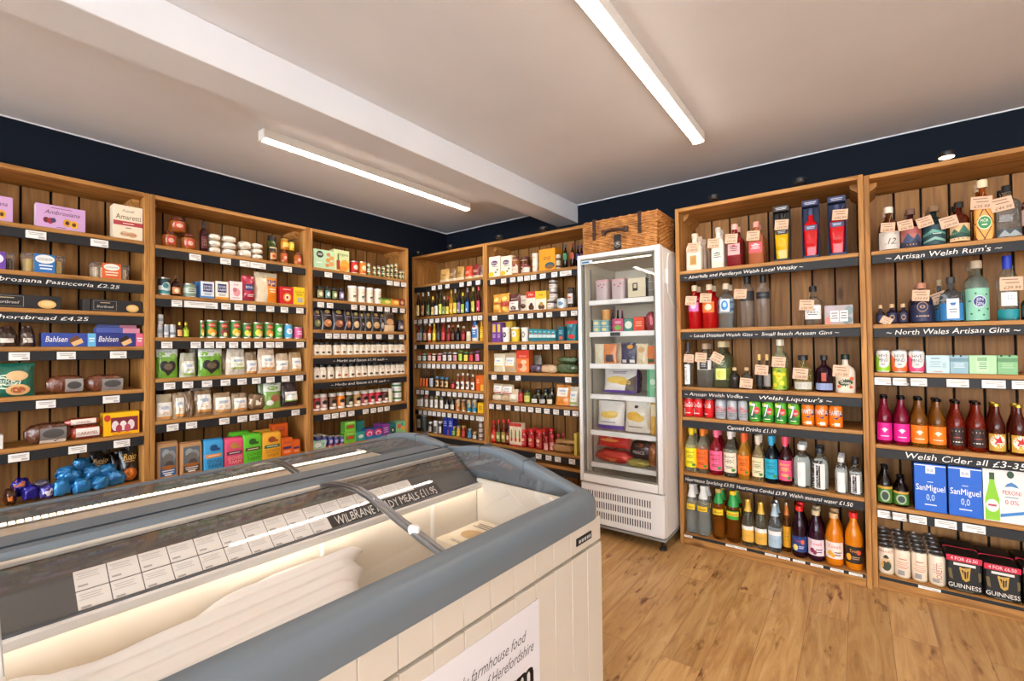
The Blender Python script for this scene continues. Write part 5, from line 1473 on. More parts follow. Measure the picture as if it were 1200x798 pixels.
stock(2, 5, B2, [
    (block, 62, 176, 612, 'kraft flour bag with blue picture panel', 'flour bag', dict(col='b98a5c', els=kb('2c5c94'))),
    (block, 182, 300, 612, 'kraft flour bag with brown picture panel', 'flour bag', dict(col='b98a5c', els=kb('4a3a2c'))),
    (block, 306, 410, 598, 'light blue flour bag', 'flour bag', dict(col='3c9fd8', els=dv('e9994a', '1c3a6a', '1f4a80'))),
    (block, 414, 514, 590, 'pink flour bag', 'flour bag', dict(col='de4f72', els=dv('5a2a4a', 'f5b8a8', 'c08a3c'))),
    (block, 512, 608, 568, 'bright green flour bag', 'flour bag', dict(col='63c52c', els=dv('5a4636', '2a6a28', '2a5a24'))),
    (block, 450, 548, 558, 'bright green flour bag behind', 'flour bag', dict(col='63c52c', at=.095)),
    (block, 610, 710, 560, 'yellow flour bag', 'flour bag', dict(col='e9a92c', els=dv('2f6a4a', 'b06a1c', 'a04a24'))),
    (block, 572, 660, 550, 'yellow flour bag behind', 'flour bag', dict(col='dda23a', at=.095)),
    (carton, 712, 766, 592, 'orange yeast box, left', 'food box', dict(n='food_box', col='e4641c', d=.06, els=[('r', -.4, .36, .4, .52, '4a2a5a'), ('l', 0, .2, .7, .14, 2, 'f6c89a'), ('t', 'DOVES', 0, .74, .12, '5a2a4a', .7)])),
    (carton, 768, 806, 602, 'orange yeast box, right', 'food box', dict(n='food_box', col='e0621c', d=.06, els=[('r', -.4, .36, .4, .52, '4a2a5a'), ('l', 0, .2, .7, .14, 2, 'f6c89a')])),
    (carton, 662, 742, 516, 'orange yeast box standing on others', 'food box', dict(n='food_box', col='e8651c', d=.05, yb=588, at=.10, els=[('l', 0, .5, .7, .2, 2, '7a2a3a'), ('t', 'DOVES', 0, .72, .14, '6a2a3a', .7)])),
])

# ======== third rack
stock(3, 0, C1, [
    (carton, 100, 236, 188, 'mint green cracker box', 'cracker box', dict(n='cracker_box', col='b5d6b0', d=.06, els=[('e', -.2, .74, .17, .18, '1e2f24'), ('l', -.2, .74, .24, .14, 2, 'e0e6d6'), ('e', .22, .78, .10, .1, 'c98a4c'), ('e', .38, .62, .12, .11, 'd99a54'), ('e', .2, .48, .11, .11, 'd08c46'), ('e', .36, .3, .12, .12, 'd99a54'), ('e', .16, .2, .1, .1, 'c98a4c'), ('l', -.24, .3, .3, .1, 1, 'e8f0e0')])),
    (carton, 236, 338, 190, 'pale green cracker box with snack picture', 'cracker box', dict(n='cracker_box', col='cfd9a0', d=.06, els=[('t', 'Organic', .1, .80, .12, '2a5a2c', .7, .1), ('e', .2, .30, .3, .26, 'e8a23a'), ('e', .05, .12, .34, .12, 'd98a2c'), ('r', -.34, .06, -.12, .5, '9a3a24'), ('r', -.28, .5, -.18, .8, '5a7a3a')])),
    (tin, 340, 398, 266, 'red gravy drum', 'tin', dict(col='cf2a24', els=[('e', 0, .5, .32, .2, 'f0d8c8'), ('r', -.4, .1, .4, .24, '8a1418')])),
    (tin, 398, 452, 270, 'orange custard drum', 'tin', dict(col='f08420', els=[('e', 0, .5, .32, .2, 'f6d9b0'), ('r', -.4, .1, .4, .24, 'c8501c')])),
] + [(tin, a, b, t, 'small dark green stuffing tin', 'tin', dict(col='1f5a30', stack=n, bands=[(.55, .8, 'e4dcc2')], els=[('e', 0, .35, .3, .2, 'c89a4c')])) for a, b, t, n in ((455, 480, 278, 2), (496, 516, 300, 2), (524, 546, 298, 2), (554, 578, 302, 2), (585, 608, 290, 3), (612, 632, 288, 3), (640, 662, 282, 3), (669, 687, 330, 2), (690, 710, 330, 2))])
stock(3, 1, C1, [
    (jar, 112, 164, 432, 'dark chutney jar with printed label', 'jar', dict(n='chutney_jar', g='2c2018', label=(.12, .7, .9, '8a8a5c', [('e', 0, .5, .3, .3, 'e6dcb4')]))),
    (jar, 168, 212, 434, 'dark olive jar with teal label', 'jar', dict(n='chutney_jar', g='2a2a20', label=(.12, .7, .9, '5a8078', [('e', 0, .5, .3, .3, 'dce4dc')]))),
    (jar, 214, 258, 440, 'dark pickle jar with green label', 'jar', dict(n='chutney_jar', g='2c2a1c', label=(.12, .7, .9, '6a7a3c', [('e', 0, .5, .3, .3, 'e0dcc0')]))),
    (jar, 262, 302, 444, 'dark beetroot jar with violet label', 'jar', dict(n='chutney_jar', g='2c1c24', label=(.12, .7, .9, '74688c', [('e', 0, .5, .3, .3, 'e4dce4')]))),
] + [(tub, a, b, t, 'white gravy tub with animal picture', 'gravy tub', dict(n='gravy_tub', col='e9dcc8', lid='f4f2ee', taper=.97, lh=.14, els=[('e', 0, .42, .22, .07, c), ('r', -.16, .28, -.1, .4, c), ('r', .1, .28, .16, .4, c), ('e', .24, .5, .07, .06, c), ('l', 0, .72, .5, .1, 1, 'b8a890')])) for a, b, t, c in ((325, 390, 430, '6a4a34'), (390, 444, 436, '3a4248'), (446, 498, 442, '4a3024'), (498, 552, 450, '6a8a4a'))] + [
    (carton, 556, 618, 512, 'small green and yellow stuffing box', 'stuffing box', dict(n='stuffing_box', col='a4b23a', els=[('e', .1, .45, .3, .3, 'e6d27a'), ('r', -.5, .75, .5, 1, '4c7a2c')])), (carton, 620, 672, 514, 'small orange stuffing box', 'stuffing box', dict(n='stuffing_box', col='e2962c', els=[('e', .1, .45, .3, .3, 'f0cf7a'), ('r', -.5, .75, .5, 1, 'b0501c')])),
    (carton, 674, 708, 516, 'small maroon stuffing box', 'stuffing box', dict(n='stuffing_box', col='7a2a24', els=[('e', 0, .45, .3, .3, 'd8b08a')])),
])
dp = lambda food, lab=None: [('e', 0, .80, .22, .08, 'b8a05a'), ('l', 0, .64, .6, .08, 1, '8a7a90'), ('e', 0, .30, .34, .16, food), ('e', .1, .34, .14, .07, 'e0b890')]
stock(3, 2, C1, [(pouch, a, b, t, dsc, 'sauce pouch', dict(n='sauce_pouch', col=c, d=.045, els=dp(f))) for a, b, t, c, f, dsc in (
    (100, 158, 572, '2e2430', '6a7a4a', 'dark violet sauce pouch with green dish'), (158, 236, 568, '2a2222', 'c07a44', 'black sauce pouch with orange dish'), (234, 312, 572, '302630', '9a5c40', 'dark violet sauce pouch with brown dish'), (312, 360, 582, '33252a', 'a86a4c', 'maroon-black sauce pouch with tan dish'),
    (362, 416, 588, '2a2320', 'd8b890', 'black sauce pouch with pale dish'), (412, 446, 596, '1c1a1c', '3a3638', 'narrow all-black sauce pouch'), (446, 496, 592, '2c2422', 'd6b27c', 'black sauce pouch with golden dish'), (494, 552, 594, '332a26', 'c89e6c', 'brown-black sauce pouch with tan dish'), (550, 578, 600, '242022', 'a8a094', 'narrow black sauce pouch with grey dish'))] + [
    (pouch, 576, 648, 580, 'brown sauce pouch with beige foot', 'sauce pouch', dict(n='sauce_pouch', col='4a3a2c', d=.045, els=[('r', -.5, 0, .5, .28, 'd8bc92'), ('t', 'GRAVY', 0, .80, .1, 'e6dac0', .8), ('e', 0, .42, .34, .14, 'c9976a')])),
    (jar, 652, 700, 655, 'dark pate jar with violet label', 'jar', dict(n='pate_jar', g='2a2024', lid='1c1a1c', label=(.2, .75, .9, '5a5468', [('e', 0, .35, .3, .25, 'd8c4b0')]))),
])
def spice(x, pic): return dict(n='spice_jar', g='e4d6bf', t=0., lid='231e1c', lh=.2, sq=5, lr=.92, label=(.04, .74, .94, 'f0e6d4', [('e', 0, .25, .28, .12, pic), ('l', 0, .72, .5, .12, 1, 'b8a48c'), ('e', 0, .56, .12, .08, 'd8c8ac')]))
pics = ['5a4030', '4a3a30', '3a3634', 'b5692c', '5a4a38', '6a5040', '4a4034', '58483a', '6a5a44', '50402e', '5c4a38', 'a05a2c', '4c3c30', '6a4a34', 'b05a2c']
stock(3, 3, C2, [(jar, x - 25, x + 25, 62 + (i % 2) * 2, 'cream-labelled spice jar with dark lid', 'spice jar', dict(spice(x, pics[i]), g='cream-labelled spice jar', **{}) if False else spice(x, pics[i])) for i, x in enumerate((113, 153, 190, 249, 292, 334, 376, 417, 455, 491, 527, 565, 608, 645, 690))])
stock(3, 4, C2, [(jar, x - 25, x + 25, 210 - i * 1.2, 'cream-labelled spice jar with dark lid', 'spice jar', spice(x, pics[(i * 4 + 2) % 15])) for i, x in enumerate((113, 154, 206, 259, 302, 348, 389, 428, 470, 507, 545, 584, 621, 656, 688))])
cols6 = [('a02a34', 'red'), ('b58a84', 'pinkish brown'), ('6a4630', 'brown'), ('e8801c', 'orange'), ('4a4a2c', 'olive'), ('b98a4a', 'tan'), ('9c3a44', 'crimson'), ('b82430', 'scarlet'), ('c01c34', 'bright red'), ('6a4038', 'reddish brown')]
stock(3, 5, C2, [(jar, x - 30, x + 30, 412 - i * 4.5, f'squat jam jar with {cn} label and cloth lid', 'jam jar', dict(n='jam_jar', g=c, t=.1, lid='c8bcb0', lh=.2, lr=.9, label=(.04, .66, .95, c, [('r', -.5, 0, .5, .2, 'f1e9dd'), ('e', 0, .74, .34, .2, '241a18'), ('e', 0, .40, .26, .16, 'e9dccb')]))) for i, (x, (c, cn)) in enumerate(zip((114, 162, 224, 278, 334, 386, 434, 480, 526, 570), cols6))] + [
    (jar, 592, 628, 372, 'tall cream jar with pale lid', 'jar', dict(n='mayonnaise_jar', g='e6dcc0', t=0., lid='e9e4d8', label=(.2, .6, .9, 'dcd9a8', []))),
    (tin, 620, 688, 330, 'white and green pudding tin', 'tin', dict(col='ece9e0', stack=3, bands=[(.35, .65, '3f7a4a')], lidc='d8d8d4')),
])
stock(3, 6, C2, [
    (carton, 92, 182, 722, 'mint soup box with white panel', 'soup box', dict(n='soup_box', col='a5d2bc', d=.06, els=[('e', -.1, .5, .26, .3, 'f0f4ee'), ('l', .3, .5, .2, .4, 2, '4a8a74')])),
    (tin, 112, 150, 690, 'purple and blue drink can', 'can', dict(col='4a4a8c', rows=3, els=[('e', 0, .5, .36, .18, 'b8bcd8'), ('r', -.5, .05, .5, .2, '9c2a4a')])), (tin, 154, 190, 684, 'purple and blue drink can', 'can', dict(col='4a4a8c', rows=3, els=[('e', 0, .5, .36, .18, 'b8bcd8'), ('r', -.5, .05, .5, .2, '9c2a4a')])),
    (tin, 192, 228, 692, 'purple and blue drink can', 'can', dict(col='44488a', rows=3, els=[('e', 0, .5, .36, .18, 'b8bcd8'), ('r', -.5, .05, .5, .2, '9c2a4a')])), (tin, 230, 266, 692, 'purple and blue drink can', 'can', dict(col='4a4a8c', rows=2, els=[('e', 0, .5, .36, .18, 'b8bcd8'), ('r', -.5, .05, .5, .2, '9c2a4a')])), (tin, 268, 304, 690, 'purple and blue drink can', 'can', dict(col='44488a', rows=2, els=[('e', 0, .5, .36, .18, 'b8bcd8'), ('r', -.5, .05, .5, .2, '9c2a4a')])),
    (carton, 306, 384, 664, 'lime green tea box', 'tea box', dict(n='tea_box', col='78bc34', d=.06, els=[('r', -.4, .3, .4, .66, '4a8a2a'), ('e', 0, .5, .3, .14, 'c0402c'), ('l', 0, .84, .6, .1, 1, 'e4f0c8')], side='5a9a2c')),
    (carton, 310, 380, 592, 'lime green tea box on another', 'tea box', dict(n='tea_box', col='84c83a', d=.06, yb=662, els=[('r', -.4, .3, .4, .66, '4a8a2a'), ('e', 0, .5, .3, .14, 'c0402c'), ('l', 0, .84, .6, .1, 1, 'e4f0c8')], side='5aa03a', top='4a9a4a')),
    (carton, 388, 444, 662, 'teal tea box beside lime one', 'tea box', dict(n='tea_box', col='2f9a94', d=.06, els=[('e', 0, .5, .3, .2, 'd8e8e0')])), (carton, 384, 440, 590, 'teal tea box behind lime one', 'tea box', dict(n='tea_box', col='2c8a80', d=.05, at=.07, yb=660)),
    (carton, 446, 502, 640, 'pink and blue sweet pack, left', 'sweet pack', dict(n='sweet_pack', col='3a5a94', d=.09, els=[('e', 0, .56, .44, .36, 'd83a70'), ('e', 0, .50, .30, .24, 'f0c8d8'), ('e', 0, .46, .2, .16, 'd83a70'), ('r', -.5, 0, .5, .28, '2a78b0')])),
    (carton, 504, 560, 634, 'pink and blue sweet pack, right', 'sweet pack', dict(n='sweet_pack', col='4a4a8c', d=.09, els=[('e', 0, .56, .44, .36, 'd83a70'), ('e', 0, .50, .30, .24, 'f0c8d8'), ('e', 0, .46, .2, .16, 'd83a70'), ('r', -.5, 0, .5, .28, '2a78b0')])),
    (carton, 562, 606, 610, 'purple sweet pack', 'sweet pack', dict(n='sweet_pack', col='8a3a94', d=.12, els=[('l', 0, .5, .7, .5, 3, 'd8a8d8')])), (carton, 608, 650, 604, 'dark teal tea box with round badge', 'tea box', dict(n='tea_box', col='2a6a6c', d=.08, els=[('e', 0, .4, .34, .24, '12282c'), ('e', 0, .4, .16, .12, 'e6e2d2')])),
    (carton, 652, 716, 592, 'green and orange patterned tea box', 'tea box', dict(n='tea_box', col='8abf8a', d=.09, els=[('e', -.2, .6, .2, .2, 'e06a4a'), ('e', .2, .4, .2, .2, 'e8a83a'), ('e', .1, .75, .15, .14, '4a9a94')])),
])
# ======== corner rack
stock(4, 0, T1, [(pouch, a, b, t, f'{cn} coffee pouch with folded top', 'coffee pouch', dict(n='coffee_pouch', col=c, d=.05, neck=.86, els=[('r', -.5, .02, .5, .2, 'd8c4a0'), ('l', 0, .5, .6, .2, 3, l)])) for a, b, t, c, cn, l in (
    (258, 330, 232, 'c9a05c', 'tan', '7a4a2c'), (332, 386, 222, '8a6a48', 'brown', 'd8c09a'), (388, 446, 210, 'b08a48', 'ochre', '6a4a2c'), (454, 510, 208, 'c8401c', 'orange-red', 'f0c8a8'), (514, 572, 196, '7c2c2c', 'maroon', 'd8a898'), (576, 606, 204, '8a7a74', 'grey', '4a4040'))])
sb = [(100, 410, '3c2416', 'e2cf8a', 'd8d0c0'), (140, 420, '1c1a14', 'a86a3c', 'e6e0d2'), (182, 415, '2a2a20', '5a7a4a', 'e8e8e0'), (218, 450, '1e1c1c', 'c0a060', 'e6c832'), (246, 430, '2a1c14', 'e4e0d4', '3a3634'), (276, 405, '3a3a1c', 'c8cc58', '2c2a28'), (305, 450, '3a2c1c', '8a9a4c', 'd8d4c8'), (332, 450, '4a3418', 'e0cc3c', 'c03a2c'), (360, 398, 'c88a1c', 'e2a62c', 'd8a02c'), (390, 392, '4a4a1c', 'd8d43c', 'c9c6bc'), (420, 392, '2c1e30', '8a68a0', '2a2624'), (450, 420, '2a3c1c', 'a8c83c', 'd8d43c'), (486, 385, '1c2c4a', '3c78c4', 'b8bcc4'), (530, 378, '3c3c14', 'c8c03c', 'd8d48a'), (572, 372, '4a141c', 'd03a5c', 'e85a6a')]
nm = ['cream', 'brown', 'green', 'gold', 'white', 'lime', 'sage', 'yellow', 'amber', 'lemon', 'violet', 'bright green', 'blue', 'olive yellow', 'pink']
stock(4, 1, T1, [(bottle, x - 17, x + 17, t, f'slim oil bottle with {nm[i]} label', 'oil bottle', dict(n='oil_bottle', sty='wine', g=g, t=.35, cap=c, label=(.06, .46, .92, l, [('l', 0, .6, .6, .3, 3, '4a4038'), ('e', 0, .25, .2, .12, 'f0e6d0')]))) for i, (x, t, g, l, c) in enumerate(sb)])
sb = [(88, 655, '7a1c1c', 'b8b4b0', 'd8d4cc', 'red sauce bottle with grey label'), (122, 648, '5a6068', 'a0a8b0', '8a929a', 'grey-blue salt grinder bottle'), (156, 655, '4a2418', 'c09060', '8a8a90', 'brown sauce bottle with tan label'), (192, 660, 'b83a1c', 'e8d8c0', 'e6e0d4', 'orange-red sauce bottle with cream label'), (228, 660, 'c89a1c', 'ecd23c', 'e4d03c', 'yellow mustard bottle'), (261, 655, '3a3434', '4a444c', '2a2628', 'dark sauce bottle with dark label'), (299, 648, 'a8222c', 'c84850', 'c0343c', 'tall red ketchup bottle'), (340, 672, '7a1c1c', 'a02a2c', 'd8c8bc', 'red chilli sauce bottle, white cap'), (373, 668, '3a1c14', '6a4034', 'c03a2c', 'dark sauce bottle, red cap'), (412, 672, '1c1a1c', '2e3038', 'd8d4cc', 'black soy sauce bottle, pale cap'), (455, 680, '7c1c20', 'b03438', 'd8ccc4', 'crimson hot sauce bottle')]
stock(4, 2, T1, [(bottle, x - 17, x + 17, t, dsc, 'sauce bottle', dict(n='sauce_bottle', sty='sauce', g=g, t=.25, cap=c, label=(.10, .48, .94, l, [('l', 0, .5, .6, .5, 3, '3a3030')]))) for i, (x, t, g, l, c, dsc) in enumerate(sb)] + [
    (jar, 476, 512, 722, 'cream mayonnaise jar', 'jar', dict(n='mayonnaise_jar', g='e8dcc0', t=0., lid='e0d8c8', label=(.15, .6, .9, 'c8b8a0', []))),
    (bottle, 514, 576, 636, 'squeezy mayonnaise bottle with blue label', 'sauce bottle', dict(n='squeezy_bottle', sty='tall', g='f0ead8', t=0., cap='3a68b0', flat=.6, label=(.16, .78, .86, '3a74bc', [('e', 0, .78, .36, .16, 'e8e8ec'), ('e', 0, .88, .34, .08, 'c83a3c'), ('l', 0, .4, .6, .3, 2, 'e8eef4')]))),
    (bottle, 578, 612, 640, 'squeezy yellow mustard bottle', 'sauce bottle', dict(n='squeezy_bottle', sty='tall', g='e0a41c', t=0., cap='d89a2c', flat=.6, label=(.16, .7, .86, 'f0c83c', [('l', 0, .5, .6, .4, 3, '8a5a1c')]))),
])
sj = [(106, 148, 'c8c0b8', 'd84a5c', 'white label, red lid'), (142, 150, 'a8c0b0', '6aa88a', 'sage label, green lid'), (178, 146, 'd8b0a8', 'd8503c', 'pink label, orange lid'), (210, 150, 'd0bcae', 'e8d8b0', 'beige label, cream lid'), (250, 148, 'd88a98', 'e0a0a8', 'rose label, pink lid'), (287, 140, 'd8d4cc', '8a8684', 'pale label, grey lid'), (325, 140, 'd4d0cc', 'a8a4a0', 'white label, silver lid'), (362, 142, 'c88a90', 'e6e2dc', 'dusky pink label, white lid'), (400, 128, 'a8cc38', '5a8a2c', 'lime label, green lid'), (440, 138, 'e6cf58', '3a8a4c', 'yellow label, green lid'), (478, 138, 'd02c34', '6a5a54', 'red label, brown lid'), (522, 130, 'd874a0', '8a4a94', 'pink label, purple lid')]
stock(4, 3, T2, [(jar, x - 18, x + 18, t, 'small relish jar with ' + dsc, 'jar', dict(n='relish_jar', g='5a3428', lid=lc, label=(.08, .70, .95, c, [('l', 0, .5, .6, .4, 2, '5a4a48')]))) for x, t, c, lc, dsc in sj])
stock(4, 4, T2, [(bottle, x - 10, x + 10, 268, 'dark bottle with orange label', 'sauce bottle', dict(n='sauce_bottle', sty='sauce', g='2a1a14', t=.2, cap='1f1c1c', label=(.05, .52, .94, 'e8702c', []))) for x in (115, 136, 157)] + [
    (bottle, 172, 212, 262, 'dark bottle with grey label', 'sauce bottle', dict(n='sauce_bottle', sty='sauce', g='24201e', t=.2, cap='1c1a1a', label=(.05, .52, .94, 'a8b0bc', [('l', 0, .5, .6, .5, 3, '4a4a54')])))] + [
    (jar, x - 17, x + 17, t, f'squat {cn} pickle jar', 'jar', dict(n='pickle_jar', g=g, lid='2c6a94' if i < 3 else '3a3430', label=(.15, .65, .9, c, [('e', 0, .5, .3, .3, '4a3a30')]))) for i, (x, t, g, c, cn) in enumerate(((234, 312, '5a3c24', 'd8b88a', 'brown'), (268, 318, '4a3a20', 'c8a070', 'olive'), (300, 322, '6a4424', 'e0c490', 'amber'), (345, 350, '8a2420', 'd84a4c', 'red')))] + [
    (bottle, x - 15, x + 15, t, 'white-labelled dressing bottle', 'dressing bottle', dict(n='dressing_bottle', sty='sauce', g='b05a34', t=.3, cap='d8d0c4', label=(.04, .5, .94, 'ece6dc', [('r', -.3, .3, .3, .7, '4a4038')]))) for x, t in ((380, 296), (415, 290), (450, 292), (488, 300))] + [
    (carton, 508, 538, 306, 'orange stock cube box', 'stock box', dict(n='stock_box', col='e4601c', d=.07, els=[('l', 0, .6, .6, .3, 3, 'f6d0a0')])), (carton, 541, 562, 306, 'orange and yellow stock cube box', 'stock box', dict(n='stock_box', col='dc6a1c', d=.07, els=[('r', -.5, 0, .5, .4, 'e8b43c')]))])
stock(4, 5, T2, [(jar, x - 16, x + 16, t, f'small white-labelled jar, {cn} lid', 'jar', dict(n='mustard_jar', g='8a7a5c', lid=lc, label=(.08, .70, .95, 'e4e0d8', [('l', 0, .5, .6, .4, 2, '5a5a5c')]))) for x, t, lc, cn in ((90, 455, '4a3434', 'brown'), (122, 450, '2a2c34', 'black'), (156, 452, 'b04a3c', 'red'), (192, 455, '6a6458', 'grey'), (226, 452, '9c8a3c', 'gold'), (264, 458, '3a4a54', 'slate'))] + [
    (jar, 284, 320, 480, 'dark caviar jar with white label', 'jar', dict(n='mustard_jar', g='24201c', lid='1c1a1c', label=(.1, .5, .95, 'e8e4dc', []))), (jar, 324, 358, 476, 'dark tapenade jar with pale label', 'jar', dict(n='mustard_jar', g='2a2420', lid='1e1c1c', label=(.1, .5, .95, 'dcd8d0', [])))] + [
    (tin, x - 18, x + 18, t, f'{cn} fish tin', 'tin', dict(n='fish_tin', col=c, bands=[(.05, .4, c2)], els=[('e', 0, .6, .3, .2, c2)])) for x, t, c, c2, cn in ((380, 482, 'd8b890', 'c87a3c', 'tan'), (420, 482, '8a5a34', 'b8844c', 'brown'), (460, 484, 'c8a878', '3a8a9c', 'beige and teal'), (500, 484, 'd0b080', '2c8ab0', 'beige and blue'))] + [
    (carton, 520, 560, 505, 'yellow stuffing box', 'stuffing box', dict(n='stuffing_box', col='e8b81c', d=.06, els=[('l', 0, .5, .6, .4, 3, '8a5a1c')]))])
stock(4, 6, T2, [
    (carton, 40, 74, 595, 'black vinegar box with pale panel', 'vinegar box', dict(n='vinegar_box', col='201c1c', d=.05, els=[('r', -.3, .25, .3, .8, 'b8b0a4'), ('l', 0, .5, .4, .3, 3, '3a3434')])),
    (jar, 116, 162, 582, 'large glass salt grinder jar', 'jar', dict(n='grinder_jar', g='6a7474', t=.5, lid='a0a4a4', label=(.2, .6, .8, '4a5454', []))),
    (jar, 168, 198, 640, 'small dark herb jar with white lid', 'jar', dict(n='herb_jar', g='3a3430', lid='e8e6e0', label=(.1, .6, .9, 'c8c4bc', []))), (jar, 202, 238, 632, 'salt jar with white lid', 'jar', dict(n='herb_jar', g='dcd8d0', t=.1, lid='ecebe6', label=(.1, .6, .9, '5a5a5c', []))), (jar, 240, 270, 636, 'pepper jar with white lid', 'jar', dict(n='herb_jar', g='4a4440', lid='e4e2dc', label=(.1, .6, .9, 'd0ccc4', []))),
    (carton, 272, 304, 600, 'dark blue salt box, left', 'salt box', dict(n='salt_box', col='1c2c94', d=.06, els=[('l', 0, .6, .6, .3, 3, 'c8d0f0')])), (carton, 308, 342, 600, 'dark blue salt box, right', 'salt box', dict(n='salt_box', col='20309c', d=.06, els=[('l', 0, .6, .6, .3, 3, 'c8d0f0')])),
] + [(jar, x - 16, x + 16, t, f'{cn} curry paste jar', 'jar', dict(n='paste_jar', g=g, lid='c8a44c' if i % 2 else '8a8a84', label=(.1, .55, .95, l, [('l', 0, .5, .5, .4, 2, '3a3030')]))) for i, (x, t, g, l, cn) in enumerate(((318, 668, 'a8582c', 'd88a4c', 'orange'), (350, 672, '4a8a2c', '8ac04c', 'green'), (384, 668, 'c8902c', 'e8b83c', 'yellow'), (421, 668, '9c2c24', 'd0483c', 'red'), (466, 690, '2c6a9c', '5aa0cc', 'blue'), (502, 712, '8a7a6c', 'dcd4c8', 'pale')))] + [
    (tin, 526, 562, 628, 'small white and red tuna tin', 'tin', dict(n='fish_tin', col='e0d8d0', stack=4, bands=[(.3, .6, '6a3434')]))])

# ======== rack left of fridge
wc = lambda: [('e', -.02, .68, .3, .12, '5a3a6a'), ('t', 'Nairns', -.02, .68, .09, 'f2ecdc', .46, .1), ('e', -.3, .14, .24, .12, 'f0b82c'), ('e', .25, .34, .08, .05, '6a5a44'), ('e', .1, .22, .1, .05, '8a7a5c'), ('l', .05, .5, .5, .08, 1, '8a7a68')]
stock(5, 0, U1, [
    (carton, 46, 120, 232, 'white and yellow oatcake carton', 'cracker box', dict(n='cracker_box', col='f0e9d4', d=.06, els=wc())), (carton, 124, 197, 228, 'white and yellow oatcake carton', 'cracker box', dict(n='cracker_box', col='f0e9d4', d=.06, els=wc(), side='e6d8a8')),
    (jar, 200, 252, 236, 'nut butter jar with brown lid', 'jar', dict(n='nut_butter_jar', g='a86a3c', t=.1, lid='6a3a30', lh=.12, label=(.08, .8, .94, 'ead9c8', [('e', 0, .6, .3, .12, '8a3a34'), ('l', 0, .3, .6, .2, 2, '8a6a54')]))),
    (jar, 258, 324, 236, 'tall chocolate spread jar behind', 'jar', dict(n='nut_butter_jar', g='6a3a24', t=.1, lid='5a2c28', lh=.12, at=.07, label=(.1, .8, .94, 'e4d4c0', [('e', 0, .6, .3, .12, '8a3a34'), ('r', -.5, .28, .5, .4, '3a5a3a')]))),
    (jar, 270, 330, 292, 'short spread jar with red label', 'jar', dict(n='spread_jar', g='b0846a', t=.1, lid='8a3034', lh=.18, label=(.1, .7, .94, 'ecdcd0', [('l', 0, .5, .6, .3, 2, 'b03a3c')]))),
    (tub, 334, 378, 214, 'white porridge pot', 'porridge pot', dict(n='porridge_pot', col='efe4d0', lid='ece8de', taper=.86, stack=2, els=[('l', 0, .6, .6, .2, 2, 'c8903c')])),
    (carton, 380, 488, 180, 'large orange cereal box', 'cereal box', dict(n='cereal_box', col='f09c14', d=.10, side='d8870f', top='e08f10', els=[('t', 'Jords', -.02, .60, .16, '5a3a14', .46, .3), ('l', -.02, .50, .4, .04, 1, '5a3a14'), ('e', .16, .2, .30, .16, '2a5a6a'), ('e', .16, .14, .24, .1, '8a5a2c')])),
    (tin, 492, 528, 222, 'small syrup tin, gold and white', 'tin', dict(n='syrup_tin', col='c8bca0', stack=2, bands=[(.2, .5, '4a4438')])),
] + [(bottle, x - 16, x + 16, t, dsc, 'vinegar bottle', dict(n='vinegar_bottle', sty='wine', g=g, t=.3, cap=c, label=(.34, .62, .95, l, [('l', 0, .5, .6, .4, 2, '3a3434')]), at=a)) for x, t, g, c, l, a, dsc in ((556, 150, '1c1a18', '3a4a5c', '4a8a5c', .02, 'dark bottle with green label'), (604, 145, '2a1414', '8a2c3c', 'b8503c', .02, 'dark bottle with red label'), (640, 160, '1c1a2c', '3a3a6c', '5a5a8c', .06, 'dark bottle with violet label'), (664, 155, '24142c', '4a2a54', '8a4a5c', .08, 'dark bottle with purple cap'))])
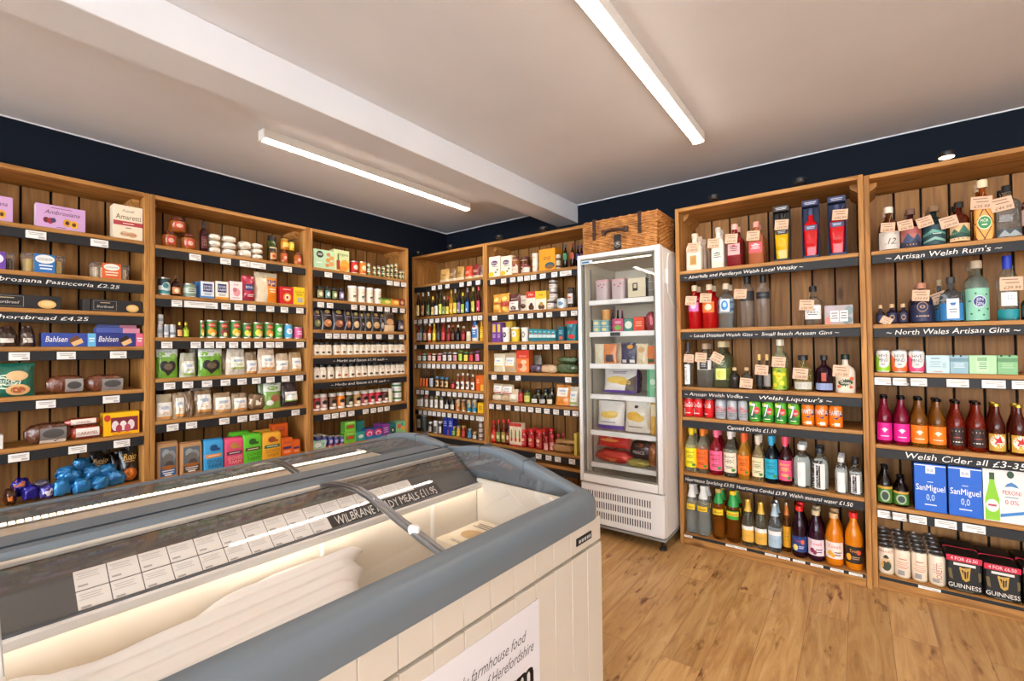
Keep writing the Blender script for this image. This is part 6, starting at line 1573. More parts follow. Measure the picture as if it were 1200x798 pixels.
stock(5, 1, U1, [
    (pouch, 64, 116, 484, 'orange cheese snack bag, left', 'snack bag', dict(n='snack_bag', col='d89a3c', d=.05, stack=1, crump=.006, els=[('e', 0, .7, .3, .12, 'f0d070'), ('e', .1, .3, .3, .14, 'e8b850'), ('r', -.5, .45, .5, .54, 'a8501c')])), (pouch, 114, 172, 476, 'orange cheese snack bag with dark stripe', 'snack bag', dict(n='snack_bag', col='dc9c34', d=.05, crump=.006, els=[('e', 0, .72, .3, .12, 'f0d070'), ('r', -.5, .3, .5, .56, 'b03c20'), ('e', .1, .16, .3, .12, 'e8b850')])),
    (pouch, 168, 246, 482, 'maroon biscuit pouch with white panel', 'snack bag', dict(n='snack_bag', col='5a2424', d=.05, els=[('r', -.42, .08, .38, .58, 'ece4da'), ('e', 0, .2, .24, .12, '5a3a2c'), ('t', 'BISCUIT', 0, .72, .08, 'e6d6c0', .6), ('l', 0, .46, .5, .06, 1, '8a5a4a')])),
    (pouch, 246, 298, 490, 'white truffle pouch', 'snack bag', dict(n='snack_bag', col='d8ccb8', d=.05, els=[('e', 0, .3, .34, .16, '4a3024'), ('e', .1, .36, .14, .07, '7a5a44'), ('l', 0, .66, .6, .1, 2, '6a5a4c')])),
    (carton, 296, 356, 466, 'red-topped chocolate ball carton', 'sweet box', dict(n='sweet_box', col='ecdccb', d=.06, els=[('r', -.5, .66, .5, 1, 'd0402c'), ('t', 'Malt', 0, .84, .12, 'f6ead8', .6, .2), ('e', -.08, .16, .18, .14, '4a2c1c'), ('e', .16, .14, .18, .13, '5a3824'), ('e', .04, .3, .16, .1, '3a2418')])),
    (carton, 358, 428, 462, 'yellow-topped chocolate ball carton', 'sweet box', dict(n='sweet_box', col='eee0cc', d=.06, els=[('r', -.5, .58, .5, 1, 'ecc02c'), ('t', 'Malt', 0, .80, .12, '6a4414', .6, .2), ('e', -.08, .16, .18, .14, '4a2c1c'), ('e', .16, .14, .18, .13, '5a3824'), ('e', .04, .3, .18, .11, 'b08a3c')], side='d8ae28')),
    (tin, 432, 486, 520, 'small silver coffee tin, lower', 'tin', dict(n='coffee_tin', col='b8aca0', bands=[(.25, .6, 'e4dcd2'), (.62, .8, '4a3c34')], els=[('l', 0, .42, .6, .2, 2, '6a4a3c')], stack=1)), (tin, 446, 506, 395, 'small silver coffee tin', 'tin', dict(n='coffee_tin', col='c0b4a8', at=.06, bands=[(.25, .6, 'ece4da'), (.62, .8, '5a4438')], stack=3, els=[('l', 0, .42, .6, .2, 2, '8a4a3c')])),
    (tin, 500, 576, 514, 'wide pale blue tin', 'tin', dict(n='coffee_tin', col='ccd4d6', bands=[(.3, .66, 'e8e4dc')], els=[('e', 0, .48, .3, .2, '6a94b0')])),
    (jar, 570, 622, 440, 'tall swing-top glass jar with white label', 'jar', dict(n='storage_jar', g='6a6460', t=.6, lid='3a3432', lh=.1, label=(.2, .7, .8, 'd8d0c8', [('e', 0, .6, .3, .1, 'c8603c'), ('l', 0, .3, .6, .3, 3, '6a5a54')]))),
])
tp = lambda: [('r', -.5, .0, .5, .28, '1c6a74'), ('r', -.5, .30, .5, .56, 'c8d8d4'), ('l', 0, .78, .6, .16, 1, '9ad0d0'), ('r', -.5, .58, .0, .70, 'b04a44')]
stock(5, 2, U1, [
    (carton, 64, 96, 672, 'tall purple tea carton, left', 'tea carton', dict(n='tea_carton', col='6c3a8c', d=.06, els=[('r', -.3, .5, .3, .9, 'd8b83c'), ('l', 0, .3, .6, .2, 2, 'd8c0e0')])), (carton, 97, 126, 672, 'tall purple tea carton, right', 'tea carton', dict(n='tea_carton', col='74408f', d=.06, els=[('r', -.3, .5, .3, .9, 'e0c44c'), ('l', 0, .3, .6, .2, 2, 'd8c0e0')])),
    (carton, 106, 202, 666, 'yellow patterned tea carton behind tubs', 'tea carton', dict(n='tea_carton', col='d8b23c', d=.05, at=.085, els=[('e', -.2, .7, .1, .14, 'a8642c'), ('e', .2, .6, .12, .14, 'c8842c')])),
    (tub, 135, 192, 706, 'white yogurt-coated raisin tub', 'tub', dict(n='snack_tub', els=[('e', 0, .55, .3, .22, '4a3a54'), ('l', 0, .55, .36, .2, 2, 'e8e0e8')])), (tub, 195, 258, 706, 'yellow and white snack tub', 'tub', dict(n='snack_tub', col='e8c42c', els=[('e', 0, .6, .34, .26, 'f0ece0'), ('l', 0, .6, .3, .2, 2, '6a5a2c')])), (tub, 261, 316, 706, 'white snack tub with dark oval', 'tub', dict(n='snack_tub', els=[('e', 0, .55, .26, .24, '4a4658'), ('e', 0, .55, .2, .18, 'd8ccb8')])),
] + [(carton, 314 + 29.5 * i, 342 + 29.5 * i, 716 + i * 1.2, 'teal striped tea packet', 'tea packet', dict(n='tea_packet', col='2a8c98', d=.07, els=tp())) for i in range(6)] + [
    (carton, 504, 546, 700, 'dark teal coffee bag leaning', 'coffee bag', dict(n='coffee_bag', col='1c5a6c', d=.05, els=[('l', 0, .6, .6, .3, 3, '8ac0cc'), ('e', 0, .2, .3, .12, 'd0503c')])), (pouch, 552, 624, 660, 'tall teal coffee bag with red top', 'coffee bag', dict(n='coffee_bag', col='14808c', d=.05, els=[('r', -.5, .84, .5, .99, 'c83a2c'), ('l', 0, .55, .7, .26, 3, '0c4a58'), ('e', .1, .2, .3, .12, 'c8403c')])),
])
stock(5, 3, U2, [
    (pouch, 58, 126, 122, 'clear bag of pale rice, white label', 'pasta bag', dict(n='rice_bag', col='d8cdb0', crump=.005, label=(-.34, .28, .36, .76, 'f0ecdc', wf('d8c070')))), (pouch, 122, 194, 118, 'clear bag of brown rice, white label', 'pasta bag', dict(n='rice_bag', col='bfa684', crump=.005, label=(-.34, .26, .36, .76, 'efe8da', wf()))),
    (carton, 200, 272, 100, 'orange and red couscous box', 'food box', dict(n='couscous_box', col='e8783c', d=.06, side='b8501c', els=[('r', -.5, .62, .5, 1, 'd03c24'), ('t', 'TEXTURES', 0, .72, .06, 'f2d8c0', .8), ('e', .05, .2, .3, .16, 'e8b890'), ('e', -.2, .3, .2, .12, 'c05a34'), ('e', .1, .46, .24, .1, 'f0c8a0')])),
    (pouch, 276, 342, 132, 'clear bag of dark lentils, unlabelled', 'pasta bag', dict(n='rice_bag', col='8a8272', crump=.008, neck=.75, at=.11)), (lump, 270, 338, 186, 'low clear bag of purple beans', 'pasta bag', dict(n='bean_bag', col='5a4a5c', d=.07)),
    (bar_pack, 332, 430, 186, 'flat tray pack of noodles', 'noodle pack', dict(n='noodle_pack', col='c8a884', d=.09)), (bar_pack, 420, 548, 178, 'dark green pasta pack, lower', 'pasta pack', dict(n='pasta_pack', col='4a5a38', d=.09)), (bar_pack, 430, 545, 140, 'dark green pasta pack, upper', 'pasta pack', dict(n='pasta_pack', col='4c6440', d=.08, yb=177)),
])
mj = lambda g, l, lid='1f1c1c': dict(n='antipasti_jar', g=g, t=.3, lid=lid, label=(.12, .6, .94, l, [('l', 0, .5, .6, .4, 2, '3a3430')]))
stock(5, 4, U2, [
    (bar_pack, 52, 106, 360, 'lower bag of white beans', 'bean bag', dict(n='bean_bag', col='d8c8ac', d=.07)), (pouch, 56, 112, 298, 'white bean bag with tilted label', 'bean bag', dict(n='bean_bag', col='d4c4a8', yb=356, label=(-.4, .1, .4, .8, 'f2ece2', wf('b03c4c')))),
    (bar_pack, 100, 150, 362, 'lower bag of chickpeas', 'bean bag', dict(n='bean_bag', col='c8ac84', d=.07)), (pouch, 108, 176, 302, 'chickpea bag with pink-printed label', 'bean bag', dict(n='bean_bag', col='ceb894', yb=362, label=(-.4, .1, .4, .8, 'f2ece2', wf('c04c5c')))), (pouch, 146, 208, 330, 'slumped bag of cream lentils', 'bean bag', dict(n='bean_bag', col='d0bc98', label=(-.3, .2, .3, .6, 'e9dfcc', []))),
    (jar, 210, 244, 330, 'slim red pepper jar', 'jar', mj('a02c1c', 'c03c34')), (jar, 246, 286, 336, 'olive jar with yellow-green label', 'jar', mj('7a8a2c', 'd8d470')), (jar, 310, 350, 328, 'dark olive jar in the back row', 'jar', dict(mj('3a3418', 'a0a060'), at=.09)), (jar, 355, 392, 326, 'dark caper jar in the back row', 'jar', dict(mj('34381c', '8a8a5c'), at=.09)), (jar, 394, 424, 320, 'tall dark jar in the back row', 'jar', dict(mj('2a2418', '6a6444'), at=.09)),
    (jar, 288, 330, 364, 'short dark tapenade jar with white label', 'jar', mj('1f1c1a', 'dcd8d0')), (jar, 334, 376, 366, 'short dark tapenade jar with grey label', 'jar', mj('1f1c1a', 'b8b4b0')), (jar, 379, 416, 366, 'short dark tapenade jar with cream label', 'jar', mj('24201c', 'e0d4b8')),
    (pouch, 418, 502, 308, 'bag of red lentils with orange foot', 'lentil bag', dict(n='lentil_bag', col='e08a3c', lean=-.12, label=(-.36, .36, .38, .86, 'f2ece0', wf('d8903c')))), (pouch, 500, 552, 318, 'bag of split peas with white label', 'lentil bag', dict(n='lentil_bag', col='d8ccb0', lean=-.10, label=(-.36, .12, .4, .76, 'f0ece0', wf('9ab04c')))),
])
stock(5, 5, U2, [(bottle, x - 16, x + 16, t, 'red-capped tomato sauce bottle', 'sauce bottle', dict(n='sauce_bottle', sty='sauce', g=g, t=.15, cap='c8201c', label=(.1, .5, .94, l, [('e', 0, .5, .3, .24, 'e8d8b0'), ('l', 0, .2, .6, .16, 1, '4a6a2c')]))) for x, t, g, l in ((70, 512, 'b01c14', 'd83c2c'), (98, 508, '5a2a14', '7a8a3c'), (128, 506, '6a2414', '9c8a3c'), (156, 506, '4a2018', '8a3a2c'))] + [
    (carton, x - 12, x + 11, 526 + i * 2, 'slim tomato puree carton, red and cream', 'puree carton', dict(n='puree_carton', col='ecdcc0', d=.05, els=[('r', -.5, .86, .5, 1, 'c83c30'), ('r', -.5, 0, .5, .08, 'b02c24'), ('e', 0, .5, .2, .24, '6a8a3c'), ('e', 0, .3, .26, .1, 'c83c2c')])) for i, x in enumerate((172, 196, 219))] + [
    (jar, x - 21, x + 21, t, 'red-lidded tomato sauce jar', 'sauce jar', dict(n='sauce_jar', g='a81c14', t=.15, lid='cc1f1c', lh=.14, rows=2, label=(.1, .68, .94, l, [('e', 0, .6, .3, .16, 'e8c8a0'), ('l', 0, .25, .6, .2, 2, 'f0d8c0')]))) for x, t, l in ((246, 566, 'b8242c'), (290, 560, 'c02430'), (335, 566, 'b0342c'))] + [
    (jar, x - 21, x + 21, t, 'red-lidded tomato sauce jar behind', 'sauce jar', dict(n='sauce_jar', g='a01c14', t=.15, lid='cc1f1c', lh=.14, at=.13, label=(.1, .68, .94, 'b02c2c', []))) for x, t in ((372, 552), (404, 556))] + [
    (bottle, x - 15, x + 15, t, 'small passata bottle with pink label', 'passata bottle', dict(n='passata_bottle', sty='sauce', g='b03c2c', t=.2, cap='d84a4c', label=(.08, .55, .94, 'e4a8a0', [('l', 0, .5, .6, .5, 3, 'a02c2c')]), at=.01 + .02 * i)) for i, (x, t) in enumerate(((375, 606), (410, 598), (444, 592), (474, 588)))] + [
    (bar_pack, 396, 520, 652, 'bundle of brown wholewheat pasta', 'pasta pack', dict(n='pasta_pack', col='a87c4c', d=.09)), (bar_pack, 420, 545, 626, 'bundle of brown wholewheat pasta laid across', 'pasta pack', dict(n='pasta_pack', col='b0854f', d=.08, yb=652, yaw=.15)),
    (carton, 536, 552, 588, 'thin yellow spaghetti packet by fridge', 'pasta pack', dict(n='spaghetti_packet', col='e0cc5c', d=.06))])

# ======== inside the fridge
for i_, (cr, its) in enumerate((
    (F1, [(tub, 118, 184, 355, 'pink-dotted dessert pot, left', 'dessert pot', dict(n='dessert_pot', col='c8b4b4', lid='d8a8a8', taper=.95, sq=5, els=[('e', -.2, .8, .06, .04, 'b03c4c'), ('e', .1, .7, .06, .04, 'b03c4c'), ('e', .24, .84, .06, .04, 'b03c4c'), ('e', -.06, .86, .05, .03, 'b03c4c')])), (tub, 192, 262, 350, 'pink-dotted dessert pot, right', 'dessert pot', dict(n='dessert_pot', col='c8b4b4', lid='d8a8a8', taper=.95, sq=5, els=[('e', -.2, .8, .06, .04, 'b03c4c'), ('e', .1, .7, .06, .04, 'b03c4c'), ('e', .24, .84, .06, .04, 'b03c4c')])),
          (carton, 262, 345, 342, 'cream cheese box with dark logo', 'cheese box', dict(n='cheese_box', col='ddd2b4', d=.05, side='3a2f28', els=[('r', -.22, .36, .06, .76, '3a2e2a'), ('r', -.16, .5, 0, .7, 'd8c8a8'), ('r', -.5, 0, .5, .05, '5a4634')])), (tub, 348, 386, 322, 'stack of clear dessert tubs', 'tub', dict(n='dessert_tub', col='8a8478', lid='b0aaa0', stack=3, at=.06))]),
    (F1, [(tub, 88, 134, 540, 'blue and yellow margarine tub, left', 'margarine tub', dict(n='margarine_tub', col='8ab4c0', lid='c8c08a', sq=4, stack=2, els=[('e', 0, .5, .3, .3, 'e8d88a')])), (tub, 136, 186, 540, 'blue and yellow margarine tub, right', 'margarine tub', dict(n='margarine_tub', col='7aaab8', lid='c8c49a', sq=4, stack=2, els=[('e', 0, .5, .3, .3, 'ecdc94')])), (tub, 140, 184, 492, 'orange cheese pot on margarine tubs', 'cheese pot', dict(n='cheese_pot', col='d89a4c', lid='d8b07a', yb=538, at=.05)),
          (bottle, 180, 204, 490, 'small dark drink bottle', 'drink bottle', dict(n='drink_bottle', sty='sauce', g='4a2430', t=.3, cap='8a3a4c', at=.07)), (bottle, 206, 226, 492, 'small dark drink bottle', 'drink bottle', dict(n='drink_bottle', sty='sauce', g='3a2c40', t=.3, cap='5a3a5c', at=.07)), (bottle, 228, 246, 494, 'small dark drink bottle', 'drink bottle', dict(n='drink_bottle', sty='sauce', g='4a2430', t=.3, cap='8a3a4c', at=.07)),
          (carton, 190, 242, 532, 'pink and green yogurt box', 'yogurt box', dict(n='yogurt_box', col='c04c70', d=.05, els=[('e', 0, .3, .3, .2, '7ab04c'), ('l', 0, .7, .6, .2, 2, 'f0d8e0')])), (carton, 244, 286, 532, 'teal cream cheese box', 'cheese box', dict(n='cheese_box', col='4a8a7c', d=.05, els=[('e', 0, .5, .4, .3, 'e8e8d8')])),
          (carton, 288, 338, 524, 'red orange cheese block', 'cheese block', dict(n='cheese_block', col='d84a2c', d=.06, els=[('l', 0, .5, .6, .4, 3, 'f0b08a')])), (lump, 340, 392, 500, 'pink wrapped cheese wedge', 'cheese block', dict(n='cheese_wedge', col='b04c54', d=.07))]),
    (F1, [(pouch, 104, 146, 652, 'pale cheese slice pack', 'cheese pack', dict(n='cheese_pack', col='d8ccb0', d=.03)), (pouch, 146, 206, 650, 'orange cheese slice pack with dark label', 'cheese pack', dict(n='cheese_pack', col='d8844c', d=.03, els=[('r', -.3, .1, .3, .45, '4a3a3c')])), (pouch, 196, 236, 648, 'leaning beige cheese pack', 'cheese pack', dict(n='cheese_pack', col='c8b090', d=.03, at=.05)), (pouch, 226, 300, 644, 'navy cheese pack with gold top', 'cheese pack', dict(n='cheese_pack', col='3a3450', d=.04, els=[('e', .1, .8, .2, .1, 'd89a3c'), ('r', -.4, .06, -.1, .2, 'e8e0d8'), ('r', .1, .06, .4, .2, 'e8e0d8')])), (pouch, 296, 352, 650, 'cream cheese wedge pack', 'cheese pack', dict(n='cheese_pack', col='e0cca8', d=.04, els=[('e', 0, .7, .3, .14, 'c8a06c')])), (pouch, 350, 392, 660, 'orange cheddar pack by door edge', 'cheese pack', dict(n='cheese_pack', col='e07a3c', d=.04, els=[('r', -.4, .1, .3, .3, '4a6a4c')]))]),
    (F2, [(pouch, 124, 262, 8, 'white chip bag with purple foot', 'chip bag', dict(n='chip_bag', col='e8e2dc', d=.09, at=.03, lean=-.15, els=[('r', -.5, 0, .5, .1, '5a3a8a'), ('e', -.05, .5, .34, .14, 'e0bc5c'), ('e', .2, .4, .2, .1, 'd8ae48'), ('l', 0, .8, .5, .12, 2, '6a5a80'), ('p', [(.22, .1), (.5, .1), (.5, .7), (.3, .5)], '6a5a4c')])), (lump, 240, 285, 12, 'purple frozen fruit bag', 'frozen bag', dict(n='frozen_bag', col='5a3a70', d=.09, at=.16)), (carton, 320, 360, 0, 'green patterned box by door edge', 'frozen box', dict(n='frozen_box', col='8ac49a', d=.08, els=[('r', -.5, 0, -.2, 1, '4a9a6c'), ('e', .1, .5, .3, .1, 'd8ecd8')]))]),
    (F2, [(pouch, 96, 210, 152, 'white potato bag with purple foot', 'chip bag', dict(n='chip_bag', col='e8e2da', d=.10, lean=-.12, els=[('r', -.5, 0, .5, .14, '5a3a8c'), ('e', 0, .5, .34, .12, 'e0bc5c'), ('e', .15, .56, .2, .08, 'ecca74'), ('l', 0, .24, .6, .06, 1, '6a5a80')])), (pouch, 214, 322, 150, 'white chip bag with golden chips', 'chip bag', dict(n='chip_bag', col='eae2d4', d=.09, lean=-.10, els=[('e', -.1, .5, .3, .14, 'dcaa3c'), ('e', .1, .44, .24, .12, 'e8bc54'), ('e', -.02, .8, .08, .05, '4a2c3c'), ('l', 0, .16, .6, .08, 1, '8a7a60')])), (pouch, 326, 362, 158, 'golden wedge bag by door edge', 'chip bag', dict(n='chip_bag', col='dca83c', d=.08, els=[('r', -.5, .6, .5, .95, 'ead8b0')]))]),
    (F2, [(pouch, 98, 240, 296, 'red snack bag with golden bites, upper', 'frozen bag', dict(n='frozen_bag', col='c01f1c', d=.08, at=.035, yb=352, lean=-.2, els=[('t', 'Chicken', -.1, .7, .09, 'f0e0d0', .5, .2), ('e', -.1, .5, .3, .1, 'e08a3c')])), (lump, 96, 240, 358, 'red snack bag with golden bites, lower', 'frozen bag', dict(n='frozen_bag', col='c4281c', d=.10, els=[('r', -.36, .2, .2, .44, 'e07a34')])), (lump, 240, 340, 318, 'dark mince bag with white lettering', 'frozen bag', dict(n='frozen_bag', col='4a3038', d=.10, at=.11, els=[('t', 'MINCE', -.05, .5, .14, 'ece4dc', .5), ('r', -.3, .75, .3, .9, 'a85a34')])), (lump, 228, 318, 398, 'flat bag of yellow-green vegetables', 'frozen bag', dict(n='frozen_bag', col='b0a858', d=.08, at=.0)), (lump, 322, 362, 330, 'orange frozen bag by door edge', 'frozen bag', dict(n='frozen_bag', col='b06a3c', d=.08, at=.06))]))):
    for t_ in its: t_[6]['at'] = t_[6].get('at', .012) + .080
    stock('fridge', 0, cr, its, shelf_name=SHN[i_].replace('sixth', 'bottom') + ' inside display fridge', B=FB, z=FSH[i_])
# ======== rack right of fridge
HG = lambda c, c2='4a3a34': [('l', 0, .55, .7, .5, 3, c2), ('e', 0, .82, .16, .08, c)]
def glbox(w, h, n='gift_box', d=.09, col='1f2a4c', liq='c8141c', top='2a3458', neck='3a4468'):
    """bottle in its window gift box: a frame of card with the drink behind"""
    mb = MB(); m = paper(col); t = .004
    mb.box(-w / 2, w / 2, d / 2 - t, d / 2, 0, h, m); mb.box(-w / 2, -w / 2 + t, -d / 2, d / 2 - t, 0, h, m); mb.box(w / 2 - t, w / 2, -d / 2, d / 2 - t, 0, h, m)
    mb.box(-w / 2 + t, w / 2 - t, -d / 2, d / 2 - t, 0, h * .045, m); mb.box(-w / 2 + t, w / 2 - t, -d / 2, d / 2 - t, h * .90, h, paper(top))
    decal(mb, flat_surf(-d / 2), w, h, [('l', 0, .945, .7, .05, 2, 'c8ccd8')], nx=1, ny=1)
    o = mb.build(n)
    r = w / 2 - .006; fy = min(1., (d / 2 - .006) / r)
    q = MB()
    q.loft([(r * q_, r * q_ * fy, h * z_, n_) for q_, z_, n_ in ((.76, .05, 5), (.8, .08, 5), (1, .50, 5), (1, .56, 5), (.8, .61, 4), (.36, .67, 2), (.34, .76, 2))], glass(liq, .35), 24)
    b = q.build('bottle_body', o, ang=50)
    q = MB(); q.loft([(r * .40, r * .40, h * .755, 2), (r * .40, r * .40, h * .87, 2)], mat(neck, .4), 16); q.build('cap', b)
    q = MB(); R_ = [(r * .76, r * .76 * fy, 0, 5), (r, r * fy, h * .50, 5), (r, r * fy, h * .60, 5)]
    decal(q, surf_of(R_, h * .46), 2 * r, h * .12, [('r', -.46, .2, .46, .9, neck), ('l', 0, .55, .6, .4, 2, 'c8ccd8')], nx=8, ny=1); q.build('label', b)
    return o
WG = dict(n='whisky_bottle', sty='spirit', sq=5)
stock(6, 0, G1, [
    (bottle, 80, 178, 388, 'white whisky bottle with cork stopper, by rack side', 'bottle', dict(WG, g='ece0cf', t=0., cap='e4d2ba', rows=3, label=(.14, .40, .42, 'd8a060', [('r', -.4, .1, .4, .9, 'b0823c')]), tag='£38', tagz=.48)),
    (bottle, 230, 312, 350, 'white whisky bottle with pale green label', 'bottle', dict(WG, g='ece2d2', t=0., cap='c8c0b8', rows=2, label=(.16, .42, .8, 'dfe4d2', HG('8aa090')), tag='£38', tagx=-.02, tagz=.49)),
    (bottle, 326, 418, 330, 'deep pink gin bottle with pink label', 'bottle', dict(WG, g='b0303a', t=.6, cap='e4b4a4', rows=2, label=(.26, .52, .8, 'e8a4a4', HG('b04a54')), tag='£33', tagx=-.012, tagz=.53)),
    (bottle, 456, 552, 315, 'orange-pink gin bottle with red label', 'bottle', dict(WG, g='e08a5c', t=.6, cap='e49a8c', rows=2, label=(.26, .5, .8, 'd8505c', HG('f0b0b0', 'f4d8d4')), tag='£34', tagx=-.012, tagz=.54)),
    (glbox, 604, 708, 214, 'black gift box with golden yellow bottle', 'gift box', dict(col='1a1918', liq='f2c40c', top='3a3430', neck='1c1a18', tag='£39', tagz=.56)),
    (glbox, 780, 888, 180, 'navy gift box with red bottle, no tag', 'gift box', dict(col='1f2a4c', liq='e01418')),
    (glbox, 938, 1054, 155, 'navy gift box with red bottle and kraft tag', 'gift box', dict(col='1f2a4c', liq='e01418', tag='£45', tagx=.012, tagz=.58)),
])
SG = dict(n='gin_bottle', sty='spirit')
stock(6, 1, G2, [
    (bottle, 82, 160, 124, 'bright red gin bottle with purple label', 'bottle', dict(SG, g='d8141c', t=.55, cap='d8c4a4', rows=2, label=(.40, .68, .75, 'd070b0', [('e', 0, .5, .3, .3, 'e8c8e4')]), tag='£36', tagx=-.012, tagz=.54)),
    (bottle, 162, 254, 118, 'bright red gin bottle with orange label', 'bottle', dict(SG, g='dc1c18', t=.55, cap='d8c4a4', rows=2, label=(.36, .60, .75, 'e8702c', [('e', 0, .5, .3, .3, 'f0d0b0')]), tag='£36', tagx=-.012, tagz=.58)),
    (bottle, 258, 350, 112, 'clear gin bottle with blue label', 'bottle', dict(SG, g='e6eeee', t=1., cap='d8c4a4', rows=2, label=(.36, .64, .62, 'd8e4ec', [('e', 0, .5, .36, .4, '3a80c0'), ('e', 0, .55, .2, .2, 'a8d0e8')]))),
    (bottle, 384, 470, 50, 'tall clear bottle with black shoulders and kraft tag', 'bottle', dict(n='vodka_bottle', sty='tall', g='eef2f2', t=1., cap='141416', capr=1.1, label=(.48, .66, .96, '1c1c20', []), tag='£34', tagx=-.03, tagz=.52)),
    (bottle, 480, 562, 40, 'tall clear bottle with black cap and label band', 'bottle', dict(n='vodka_bottle', sty='tall', g='eef2f2', t=1., cap='141416', capr=1.1, label=(.50, .62, .96, '26262c', [('l', 0, .5, .6, .4, 1, 'c8c8c8')]))),
    (bottle, 757, 868, 128, 'round-shouldered gin bottle with black ball stopper', 'bottle', dict(n='gin_bottle', sty='flask', g='e8ecea', t=1., cap='141414', capr=1.5, label=(.15, .50, .84, 'f0ece8', [('t', 'Dyfi', -.05, .68, .2, '3a3a3c', .6, .3), ('l', 0, .4, .7, .3, 2, '5a5a5c')]), tag='£36', tagx=-.028, tagz=.38)),
    (carton, 880, 1046, 238, 'grey floral miniatures gift carton', 'gift carton', dict(n='gift_carton', col='a89c9c', d=.05, els=[('e', -.36, .2, .14, .2, 'c8806c'), ('e', .36, .7, .14, .24, '7a8c88'), ('e', .3, .2, .18, .2, '6c7c7c'), ('e', -.3, .8, .16, .2, 'b0a0a8'), ('r', -.30, .14, .0, .72, 'ece6e0'), ('r', .04, .14, .32, .72, 'e6e0dc'), ('l', -.15, .44, .24, .4, 3, '7a7674'), ('l', .18, .44, .22, .4, 3, '7a7674')], side='8a8084')),
])
stock(6, 2, G2, [
    (bottle, 50, 108, 455, 'slim vodka bottle with vertical white label', 'bottle', dict(n='vodka_bottle', sty='tall', g='d8dcd8', t=.95, cap='26262a', label=(.06, .50, .55, 'e8e4de', [('t', 'LEGACY', .0, .5, .16, '3a3a3c', .9, 0, 90)]), tag='£32', tagx=.012, tagz=.55, tagw=.058)),
    (bottle, 134, 232, 462, 'clear vodka bottle with small black label', 'bottle', dict(n='vodka_bottle', sty='spirit', g='e4e8e4', t=1., cap='a88a6c', rows=2, label=(.40, .62, .84, 'e4e0d8', [('r', -.3, .05, .3, .95, '26262a'), ('l', 0, .5, .4, .5, 3, 'd8d4cc')]), tag='£34', tagx=-.014, tagz=.58)),
    (bottle, 232, 330, 450, 'dimpled green-tinted bottle with round lime label', 'bottle', dict(n='vodka_bottle', sty='spirit', g='c0ccae', t=.9, cap='c8b48c', capr=1.5, rows=2, label=(.18, .42, .62, 'dbe08a', [('e', 0, .5, .34, .4, 'c4cc5c')]), tag='£35', tagx=-.03, tagz=.56, tagr=.5)),
    (bottle, 322, 386, 602, 'little dark stoneware jug with cork', 'jug', dict(n='stoneware_jug', sty='flask', g='2c2622', t=0., cap='c9a97a', capr=1.4)),
    (bottle, 392, 458, 602, 'little jug behind kraft tag', 'jug', dict(n='stoneware_jug', sty='flask', g='4a443c', t=0., cap='c9a97a', capr=1.4, tag='£18', tagz=.06)),
    (bottle, 478, 520, 525, 'miniature liqueur bottle with black label', 'bottle', dict(n='miniature_bottle', sty='mini', g='2c2420', t=.2, cap='d8b46c', label=(.1, .45, .9, '1f1c1c', []), tag='£12', tagx=.012, tagz=.42)),
    (bottle, 522, 566, 525, 'miniature liqueur bottle with grey label', 'bottle', dict(n='miniature_bottle', sty='mini', g='3a2c24', t=.2, cap='d8b46c', label=(.1, .45, .9, '8a8480', []))),
    (bottle, 574, 660, 438, 'tall gin bottle with yellow and green floral print', 'bottle', dict(n='gin_bottle', sty='spirit', g='d8dcb8', t=.8, cap='e4d8c0', rows=2, label=(.02, .44, .95, '9cb42c', [('e', -.3, .2, .14, .1, 'e8d02c'), ('e', .2, .3, .16, .1, 'f0dc34'), ('e', -.1, .4, .12, .08, 'd8c82c'), ('e', .32, .7, .12, .08, 'e8d83c'), ('e', -.32, .75, .14, .1, 'f0e04c'), ('e', .0, .84, .14, .08, '5a8a2c'), ('e', .36, .1, .1, .07, '4a7a2c'), ('e', 0, .62, .26, .17, 'f0d018'), ('l', 0, .62, .3, .12, 2, 'b0461c')]), tag='£39', tagx=-.002, tagz=.46)),
    (bottle, 700, 810, 530, 'olive glass liqueur flask with dark cap', 'bottle', dict(n='liqueur_bottle', sty='flask', g='b8ac74', t=.7, cap='1d1a1a', capr=2.0, label=(.06, .26, .9, 'c8c4b8', [('l', 0, .5, .7, .5, 2, '6a6a6a')]), tag='£24', tagx=-.012, tagz=.34, tagw=.07)),
    (bottle, 824, 930, 530, 'dark purple sloe gin flask with blue-grey label', 'bottle', dict(n='liqueur_bottle', sty='flask', g='2a0c1c', t=.3, cap='1f1a1c', capr=1.5, label=(.06, .24, .92, '8a9ac0', [('l', 0, .5, .7, .5, 2, '3a4a6a')]), neckl=(.30, .52, .26, 'b0402c'))),
    (bottle, 942, 1062, 525, 'white cream liqueur flask with black-green cap', 'bottle', dict(n='liqueur_bottle', sty='flask', g='efe4d4', t=0., cap='14241c', capr=1.6, label=(.10, .44, .86, 'ead6bc', [('e', 0, .5, .42, .3, '2a4a34'), ('t', 'Cream', 0, .5, .2, 'e8e0d0', .5, .2), ('e', .34, .8, .12, .14, 'd8603c'), ('e', -.36, .2, .12, .12, 'd8703c'), ('e', .3, .16, .1, .1, 'c8503c')]), tag='£21', tagx=-.02, tagz=.42, tagw=.07)),
])
coke = lambda: [('t', 'Coca-Cola', 0, .66, .26, 'f6f0ee', .86, .35), ('l', 0, .2, .5, .1, 1, 'f0d0cc'), ('r', -.4, .10, -.3, .45, 'f0e6e4')]
diet = lambda: [('t', 'diet', -.1, .62, .2, 'c8202c', .5), ('t', 'Coke', .05, .5, .22, 'c8202c', .86, .35), ('l', 0, .25, .7, .22, 3, '6a6e74')]
